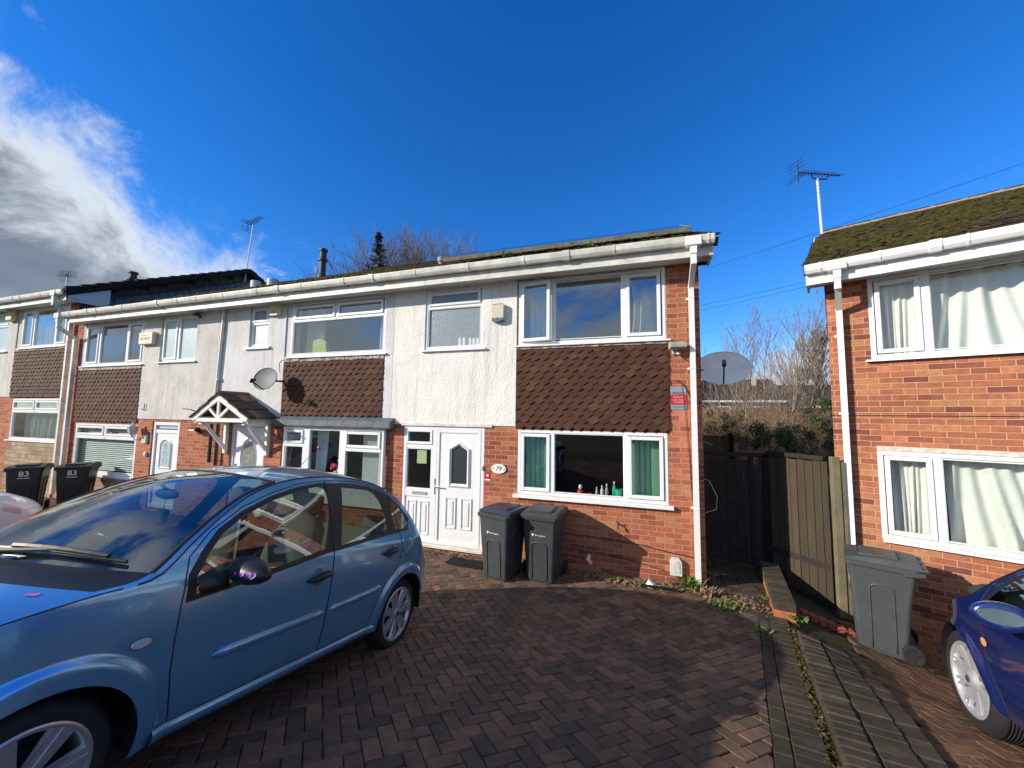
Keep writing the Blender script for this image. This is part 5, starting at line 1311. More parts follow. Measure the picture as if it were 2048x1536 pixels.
s = MB(); s.tube([(.42, -.35, 1.53), (.28, -.35, 1.68), (.17, -.35, 1.79)], [.004, .0025, .002], 6); an = s.build('aerial', M['black'], car)
s = MB(); s.smooth = True; s.blob((.17, -.35, 1.79), (.02, .02, .02), 1, 8, 12, 0); s.build('aerial_ball', M['pinkball'], an, smooth=True)
# divider bar in the front side window
s = MB(); s.prism([(1.685, 1.245), (1.735, 1.225), (1.80, .90), (1.765, .90)], 0, .02, 'y'); s.v = [tuple(SP(v[0], v[2], 1, .002-v[1])) for v in s.v]; s.build('window_divider', M['black'], car)
s = MB()
def onscreen(v, t, lift=.012):
    a = IX(12)+(IX(17)-IX(12))*t; i = int(a); r0, r1 = TR(i), TR(min(i+1, IX(17))); j = (v+1)/2*22; jj = min(int(j), 21); f = j-jj; g_ = a-i
    p = (r0[jj]*(1-f)+r0[jj+1]*f)*(1-g_)+(r1[jj]*(1-f)+r1[jj+1]*f)*g_; return p+Vector((lift*.6, 0, lift))
for va, vb, ta, tb in ((.05, .82, .02, .10), (-.75, .02, .02, .10)):
    pts = [onscreen(va+(vb-va)*i/8, ta+(tb-ta)*sin(pi*i/8)*.3+.02, .016) for i in range(9)]; s.tube(pts, .009, 6); s.tube([p+Vector((0, 0, .012)) for p in pts[1:8]], .013, 6)
    s.tube([pts[4]+Vector((0, 0, .01)), onscreen((va+vb)/2-.35, -.0, .03)], .010, 6)
s.build('wiper', M['black'], car)
s = MB(); s.smooth = True; s.blob((1.74, 0, 1.32), (.02, .12, .035), 2, 8, 12, 0); s.tube([(1.74, 0, 1.33), (1.78, 0, 1.375)], .01, 6); s.build('interior_mirror', M['dash'], car, smooth=True)
s = MB(); s.prism([(.0+.04*cos(a), .04*sin(a)) for a in [2*pi*i/20 for i in range(20)]], 0, .003, 'x'); p = onscreen(-.38, .42, -.012); T = Matrix.Translation(p) @ Matrix.Rotation(radians(-55), 4, 'Y'); s.v = [tuple(T @ Vector(v)) for v in s.v]; s.build('screen_disc', M['curtain_gg'], car)
s = MB(); p = (1.78, 0, 1.22); s.box(1.71, 1.75, -.04, .04, 1.13, 1.22, bev=.01); s.tube([(1.73, 0, 1.22), (1.74, 0, 1.30)], .002, 4); s.build('hanging_ornament', M['black'], car)
s = MB(); s.tube([(1.72, -.30, 1.52), (1.80, .33, 1.0)][:1]+[(1.35, .60, 1.38), (1.1, .58, .75)][:0]+[(1.72, -.30, 1.50)], .001, 3)
# headlamps and grille for the nose
def nose_bits(car, SP, TR, IX, zfz, plate=True):
    for sd in (1, -1):
        s = MB(); rows = []
        for i in range(9):
            t = i/8; x = 3.10-.40*t; zm = .655+.17*t**.8; hh = .055*(1-.75*t)+.008; rows.append([SP(x, zfz(z_), sd, .006) for z_ in (zm-hh, zm-hh*.3, zm+hh*.4-.0)])
        s.grid(rows); s.build('headlamp', M['lens'], car, smooth=True, fix=False)
        s = MB(); rows = []
        for i in range(5):
            x = 3.10-.12*i/4; rows.append([SP(x, zfz(z_), sd, .004) for z_ in (.33, .38, .43)])
        s.grid(rows); s.build('fog_lamp_recess', M['black'], car, fix=False)
nose_bits(car, SP, TR, IX, zf)

# --- dark blue car on the right drive, nose to the wall
P2 = dict(BASE); P2['zs'] = .87; P2['rr'] = .222; P2['R'] = .31; P2['nose'] = (2.32, .40, .75); P2['rail'] = [((2.446+(x-2.446)*.88 if x > 2.446 else x), z-.10*max(0, min(1, (x-2.1)/.5))*(1 if z > .7 else 0)) for x, z in BASE['rail']]; P2['wb'] = 2.446
dh = radians(78); dd2 = Vector((cos(dh)*cos(.17), sin(dh)*cos(.17), -sin(.17)))
fwp = Vector((2.097, -2.385, .53)); u_ = Vector((dd2.y*0, 0, 1))
org = fwp-dd2*2.446-Vector((dd2.x*sin(.17)*0, 0, 1))*.31
car2, SP2, TR2, IX2, R22, mir2, zf2 = build_car('parked_car', frame(org.x, org.y, org.z, dh, -.17, .83), 'dark blue car with bright multi-spoke alloy wheel at the right by the brick wall', 'car', M['darkblue'], P2, 'thin', 9, M['alloy_white'], steer=radians(3))
m2 = mir2(1, M['darkblue'], 1.44, (.07, .11, .07), .75); mir2(-1, M['darkblue'])
nose_bits(car2, SP2, TR2, IX2, zf2)
s = MB(); k = 24; s.add([SP2(2.02+.035*cos(a), .645+.024*sin(a), 1, .006) for a in [2*pi*i/k for i in range(k)]], [list(range(k))]); s.build('side_indicator', mat('amber_lens', (.75, .38, .15), .2, 0, .6, .5), car2, fix=False)
# --- white car at the far left
P3 = dict(BASE); P3['zs'] = .95; P3['nose'] = (2.45, .36, .75)
car3, SP3, TR3, IX3, R23, mir3, zf3 = build_car('parked_car', frame(-12.0, -5.05, .10, radians(80), -.06, .83), 'white car with clear headlamp at the far left beside the black bins', 'car', M['carwhite'], P3, 'broad', 5, M['alloy'])
mir3(1, M['carwhite']); mir3(-1, M['carwhite']); nose_bits(car3, SP3, TR3, IX3, zf3)

# ------------------------------------------------------------ wheeled bins
def make_bin(loc, rz, label, lidm, bodym, group, number=None, logo=True, panel_side=False, lid_raised=False, tilt=0):
    """front of the bin looks along local -Y, wheels at +Y"""
    r = empty('wheelie_bin', loc, rz, label, 'wheelie bin', group)
    if tilt: r.rotation_euler = (0, tilt, rz)
    b = MB(); b.smooth = False
    secs = [(.0, .205, .22, .215), (.04, .215, .235, .225), (.55, .245, .275, .275), (.925, .266, .298, .333), (.93, .292, .325, .36), (.98, .295, .33, .365), (.985, .27, .31, .34)]
    rings = []
    for z, hx, yf, yb in secs:
        c = .045; ring_ = []
        for (sx, sy, yy) in ((-1, -1, yf), (1, -1, yf), (1, 1, yb), (-1, 1, yb)):
            for k in range(5):
                a0 = {(-1, -1): pi, (1, -1): 1.5*pi, (1, 1): 0, (-1, 1): .5*pi}[(sx, sy)]; a = a0+k*pi/8
                ring_.append((sx*(hx-c)+c*cos(a), sy*(yy-c)+c*sin(a), z))
        rings.append(ring_)
    n = len(rings[0]); b.add([p for q in rings for p in q], [[i*n+j, i*n+(j+1) % n, (i+1)*n+(j+1) % n, (i+1)*n+j] for i in range(len(rings)-1) for j in range(n)]+[list(range(n))[::-1], [(len(rings)-1)*n+j for j in range(n)]])
    # moulded inverted-U rib on the front (and side), rim lugs
    def U(ax):
        pts = []
        for t in range(15):
            f = t/14
            if f < .35: x, z = -.12, .05+(.50)*f/.35
            elif f > .65: x, z = .12, .05+.5*(1-f)/.35
            else: a = pi*(f-.35)/.3; x, z = -.12*cos(a), .55+.05*sin(a)
            yy = -(.235+(z-.04)*.083)-.002
            pts.append((x, yy, z) if ax == 'y' else None)
        return pts
    b.smooth = True; b.tube(U('y'), .009, 6); 
    for sx in (1, -1):
        pts = []
        for t in range(15):
            f = t/14
            if f < .35: y, z = -.10, .05+.66*f/.35
            elif f > .65: y, z = .12, .05+.66*(1-f)/.35
            else: a = pi*(f-.35)/.3; y, z = .01-.11*cos(a), .71+.05*sin(a)
            pts.append((sx*(.215+(z-.04)*.0585+.001), y, z))
        b.tube(pts, .010, 6)
    b.smooth = False
    b.box(-.20, .20, .235, .30, .05, .13); b.prism([(.22, .90), (.40, .93), (.40, .965), (.22, .965)], -.29, .29, 'x')
    body = b.build('bin_body', bodym, r)
    l = MB(); z0 = .99
    pr = [(-.322, z0-.012), (-.322, z0+.006), (-.30, z0+.018), (-.2, z0+.038), (.05, z0+.052), (.25, z0+.045), (.37, z0+.03), (.40, z0+.0), (.40, z0-.01), (-.31, z0-.005)]
    l.prism(pr, -.285, .285, 'x'); l.box(-.19, .19, -.20, .20, z0+.04, z0+.062, bev=.02)
    l.tube([(-.27, .41, z0+.005), (.27, .41, z0+.005)], .018, 8); 
    for x in (-.2, .0, .2): l.box(x-.03, x+.03, .34, .42, z0-.01, z0+.035, bev=.008)
    l.v = [(v[0]*(1-.10*max(0, (v[2]-z0)/.07)), v[1], v[2]) for v in l.v]
    lid = l.build('bin_lid', lidm, r)
    if lid_raised: lid.rotation_euler = (radians(-3), 0, 0)
    a = MB(); a.tube([(-.25, .24, .10), (.25, .24, .10)], .012, 8); a.build('axle', M['galv'], r)
    for sx in (-1, 1):
        w = MB(); w.smooth = True; w.lathe([(.03, -.02), (.07, -.016), (.09, -.025), (.1, -.018), (.1, .018), (.09, .025), (.07, .016), (.03, .02)], 24, 'x', M=Matrix.Translation((sx*.265, .26, .10))); w.smooth = False
        for k in range(6):
            a_ = pi*k/3; w.box(-.022, .022, -.006, .006, .02, .075, M=Matrix.Translation((sx*.265, .26, .10)) @ Matrix.Rotation(a_, 4, 'X'))
        w.build('wheel', M['rubber'], r)
    if logo:
        T = Matrix.Translation((.0, -.288, .70)) @ Matrix.Rotation(radians(4.8), 4, 'X')
        o = text_mesh('Birmingham', .034, M['white'], 'bin_logo', body, T @ Matrix.Translation((.022, 0, 0)))
        s = MB(); s.prism([(-.115, .72), (-.07, .714), (-.08, .702), (-.096, .680)], -.290, -.288, 'y'); s.build('logo_mark', M['white'], body)
    if number:
        T = Matrix.Translation((.0, -.300, .86)) @ Matrix.Rotation(radians(5), 4, 'X')
        text_mesh(number, .16, M['white'], 'painted_number', body, T); s = MB(); s.box(-.09, .09, -.303, -.292, .765, .775); s.build('painted_line', M['white'], body)
    return r
BG = 'grey bins outside the end house'
bn_ = make_bin((-1.88, -.60, .02), radians(-14), 'grey wheelie bin with raised dark blue lid beside the white front door', M['bin_lid_blue'], M['bin'], BG, lid_raised=True)
bn_.scale = (.91, .91, .91)
bn_ = make_bin((-1.30, -.47, .02), radians(-4), 'grey wheelie bin with grey lid standing under the lower window', M['bin_lid_grey'], M['bin'], BG); bn_.scale = (.91, .91, .91)
rb_ = make_bin((2.57, -.39, -.23), radians(-112), 'grey wheelie bin with its wheels showing against the right-hand brick house', M['bin_lid_grey'], mat('bin_plastic_pale', (.066, .074, .077), .45, 0, .45, 0, 4, .2, .0006, 200), None); rb_.scale = (.95, .87, .98)
b8 = 'black bins with painted numbers'
make_bin((-13.15, -1.0, .0), radians(56), 'black wheelie bin painted 83 nearest the white car', M['bin_black'], M['bin_black'], b8, number='83', logo=False)
make_bin((-12.45, -.5, .0), radians(50), 'black wheelie bin painted 83 under the slatted blind window', M['bin_black'], M['bin_black'], b8, number='83', logo=False)

# ------------------------------------------------------------ things fixed to the houses
def sat_dish(name, c, faz, fel, rx, rz_, label, matl, wallpt, arm_down=True):
    r = empty(name, c, 0, label, 'satellite dish')
    d = Vector((sin(faz)*cos(fel), cos(faz)*cos(fel), sin(fel)))      # direction the dish faces
    R = d.to_track_quat('Y', 'Z').to_matrix().to_4x4()
    s = MB(); s.smooth = True; P = []
    for i in range(9):
        q = i/8; P.append([R @ Vector((rx*q*cos(a), .12*q*q*rx, rz_*q*sin(a))) for a in [2*pi*k/36 for k in range(37)]])
    Pb = [[p-(R @ Vector((0, .008, 0))) for p in row] for row in P]
    s.grid(P); s.grid(Pb, True); s.tube(P[-1], .008, 6, cap=False); s.build('dish', matl, r, smooth=True, fix=False)
    a = MB(); foot = R @ Vector((0, .0, -rz_*.98)); head = R @ Vector((0, rx*1.15, -rz_*.62)); a.tube([R @ Vector((0, -.03, -rz_*.5)), foot, head], .011, 8)
    hb = head; a.box(-.025, .025, -.03, .05, -.035, .035, M=Matrix.Translation(hb) @ R); a.tube([hb+R @ Vector((0, -.01, .01)), hb+R @ Vector((0, -.07, .045))], .026, 10)
    a.build('receiver_arm', M['black'], r)
    b = MB(); w = Vector(wallpt)-Vector(c); b.tube([R @ Vector((0, -.02, 0)), R @ Vector((0, -.10, 0)), Vector((R @ Vector((0, -.10, 0))).to_tuple())*.4+w*.6, w], .02, 8)
    b.box(w.x-.06 if abs(w.x) < .5 else w.x-.01, w.x+.06 if abs(w.x) < .5 else w.x+.01, w.y-.012, w.y+.006 if abs(w.x) < .5 else w.y+.08, w.z-.09, w.z+.09)
    b.build('wall_bracket', M['black'], r)
    return r
sat_dish('satellite_dish', (-7.02, -.30, 2.95), radians(174), radians(14), .27, .225, 'small grey satellite dish on the rendered wall above the porch canopy', M['dishgrey'], (-6.86, -.0, 2.93))
sat_dish('satellite_dish', (1.25, .62, 3.05), radians(188), radians(27), .375, .30, 'large oval grey satellite dish on the gable side of the end house', mat('pale_dish_grey', (.92, .92, .88), .5, 0, .5, 0, 5, .2), (.87, .62, 3.05))

def alarm(loc, label, kind):
    r = empty('alarm_box', loc, 0, label, 'alarm box', 'alarm boxes on the terrace')
    s = MB()
    if kind == 0:
        s.prism([(-.105, .145), (.10, .145), (.105, .13), (.10, -.10), (.0, -.135), (-.09, -.12), (-.105, -.10)], -.085, 0); s.build('housing', M['cream'], r)
        t = MB(); t.prism([(-.10, -.075), (-.05, -.09), (.0, -.075), (.05, -.09), (.098, -.075), (.098, -.12), (.0, -.15), (-.085, -.142), (-.103, -.12)], -.087, -.002); t.build('strobe', mat('smoked_strobe', (.13, .15, .19), .2), r)
        t = MB(); t.box(-.09, .09, -.075, -.005, .146, .158); t.build('top_cap', M['dash'], r)
    elif kind == 1:
        s.prism([(-.15, .16), (.12, .16), (.12, -.10), (.06, -.16), (-.11, -.16), (-.15, -.11)], -.09, 0); s.build('housing', M['cream'], r)
        t = MB(); t.box(-.08, .05, -.093, -.088, -.13, -.06); t.build('strobe', M['pinkball'] if 0 else mat('amber_strobe', (.55, .30, .10), .4), r)
    else:
        s.box(-.26, .24, -.10, 0, -.15, .14, bev=.01); s.build('housing', M['cream'], r)
        text_mesh('SECURITY', .085, M['navy'], 'lettering', r, Matrix.Translation((-.01, -.1015, -.02))); t = MB(); t.box(-.22, .06, -.102, -.099, .05, .062); t.build('print_line', M['navy'], r)
    return r
alarm((-2.21, -.019, 4.0), 'cream alarm box with smoked strobe between the bathroom window and the big upper window', 0)
alarm((-7.16, -.019, 4.47), 'cream alarm box with amber strobe right of the narrow upper window', 1)
alarm((-11.18, -.019, 4.03), 'wide cream alarm box with dark lettering between two upper windows at number 83', 2)
r = empty('alarm_box', (-17.4, -.019, 5.05), 0, 'yellowed alarm box under the eaves of the stepped up house', 'alarm box', 'alarm boxes on the terrace')
s = MB(); s.box(-.18, .18, -.12, 0, -.2, .2, bev=.03); s.build('housing', mat('yellowed_plastic', (.50, .44, .22), .5), r)
# alarm company sign
r = empty('alarm_sign', (.555, -.003, 2.575), 0, 'red and grey alarm company sign on the brick pier beside the downpipe', 'sign')
s = MB(); s.box(-.105, .105, -.008, 0, -.165, .165, bev=.002); s.build('sign_board', M['greyprint'], r)
s = MB(); s.box(-.104, .104, -.0095, -.0078, -.095, .055); s.build('red_field', M['red'], r)
text_mesh('verisure', .052, M['navy'], 'lettering', r, Matrix.Translation((0, -.0095, .078)))
text_mesh('Alarm', .062, mat('faded_pink_print', (.62, .30, .32), .6), 'lettering', r, Matrix.Translation((0, -.0105, .018)))
text_mesh('System in operation', .019, M['white'], 'lettering', r, Matrix.Translation((0, -.0105, -.025))); text_mesh('connected 24h', .021, M['white'], 'lettering', r, Matrix.Translation((0, -.0105, -.058)))
text_mesh('protected by alarm', .019, M['navy'], 'lettering', r, Matrix.Translation((0, -.0095, -.125)))
# house number plaque
r = empty('house_plaque', (-2.18, -.003, 1.425), 0, 'oval white plaque reading 79 on the brick beside the front door', 'house number')
s = MB(); s.prism([(.128*cos(a), .078*sin(a)) for a in [2*pi*i/36 for i in range(36)]], -.02, 0); s.build('plaque', mat('glazed_white', (.78, .76, .70), .25), r)
text_mesh('79', .105, M['dash'], 'number', r, Matrix.Translation((0, -.0215, 0)), shear=.25)
s = MB(); 
for x in (-.10, .10): s.prism([(x+.009*cos(a), .009*sin(a)) for a in [2*pi*i/10 for i in range(10)]], -.023, -.019)
s.build('screw', M['dash'], r)
r = empty('sticker', (-2.375, -.002, 1.29), 0, 'small red sticker on the brick at the door edge', 'sticker')
s = MB(); s.box(-.05, .05, -.003, 0, -.07, .07); s.build('sticker_face', M['red'], r); s = MB(); s.box(-.048, .048, -.004, -.0025, -.066, -.045); s.prism([(-.02, .0), (.02, .0), (.012, .03), (-.016, .03)], -.0042, -.0028); s.build('sticker_print', M['white'], r)
r = empty('doorbell', (-2.47, -.0, 1.42), 0, 'small white bell push on the door frame', 'doorbell'); s = MB(); s.box(-.015, .02, -.03, 0, -.035, .035, bev=.006); s.build('bell_case', M['upvc_old'], r)
# floodlights and cameras
def flood(loc, label, m1, rz=0, sc=1.0):
    r = empty('floodlight', loc, rz, label, 'floodlight'); r.scale = (sc, sc, sc)
    s = MB(); s.prism([(-.20, -.01), (-.19, .025), (-.12, .075), (-.06, .065), (-.05, -.01), (-.08, -.03)], -.10, .10, 'x'); s.build('lamp_head', m1, r)
    s = MB(); s.tube([(.0, 0, -.05), (.0, -.05, -.05), (.0, -.09, .0)], .018, 8); s.box(-.04, .04, -.03, 0, -.09, -.02, bev=.006); s.build('bracket', m1, r)
    s = MB(); s.smooth = True; s.blob((.03, -.06, -.075), (.028, .032, .028), 1, 8, 10, 0); s.build('sensor', M['upvc_old'], r, smooth=True)
    return r
flood((.52, -.002, 3.30), 'weathered grey floodlight with sensor above the alarm sign on the brick pier', mat('weathered_grey_metal', (.30, .30, .24), .6, .2, .4, 0, 12, .5, 0, 0, (.42, .42, .38)), radians(10), 1.05)
flood((-9.25, -.002, 1.88), 'black floodlight on the brick wall between door and porch', M['black'], 0, .9)
flood((-9.5, -.02, 4.48), 'small black camera under the eaves beside the pale obscured window', M['black'], radians(-20), .7)
r = empty('wall_lantern', (-11.30, -.002, 1.86), 0, 'white wall lantern beside the front door with arched glass', 'lantern')
s = MB(); s.lathe([(.02, .16), (.03, .1), (.09, .06), (.105, .05), (.075, -.12), (.03, -.14), (.02, -.18)], 6, M=Matrix.Translation((0, -.14, 0))); s.build('lantern', M['lens'], r); s = MB(); s.tube([(0, 0, -.2), (0, -.08, -.26), (0, -.14, -.16)], .014, 8); s.build('bracket', M['upvc'], r)
for (x, z, nm, lb) in ((-11.05, 1.62, 'wall_box', 'white rounded box on brick left of the arched glass door'), (-10.98, 1.28, 'doorbell', 'white bell push left of the arched glass door')):
    r = empty(nm, (x, -.002, z), 0, lb, 'wall box'); s = MB(); k = .09 if nm == 'wall_box' else .05; s.box(-k, k, -.05, 0, -k*1.1, k*1.1, bev=.02); s.build('case', M['upvc_old'], r)
r = empty('vent_brick', (-7.02, -.002, 1.05), 0, 'pale air brick low on the wall beside the bay window', 'air brick'); s = MB(); s.box(-.12, .12, -.012, 0, -.07, .07, bev=.003); s.build('air_brick', mat('pale_terracotta', (.44, .40, .30), .9), r)
r = empty('outside_tap', (-.30, 0, .68), 0, 'outside tap on the brick below the wide lower window', 'tap'); s = MB(); s.tube([(0, 0, .05), (0, -.07, .05), (0, -.09, -.0)], .012, 8); s.tube([(-.03, -.06, .085), (.03, -.06, .085)], .007, 6); s.tube([(0, -.06, .05), (0, -.06, .085)], .007, 6); s.build('tap_body', M['dash'], r)
r = empty('gas_meter_box', (.47, 0, .24), 0, 'small white meter box low on the wall beside the downpipe', 'meter box'); s = MB(); s.prism([(-.075, -.12), (.075, -.12), (.075, .06), (.045, .11), (-.045, .11), (-.075, .06)], -.07, 0); s.build('cover', mat('meter_box_plastic', (.66, .65, .60), .5, 0, .4, 0, 5, .1), r); s = MB(); s.prism([(-.045, -.08), (.045, -.08), (.045, .05), (.02, .08), (-.02, .08), (-.045, .05)], -.078, -.071); s.build('door', M['upvc_old'], r)
def cable(name, pts, r_, m_, label, cat='cable'):
    s = MB(); s.tube(pts, r_, 6); return tag(s.build(name, m_), label, cat)
cable('cable', [(.56, -.03, 3.24), (.62, -.02, 3.16), (.70, -.012, 3.10), (.80, -.01, 3.09)], .006, M['black'], 'short black cable from the floodlight to the downpipe')
cable('cable', [(.545, -.012, 2.83), (.62, -.012, 2.78), (.70, -.012, 2.62), (.745, -.012, 2.40)], .006, M['black'], 'black cable curving over the corner of the alarm sign')
cable('cable', [(.60, -.012, 2.80), (.63, -.016, 2.5), (.65, -.012, 2.2), (.68, -.01, 1.7), (.70, -.01, 1.2)], .0035, M['darkpipe'], 'thin dark cable running down the brick pier past the sign')
cable('cable', [(-1.1, -.014, .52), (-.4, -.014, .50), (.1, -.014, .46), (.30, -.014, .42), (.85, -.014, .36)], .006, M['black'], 'black cable clipped along the low brickwork')
cable('cable', [(-1.1, -.012, .30), (-.4, -.012, .28), (.2, -.012, .18), (.70, -.012, .06)], .005, M['black'], 'lower dark cable just above the plinth bricks')
cable('cable', [(.92, 1.1, 1.35), (1.08, 1.0, 1.28), (1.18, .95, 1.05), (1.15, .9, .86), (1.0, .9, .8)], .006, M['upvc_old'], 'loop of pale hose hanging in front of the dark gate', 'hose')
cable('aerial_lead', [(-7.02, -.03, 3.12), (-7.03, -.022, 3.3), (-6.98, -.022, 3.36), (-6.8, -.03, 3.39), (-6.5, -.05, 3.40)], .004, M['darkpipe'], 'thin cable running from the small dish to the window sill')
r = empty('wall_hook', (-9.25, -.02, 2.33), 0, 'thin metal bar on the render left of the porch canopy', 'bar'); s = MB(); s.tube([(-.28, -.18, .02), (-.05, -.17, 0), (.28, 0, -.12)], .012, 6); s.build('bar', M['darkpipe'], r)
r = empty('wall_hook', (-11.25, -.02, 2.36), 0, 'small curled metal hook on the render of number 83', 'hook'); s = MB(); s.tube([(.06+.05*cos(a), -.02, .05*sin(a)) for a in [radians(200)+radians(200)*i/10 for i in range(11)]]+[(.12, -.02, .10)], .008, 5); s.build('hook', M['darkpipe'], r)

# ------------------------------------------------------------ aerials, poles, wires
def yagi(name, base, top, bdir, n, L_, label, thick=.03, el=.22):
    r = empty(name, base, 0, label, 'television aerial'); t = Vector(top)-Vector(base); b = Vector(bdir).normalized(); side = b.cross(Vector((0, 0, 1))).normalized()
    s = MB(); s.tube([(0, 0, 0), t], thick, 8); s.build('mast', M['galv'], r)
    s = MB(); p0 = t-b*L_*.45+Vector((0, 0, .12)); s.tube([p0, p0+b*L_], .012, 6); s.tube([t-b*.12, t-b*.17+Vector((0, 0, .1))], .012, 6); s.tube([t+b*.25, t+b*.32+Vector((0, 0, .1))], .012, 6); s.tube([t-b*.12, t+b*.25], .014, 6)
    s.build('boom', M['darkpipe'], r); s = MB()
    th_ = .008
    for i in range(n): q = p0+b*L_*(.12+.88*i/(n-1)); s.tube([q-side*el*(1-.3*i/n)*.5+Vector((0, 0, .03)), q+side*el*(1-.3*i/n)*.5-Vector((0, 0, .03))], .008, 5)
    s.build('director', M['darkpipe'], r); s = MB()
    for k in range(-3, 4):
        if k: s.tube([p0+Vector((0, 0, .07*k))-side*.2-b*.03*abs(k), p0+Vector((0, 0, .07*k))+side*.2-b*.03*abs(k)], .007, 5)
    s.tube([p0-Vector((0, 0, .24)), p0+Vector((0, 0, .24))], .01, 5); s.build('reflector', M['darkpipe'], r); return r
yagi('tv_aerial', (4.12, 4.4, 6.2), (4.08, 4.4, 7.95), (.86, .45, .05), 12, 1.15, 'television aerial on a bright metal pole above the mossy roof', .028, .3)
yagi('tv_aerial', (-14.1, 4.3, 7.2), (-14.0, 4.4, 9.5), (.95, -.25, .02), 9, 1.1, 'television aerial on a thin pole at the peak of the dark gable', .022, .34)
yagi('tv_aerial', (-27.5, 5, 7.6), (-27.5, 5, 9.0), (.9, -.3, .0), 7, 1.6, 'television aerial above the roofs at the far left edge', .04, .7)
def P3d(az, el, d):
    v = Vector((sin(radians(az))*cos(radians(el)), cos(radians(az))*cos(radians(el)), sin(radians(el)))); return Vector((0, -6, 2.2935))+v*d
WG = 'overhead wires between the houses'
def wire(name, a, b, label, r_=.012):
    pts = []
    for i in range(17):
        t = i/16; p = a+(b-a)*t; p.z -= .5*4*t*(1-t)*.3; pts.append(p)
    s = MB(); s.tube(pts, r_, 5); tag(s.build(name, M['wire']), label, 'wire', WG)
wire('overhead_wire', P3d(2, 18.2, 34), P3d(44, 22.6, 30), 'highest overhead wire passing above the right-hand roof')
wire('overhead_wire', P3d(4, 14.5, 34), P3d(30, 16.9, 32), 'upper wire of the pair seen between the two houses')
wire('overhead_wire', P3d(4, 13.8, 34), P3d(30, 16.5, 32), 'lower wire of the pair seen between the two houses')
wire('overhead_wire', P3d(4, 10.9, 60), P3d(28, 13.2, 60), 'faint overhead wire behind the bare saplings', .012)

# ------------------------------------------------------------ gate, fences, low wall
def boards(mb, a, b, z0, z1, bw=.12, th=.02, jag=.01, rnd=random):
    a, b = Vector(a), Vector(b); d = b-a; l = d.length; d.normalize(); n = Vector((d.y, -d.x)); x = 0
    while x < l-.02:
        w = min(bw*rnd.uniform(.92, 1.06), l-x); T = Matrix(((d.x, n.x, 0, a.x), (d.y, n.y, 0, a.y), (0, 0, 1, 0), (0, 0, 0, 1)))
        mb.t = rnd.random(); o = rnd.uniform(0, .006); mb.box(x+.003, x+w-.003, o, o+th, z0+rnd.uniform(-jag, jag), z1+rnd.uniform(-jag, jag), M=T, bev=.002); x += w
M['board'] = tinted('grey_weathered_boards', [(0, (.048, .036, .026)), (.5, (.074, .055, .039)), (1, (.11, .083, .060))], .85, .002, 30, 8, .3, (.055, .065, .03), 1.1, (.52, .75))
def woodgrain(m):
    t = m.node_tree
    for n in t.nodes:
        if n.type == 'TEX_NOISE':
            mp = t.nodes.new('ShaderNodeMapping'); mp.inputs['Scale'].default_value = (6, 6, .35)
            src = n.inputs['Vector'].links[0].from_socket; t.links.new(src, mp.inputs[0]); t.links.new(mp.outputs[0], n.inputs['Vector'])
woodgrain(M['board'])
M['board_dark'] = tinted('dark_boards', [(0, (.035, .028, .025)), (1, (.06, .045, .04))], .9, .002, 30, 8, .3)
fp = empty('board_fence', (2.2, .6, -.1), 0, 'weathered grey vertical board fence panel leaning by the right-hand house', 'fence')
def rel(o, mb): mb.v = [(v[0]-o.location.x, v[1]-o.location.y, v[2]-o.location.z) for v in mb.v]; return mb
s = MB(); boards(s, (1.93, .98), (2.43, .33), -.12, 1.72, bw=.105); rel(fp, s).build('boards', M['board'], fp)
s = MB(); boards(s, (1.93, 1.02), (2.43, .37), 1.735, 1.79, bw=1.0, th=.07); rel(fp, s).build('rail', M['wood_dark'], fp)
s = MB(); boards(s, (1.93, 1.02), (2.43, .37), .3, .38, bw=1.0, th=.05); rel(fp, s).build('rail', M['wood_dark'], fp)
r = empty('fence_post', (2.49, .30, -.25), 0, 'pale square timber post against the corner of the right-hand brick house', 'post'); s = MB(); s.box(-.045, .045, -.045, .045, 0, 2.05, bev=.004); s.box(.05, .10, -.03, .04, 0, 1.99, bev=.003); s.build('post', M['wood_pale'], r)
gt = empty('side_gate', (1.4, 1.25, -.05), 0, 'dark wooden gate closing the passage in deep shade between the houses', 'gate')
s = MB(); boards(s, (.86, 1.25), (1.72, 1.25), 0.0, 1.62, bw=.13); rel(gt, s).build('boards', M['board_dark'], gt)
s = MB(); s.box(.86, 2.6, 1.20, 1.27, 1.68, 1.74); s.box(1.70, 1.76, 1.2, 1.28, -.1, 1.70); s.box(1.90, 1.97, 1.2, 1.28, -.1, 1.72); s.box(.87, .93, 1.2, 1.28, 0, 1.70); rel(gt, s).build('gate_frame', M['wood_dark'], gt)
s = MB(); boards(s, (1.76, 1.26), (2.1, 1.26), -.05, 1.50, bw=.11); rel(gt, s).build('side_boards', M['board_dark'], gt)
# low boundary wall with dark coping
lw = empty('low_wall', (1.66, -.1, 0), radians(-9.5), 'low red brick wall with dark brick-on-edge coping between the two drives', 'wall')
s = MB(); s.box(-.105, .105, -.55, .85, -.2, .10); s.build('brickwork', mat('orange_red_brick', (.50, .17, .07), .9, 0, .2, 0, 12, .4, .003, 60), lw)
s = MB()
for i in range(19): s.t = random.random(); s.box(-.112, .112, -.56+i*.075, -.56+i*.075+.071, .102, .195+random.uniform(-.003, .003), bev=.005)
s.build('coping', M['paver_dark'], lw)
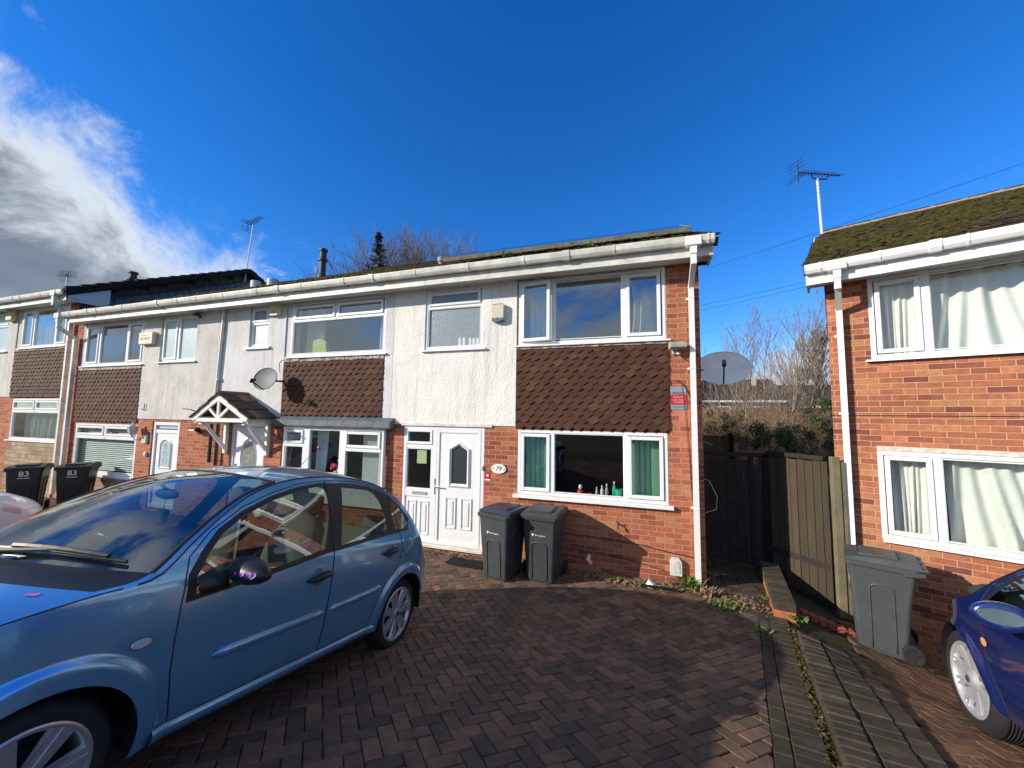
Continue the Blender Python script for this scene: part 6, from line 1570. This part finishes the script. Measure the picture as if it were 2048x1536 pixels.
# garden fence and rotary dryer behind the gate
r = empty('garden_fence', (1.5, 7, 0), 0, 'brown vertical board garden fence seen over the dark gate', 'fence'); s = MB(); boards(s, (.9, 7), (2.55, 7), -.3, 1.78, bw=.1, jag=.02); rel(r, s).build('boards', tinted('brown_boards', [(0, (.11, .075, .05)), (1, (.20, .15, .10))], .85, .002, 30, 8, .3), r)
s = MB(); s.box(2.56, 2.68, 6.95, 7.05, -.3, 1.85); rel(r, s).build('post', M['wood_dark'], r)
r = empty('washing_line', (1.1, 5.2, 0), 0, 'folded white pole with a dark peg basket behind the gate', 'clothes dryer'); s = MB(); s.tube([(-.12, 0, 1.98), (.75, .1, 1.58)], .018, 6); s.build('pole', M['upvc_old'], r)
s = MB()
for i in range(5): s.box(.13+i*.05, .15+i*.05, -.05, .0, 1.45, 1.86)
for i in range(6): s.box(.13, .35, -.05, .0, 1.47+i*.07, 1.485+i*.07)
s.build('basket', M['black'], r)

# ------------------------------------------------------------ vegetation
def branch(mb, p, d, L_, r_, depth, rnd, spread=.5, up=.25, kids=(2, 4), segs=4, curl=.12, minr=.004, n=5, taper=.55):
    pts = [p.copy()]; q = p.copy(); v = d.normalized()
    for i in range(segs):
        v = (v+Vector((rnd.gauss(0, curl), rnd.gauss(0, curl), rnd.gauss(0, curl)+up*.12))).normalized(); q = q+v*L_/segs; pts.append(q.copy())
    rr = [max(minr, r_*(1-(1-taper)*i/segs)) for i in range(segs+1)]
    mb.tube(pts, rr, n if r_ > .02 else 3, cap=False)
    if depth <= 0: return
    for k in range(rnd.randint(*kids)):
        t = rnd.uniform(.3, 1); i = min(segs-1, int(t*segs)); o = pts[i]+(pts[i+1]-pts[i])*(t*segs-i); ax = (pts[i+1]-pts[i]).normalized()
        s = Vector((rnd.gauss(0, 1), rnd.gauss(0, 1), rnd.gauss(0, .6))); s -= ax*s.dot(ax); s.normalize()
        nd_ = (ax+s*spread*rnd.uniform(.6, 1.3)+Vector((0, 0, up))).normalized()
        branch(mb, o, nd_, L_*rnd.uniform(.5, .8), max(minr, r_*(1-(1-taper)*t)*rnd.uniform(.45, .7)), depth-1, rnd, spread, up, kids, max(3, segs-1), curl, minr, n, taper)
def sapling(i, x, y, z, h, label, seed, group, m_='bark', stems=1, r0=.045, minr=.007, lean=0, depth=4, kids=(3, 5), spread=.42, up=.35):
    rnd = random.Random(seed); r = empty('bare_tree', (x, y, z), 0, label, 'tree', group)
    t = MB(); c = MB(); t.smooth = c.smooth = True
    for k in range(stems):
        d = Vector((rnd.gauss(0, .12)+lean, rnd.gauss(0, .1), 1)).normalized(); p = Vector((rnd.uniform(-.3, .3)*(stems > 1), 0, 0)); pts = [p]; v = d
        for j in range(8): v = (v+Vector((rnd.gauss(0, .05), rnd.gauss(0, .05), .02))).normalized(); pts.append(pts[-1]+v*h/8)
        t.tube(pts, [max(minr, r0*(1-.85*j/8)) for j in range(9)], 7, cap=False)
        for q in range(int(h*2.6)):
            f = rnd.uniform(.22, .98); j = min(7, int(f*8)); o = pts[j]+(pts[j+1]-pts[j])*(f*8-j); a = rnd.uniform(0, 2*pi)
            branch(c, o, Vector((cos(a)*spread*1.6, sin(a)*spread*1.6, 1)), h*.26*(1.15-f*.7), max(minr, r0*.4*(1-f*.7)), depth-2, rnd, spread, up, kids, 4, .10, minr, 4)
    t.build('trunk', M[m_], r, smooth=True, fix=False); c.build('branches', M[m_], r, smooth=True, fix=False)
SG = 'bare saplings behind the gate'
sp = [(10.6, 23, 10.5, 'leftmost thin bare sapling rising behind the large dish', 2), (12.4, 24, 12.8, 'bare sapling just right of the large dish', 1), (14.2, 25, 13.2, 'tall bare sapling in the middle of the gap between the houses', 1), (16.4, 23, 14.4, 'tallest bare sapling with a feathery top in the gap', 2), (18.3, 24, 11.6, 'bare forked sapling leaning right in the gap', 1), (11.5, 22, 8.5, 'slender pale-stemmed sapling low beside the dish', 2), (17.2, 21.5, 9.0, 'sapling with its stems spreading low to the right in the gap', 2)]
for i, (az, d_, el_, lb, st) in enumerate(sp):
    q = P3d(az, 0, d_); sapling(i, q.x, q.y, -.8, 3.1+d_*math.tan(radians(el_)), lb, 20+i, SG, stems=st, r0=.055, minr=.0065, lean=.03+.05*(i == 6), kids=(2, 3))
q = P3d(21.4, 0, 24); sapling(9, q.x, q.y, -.8, 3.1+24*math.tan(radians(9)), 'bare tree with spreading twigs against the right-hand house wall', 41, SG, stems=1, r0=.12, minr=.010, depth=5)
TGp = 'bare trees behind the terrace roof'
for i, (az, d, h, lb) in enumerate([(-42.5, 36, 15.3, 'bare tree at the left of the conifer behind the roof'), (-36.2, 38, 20.6, 'tall bare tree just right of the conifer'), (-32.0, 36, 19.0, 'bare tree behind the grey roof vent'), (-29.0, 38, 21.0, 'tallest bare tree behind the left end of the panel frame'), (-25.6, 37, 19.4, 'bare tree furthest right above the terrace roof'), (-39.8, 40, 19.0, 'small bare tree directly left of the conifer')]):
    h *= .90; q = P3d(az, 0, d); rnd = random.Random(60+i); r = empty('bare_tree', (q.x, q.y, -1), 0, lb, 'tree', TGp)
    t = MB(); t.smooth = True; t.tube([(0, 0, 0), (.1, 0, h*.25), (.2, .1, h*.45), (.1, .1, h*.7)], [.28, .22, .15, .07], 8, cap=False); t.build('trunk', M['bark_dark'], r, smooth=True, fix=False)
    c = MB(); c.smooth = True
    for k in range(34):
        f = rnd.uniform(.4, .72); a = rnd.uniform(0, 2*pi); o = Vector((.15, .05, h*f)); branch(c, o, Vector((cos(a)*.62, sin(a)*.62, 1)), h*.24, .06, 3, rnd, .45, .26, (3, 4), 4, .12, .0125, 4)
    c.build('branches', M['bark_dark'], r, smooth=True, fix=False)
# conifer
q = P3d(-38.2, 0, 33); r = empty('conifer_tree', (q.x, q.y, -1), 0, 'dark ragged conifer standing above the terrace roof', 'tree'); rnd = random.Random(5)
t = MB(); t.tube([(0, 0, 0), (0, 0, 18.0)], [.2, .03], 7); t.build('trunk', M['bark_dark'], r)
c = MB(); H_ = 18.4
for k in range(260):
    z = rnd.uniform(.6, 1)*H_; wr = (H_-z)*.26+.2; a = rnd.uniform(0, 2*pi); L_ = wr*rnd.uniform(.5, 1.25)
    if mnoise.noise(Vector((cos(a)*1.2, sin(a)*1.2, z*.8))) < -.18: continue
    p0 = Vector((0, 0, z)); d = Vector((cos(a), sin(a), rnd.uniform(-.15, .3)))
    for m_ in range(int(L_*26)+6):
        f = rnd.uniform(.15, 1); p = p0+d*L_*f+Vector((rnd.gauss(0, .07), rnd.gauss(0, .07), rnd.gauss(0, .05)-.1*f*f)); e_ = Vector((rnd.gauss(0, 1), rnd.gauss(0, 1), rnd.gauss(0, .5))).normalized()*.10; g_ = Vector((rnd.gauss(0, 1), rnd.gauss(0, 1), rnd.gauss(0, .5))).normalized()*.045
        c.add([p-e_, p+g_, p+e_, p-g_], [[0, 1, 2, 3]])
c.build('crown', M['conifer'], r, fix=False)
# brown thicket and evergreen shrubs behind the gate
def thicket(name, x0, x1, y0, y1, z0, z1, n, m_, label, seed, ln=.8):
    rnd = random.Random(seed); s = MB()
    for k in range(n):
        x, y = rnd.uniform(x0, x1), rnd.uniform(y0, y1); zt = z1*(.75+.35*mnoise.noise(Vector((x*.5, y*.5, seed)))); z = z0+(zt-z0)*rnd.random()**.8
        a = rnd.uniform(0, 2*pi); d = Vector((cos(a), sin(a), rnd.uniform(-.2, 1.1))).normalized(); p = Vector((x, y, z)); pts = [p]
        for j in range(3): d = (d+Vector((rnd.gauss(0, .25), rnd.gauss(0, .25), rnd.gauss(0, .2)))).normalized(); pts.append(pts[-1]+d*ln*rnd.uniform(.2, .45))
        s.tube(pts, [.007, .006, .005, .003], 3, cap=False)
    o = s.build(name, m_, fix=False); tag(o, label, 'undergrowth', None, 'stuff')
thicket('brown_thicket', 1.5, 11.5, 13.5, 18, -.4, 3.1, 9000, M['twig'], 'tangle of leafless brown scrub behind the garden fence', 3)
thicket('brown_thicket', 2, 13, 18, 22, -.2, 3.7, 8000, M['twig'], 'further bank of leafless brown scrub below the far roofs', 4, 1.0)
def shrub(x, y, z0, r_, h, m_, label, seed, n=2600, lf=.045, group='evergreen shrubs behind the gate'):
    rnd = random.Random(seed); r = empty('evergreen_shrub', (x, y, z0), 0, label, 'shrub', group); s = MB(); t = MB()
    for k in range(7): a = rnd.uniform(0, 2*pi); branch(t, Vector((0, 0, 0)), Vector((cos(a)*.5, sin(a)*.5, 1)), h*.7, .02, 1, rnd)
    t.build('stems', M['bark_dark'], r, fix=False)
    cl = [(Vector((rnd.gauss(0, r_*.45), rnd.gauss(0, r_*.35), h*rnd.uniform(.2, .9))), rnd.uniform(.14, .32)) for _ in range(34)]
    for k in range(n):
        c, cr_ = rnd.choice(cl); v = Vector((rnd.gauss(0, 1), rnd.gauss(0, 1), rnd.gauss(0, 1))).normalized()*cr_*rnd.uniform(.5, 1.15); p = c+v
        a = Vector((rnd.gauss(0, 1), rnd.gauss(0, 1), rnd.gauss(0, 1))).normalized(); b = a.cross(Vector((rnd.gauss(0, 1), rnd.gauss(0, 1), rnd.gauss(0, 1)))).normalized(); l = lf*rnd.uniform(.6, 1.3)
        s.add([p-a*l, p+b*l*.45, p+a*l, p-b*l*.45], [[0, 1, 2, 3]])
    s.build('leaves', m_, r, fix=False)
shrub(4.05, 13.0, -.6, 1.5, 3.5, M['leaf'], 'glossy evergreen bush directly above the post of the dark gate', 1, 4200)
shrub(1.9, 13.2, -.6, 1.3, 3.7, M['conifer'], 'dark evergreen bush at the left of the gap below the large dish', 2, 3000, .05)
shrub(6.6, 13.3, -.6, 1.7, 3.1, M['leaf'], 'low evergreen hedge bush right of the middle above the fence panel', 3, 4000)
shrub(5.3, 12.6, -.6, 1.4, 2.9, M['leaf'], 'ivy-covered bush along the top of the fence panel', 6, 3600)
shrub(8.0, 13.6, -.6, 1.1, 4.2, M['leaf'], 'green bush against the corner of the right-hand house', 4, 3000, .06)
# houses beyond
def far_house(x0, x1, y, zr, ze, label):
    r = empty('distant_house', ((x0+x1)/2, y, -1), 0, label, 'house', 'distant houses beyond the scrub'); w = (x1-x0)/2
    s = MB(); s.box(-w, w, 0, 8, 0, ze+1); s.build('wall', mat('far_brick', (.20, .12, .09), .9), r)
    s = MB(); s.prism([(-.5, ze+.95), (4, zr+1), (8.5, ze+.95), (4, zr+.8)], -w-.3, w+.3, 'x'); s.build('roof', mat('far_roof', (.07, .055, .045), .9, 0, .2, 0, .8, .4), r)
    s = MB(); s.box(-w-.3, w+.3, -.56, -.46, ze+.82, ze+1.02); s.build('gutter', M['upvc'], r)
    k = int(2*w/3)
    for i in range(k):
        xa = -w+.8+i*3
        f = MB(); f.box(xa, xa+1.6, -.04, .0, ze-.75, ze+.45); fo = f.build('window', M['upvc'], r); f = MB(); f.box(xa+.12, xa+1.48, -.06, -.042, ze-.63, ze+.33); f.build('pane', M['frost_dark'], fo)
    return r
h_ = far_house(3.5, 13.4, 38, 6.6, 4.1, 'distant house with brown roof and white gutter left of the step in the roofs')
s = MB(); s.box(3.1, 3.5, 2.5, 2.9, 6.8, 7.5); s.build('chimney', M['cream'], h_)
far_house(13.7, 28, 39, 6.0, 3.6, 'lower distant house behind the bare tree at the right of the gap')

# ------------------------------------------------------------ weeds, leaves, litter
def tuft(x, y, z, r_, n, m_, label, seed, h=.1, name='weed', lean=1):
    rnd = random.Random(seed); o = MB()
    for k in range(n):
        a = rnd.uniform(0, 2*pi); L_ = h*rnd.uniform(.5, 1.2); w = .006+.008*rnd.random(); bx, by = rnd.gauss(0, r_*.4), rnd.gauss(0, r_*.3); ca, sa = cos(a), sin(a); P = []
        for j in range(4):
            t = j/3; q = L_*t; out = q*.7*lean*(.3+t*.8); zz_ = q*(1-.35*t); ww = w*(1-t)*(1+t*2)
            P.append([(x+bx+ca*out-sa*ww, y+by+sa*out+ca*ww, z+zz_), (x+bx+ca*out+sa*ww, y+by+sa*out-ca*ww, z+zz_)])
        o.grid(P)
    return tag(o.build(name, m_, fix=False), label, 'weed', 'weeds along the wall')
tuft(.62, -.12, G(.6, -.1), .18, 90, M['weed'], 'leafy green weed at the foot of the white downpipe', 1, .20)
tuft(.85, -.30, G(.8, -.3), .14, 60, M['dryleaf'], 'browned drooping weed in front of the downpipe foot', 2, .15)
tuft(.95, -.55, G(.95, -.5), .25, 70, M['weed'], 'sprawling weed on the paving right of the downpipe', 3, .07)
tuft(.05, -.28, G(0, -.3), .10, 40, M['weed'], 'small green weed beside the broken tile pieces', 4, .06)
tuft(-.35, -.22, G(0, -.3), .12, 34, M['weed'], 'small green weed in the dry leaves under the tap', 5, .07)
tuft(1.66, -.68, G(1.6, -.7)+.02, .12, 40, M['weed'], 'green weed at the front end of the low wall', 6, .07)
tuft(1.22, -1.05, G(1.2, -1), .14, 40, M['weed'], 'low mossy weed on the edging near the low wall', 7, .04)
tuft(1.55, -.15, G(1.5, -.2), .10, 40, M['weed'], 'green weed growing along the left face of the low wall', 8, .08)
tuft(.80, .0, 4.84, .1, 26, M['weed'], 'grass tuft sprouting in the gutter near the corner', 9, .1) if 0 else None
tuft(-.62, -.40, 4.80, .08, 30, M['weed'], 'grass tuft sprouting from the gutter at the joint', 10, .08)
tuft(-1.95, -.40, 4.80, .10, 36, M['weed'], 'grass tuft sprouting from the gutter left of the casement', 11, .10)
s = MB(); s.tube([(.96, .15, .0), (.98, .12, .12), (1.0, .1, .2)], .004, 4); s.tube([(.98, .12, .12), (.90, .1, .16)], .004, 4); s.tube([(.98, .12, .13), (1.10, .1, .17)], .005, 4); tag(s.build('dead_stalk', M['dryleaf']), 'pale dead stalk beside the gable corner', 'weed')
def litter(name, pts, n, m_, label, seed, size=.02, spread=.08, lift=.006):
    rnd = random.Random(seed); o = MB()
    for k in range(n):
        t = rnd.random()*(len(pts)-1); i = int(t); f = t-i; x = pts[i][0]*(1-f)+pts[i+1][0]*f+rnd.gauss(0, spread); y = pts[i][1]*(1-f)+pts[i+1][1]*f+rnd.gauss(0, spread); z = G(x, y)+lift+rnd.uniform(0, .018)
        a = rnd.uniform(0, 2*pi); l = size*rnd.uniform(.5, 1.5); u_ = Vector((cos(a), sin(a), rnd.uniform(-.5, .5)))*l; v_ = Vector((-sin(a), cos(a), rnd.uniform(-.6, .6)))*l*.55; p = Vector((x, y, z)); o.add([p-u_, p+v_, p+u_+Vector((0, 0, .006)), p-v_], [[0, 1, 2], [0, 2, 3]])
    return tag(o.build(name, m_, fix=False), label, 'leaf litter', None, 'stuff')
litter('leaf_litter', [(-1.0, -.18), (-.4, -.22), (.2, -.20), (.6, -.22)], 620, M['dryleaf'], 'drift of dry brown leaves at the foot of the brick wall', 1, .022, .07)
litter('leaf_litter', [(.7, -.3), (1.1, -.4), (1.5, -.4)], 260, M['dryleaf'], 'scattered dead leaves on the side path', 2, .018, .14)
litter('leaf_litter', [tuple(LP+LT*.1+LM*.31), tuple(LP+LT*.9+LM*.31), tuple(LP+LT*2.2+LM*.31), tuple(LP+LT*4+LM*.31)], 300, M['litterdark'], 'dead leaves and debris in the channel beside the raised kerb', 3, .015, .022, .0)
litter('moss_patches', [tuple(LP+LT*.0+LM*.31), tuple(LP+LT*1.2+LM*.33), tuple(LP+LT*2.6+LM*.31)], 500, M['moss'], 'moss growing in the channel beside the raised kerb', 4, .016, .03, -.002)
litter('leaf_litter', [(-3.5, -.12), (-2.6, -.14)], 240, M['dryleaf'], 'dark dead leaves below the door threshold', 5, .018, .05)
litter('paving_debris', [(-2, -1.2), (1, -1.0), (-.5, -3), (.6, -2)], 150, M['dryleaf'], 'tiny leaf scraps scattered over the block paving', 6, .008, .6, .004)
s = MB(); rnd = random.Random(2)
P = [[(-2.86+.62*i/12+rnd.uniform(-.01, .01), -.52+.30*j/6-.02*i/12*2+rnd.uniform(-.01, .01), G(-2.6, -.5)+.008+rnd.uniform(0, .012)) for j in range(7)] for i in range(13)]; s.grid(P); tag(s.build('doormat', M['matt'], smooth=True, fix=False), 'worn dark green mat on the paving before the front door', 'doormat')
# broken pieces by the wall
r = empty('broken_ceramic', (.10, -.30, G(.1, -.3)), 0, 'broken white ceramic pieces lying in the leaves near the meter box', 'broken pot')
s = MB(); s.lathe([(.045, 0), (.055, .09), (.05, .09), (.04, .01)], 10, M=Matrix.Rotation(radians(35), 4, 'Y'), close=True); s.box(.10, .2, -.03, .03, .0, .02, M=Matrix.Rotation(radians(20), 4, 'Z')); s.build('shards', M['white'], r, fix=False)
r = empty('drain_pipe_end', (-.72, -.16, .2), 0, 'white waste pipe end poking from the wall behind the bins', 'pipe'); s = MB(); s.tube([(-.0, .14, .03), (0, 0, .02), (.05, -.05, -.01)], .03, 10); s.build('pipe', M['upvc_old'], r)
r = empty('plank', (-1.58, -.12, .05), 0, 'short pale board and brick leaning between the two bins', 'board'); s = MB(); s.box(-.03, .03, -.02, .0, 0, .62, M=Matrix.Rotation(radians(14), 4, 'Y')); s.build('board', M['wood_pale'], r)
r = empty('edging_spikes', (.22, -.34, G(.2, -.3)), 0, 'low dark plastic edging with spikes lying before the wall', 'edging')
s = MB()
for i in range(6): s.box(i*.085-.2, i*.085-.19, -.03, -.02, -.01, .06); 
s.box(-.21, .24, -.02, -.01, .03, .055); s.build('edging', M['black'], r)
# things on window sills
def bottle(x, y, z, h, r_, m_, label, name='bottle', cap='white', grp='bottles on the kitchen window sill', par=None):
    o = empty(name, (x, y, z), 0, label, 'bottle', grp); s = MB(); s.smooth = True; s.lathe([(.001, 0), (r_, .004), (r_, h*.6), (r_*.45, h*.78), (r_*.4, h*.86)], 12, close=True); s.build('bottle_body', m_, o, smooth=True, fix=False); c = MB(); c.lathe([(r_*.45, h*.85), (r_*.45, h*.95), (r_*.15, h)], 10); c.build('cap', M[cap], o)
mg = mat('green_bottle_plastic', (.04, .45, .28), .3); mr = mat('red_plastic', (.5, .03, .03), .35); mc = mat('clear_pink_soap', (.6, .35, .36), .25); mw = M['white']
bottle(-.62, .12, 1.06, .16, .022, mc, 'small pink soap bottle left of the pump bottles'); bottle(-.54, .12, 1.06, .19, .024, M['curtain'], 'white pump bottle among the bottles on the sill'); bottle(-.47, .12, 1.06, .22, .024, mc, 'tall pink pump bottle beside the green container')
bottle(-.36, .13, 1.06, .26, .028, mg, 'tall green spray bottle standing in the sill corner', cap='white')
o = empty('green_tub', (-.29, .12, 1.06), 0, 'green plastic tub on the kitchen window sill', 'tub', None); s = MB(); s.lathe([(.05, 0), (.062, .15), (.058, .15), (.046, .01)], 16, close=True); s.build('tub', mg, o, fix=False)
o = empty('red_ornament', (-.87, .13, 1.06), 0, 'red and white ornament on the kitchen window sill', 'ornament', None); s = MB(); s.smooth = True; s.lathe([(.001, 0), (.05, .01), (.055, .07), (.03, .11), (.001, .12)], 14, close=True); s.build('body', mr, o, smooth=True); s = MB(); s.smooth = True; s.blob((0, 0, .14), (.03, .03, .04), 1, 8, 10, 0); s.build('head', mw, o, smooth=True)
o = empty('red_pot', (-.74, .13, 1.06), 0, 'low red pot beside the red and white ornament', 'pot', None); s = MB(); s.lathe([(.03, 0), (.04, .05), (.036, .05), (.026, .01)], 14, close=True); s.build('pot', mr, o, fix=False)
for i, x in enumerate((-2.96, -2.88, -2.76, -2.69, -2.62)):
    o = empty('bathroom_bottle', (x, .0295, 3.50), 0, 'white bottle shape behind the obscured bathroom glass', 'bottle', 'white bottles on the bathroom sill'); s = MB(); s.prism([(-.024, 0), (.024, 0), (.024, .10+.02*(i < 2)), (.012, .13+.02*(i < 2)), (-.012, .13+.02*(i < 2)), (-.024, .10+.02*(i < 2))], -.001, 0); s.build('bottle_body', mat('pale_blur', (.55, .58, .56), .5) if i == 0 else bpy.data.materials['pale_blur'], o)
o = empty('yellow_bag', (-6.35, .25, 3.47), 0, 'yellow patterned bag standing inside the upper window above the tiles', 'bag'); s = MB(); s.prism([(-.28, 0), (.30, 0), (.26, .30), (.1, .36), (-.05, .33), (-.22, .38)], -.04, .04); s.build('bag', mat('yellow_fabric', (.62, .62, .08), .7, 0, .3, 0, 9, .7, 0, 0, (.85, .85, .35)), o)
o = empty('flowers', (-5.45, -.02, .97), 0, 'red and white flowers in a vase inside the bay window', 'flowers'); s = MB(); s.smooth = True
for k in range(5): s.blob((random.gauss(-.05, .05), random.gauss(0, .03), .33+random.gauss(0, .04)), (.045, .045, .04), k, 5, 7, .4)
s.build('red_blooms', mat('red_petals', (.45, .03, .06), .8), o, smooth=True, fix=False); s = MB(); s.smooth = True
for k in range(5): s.blob((.12+random.gauss(0, .04), random.gauss(0, .03), .26+random.gauss(0, .04)), (.04, .04, .035), k, 5, 7, .4)
s.build('white_blooms', M['curtain'], o, smooth=True, fix=False); s = MB(); s.lathe([(.05, 0), (.07, .12), (.04, .2), (.045, .24)], 12); s.build('vase', M['curtain'], o)
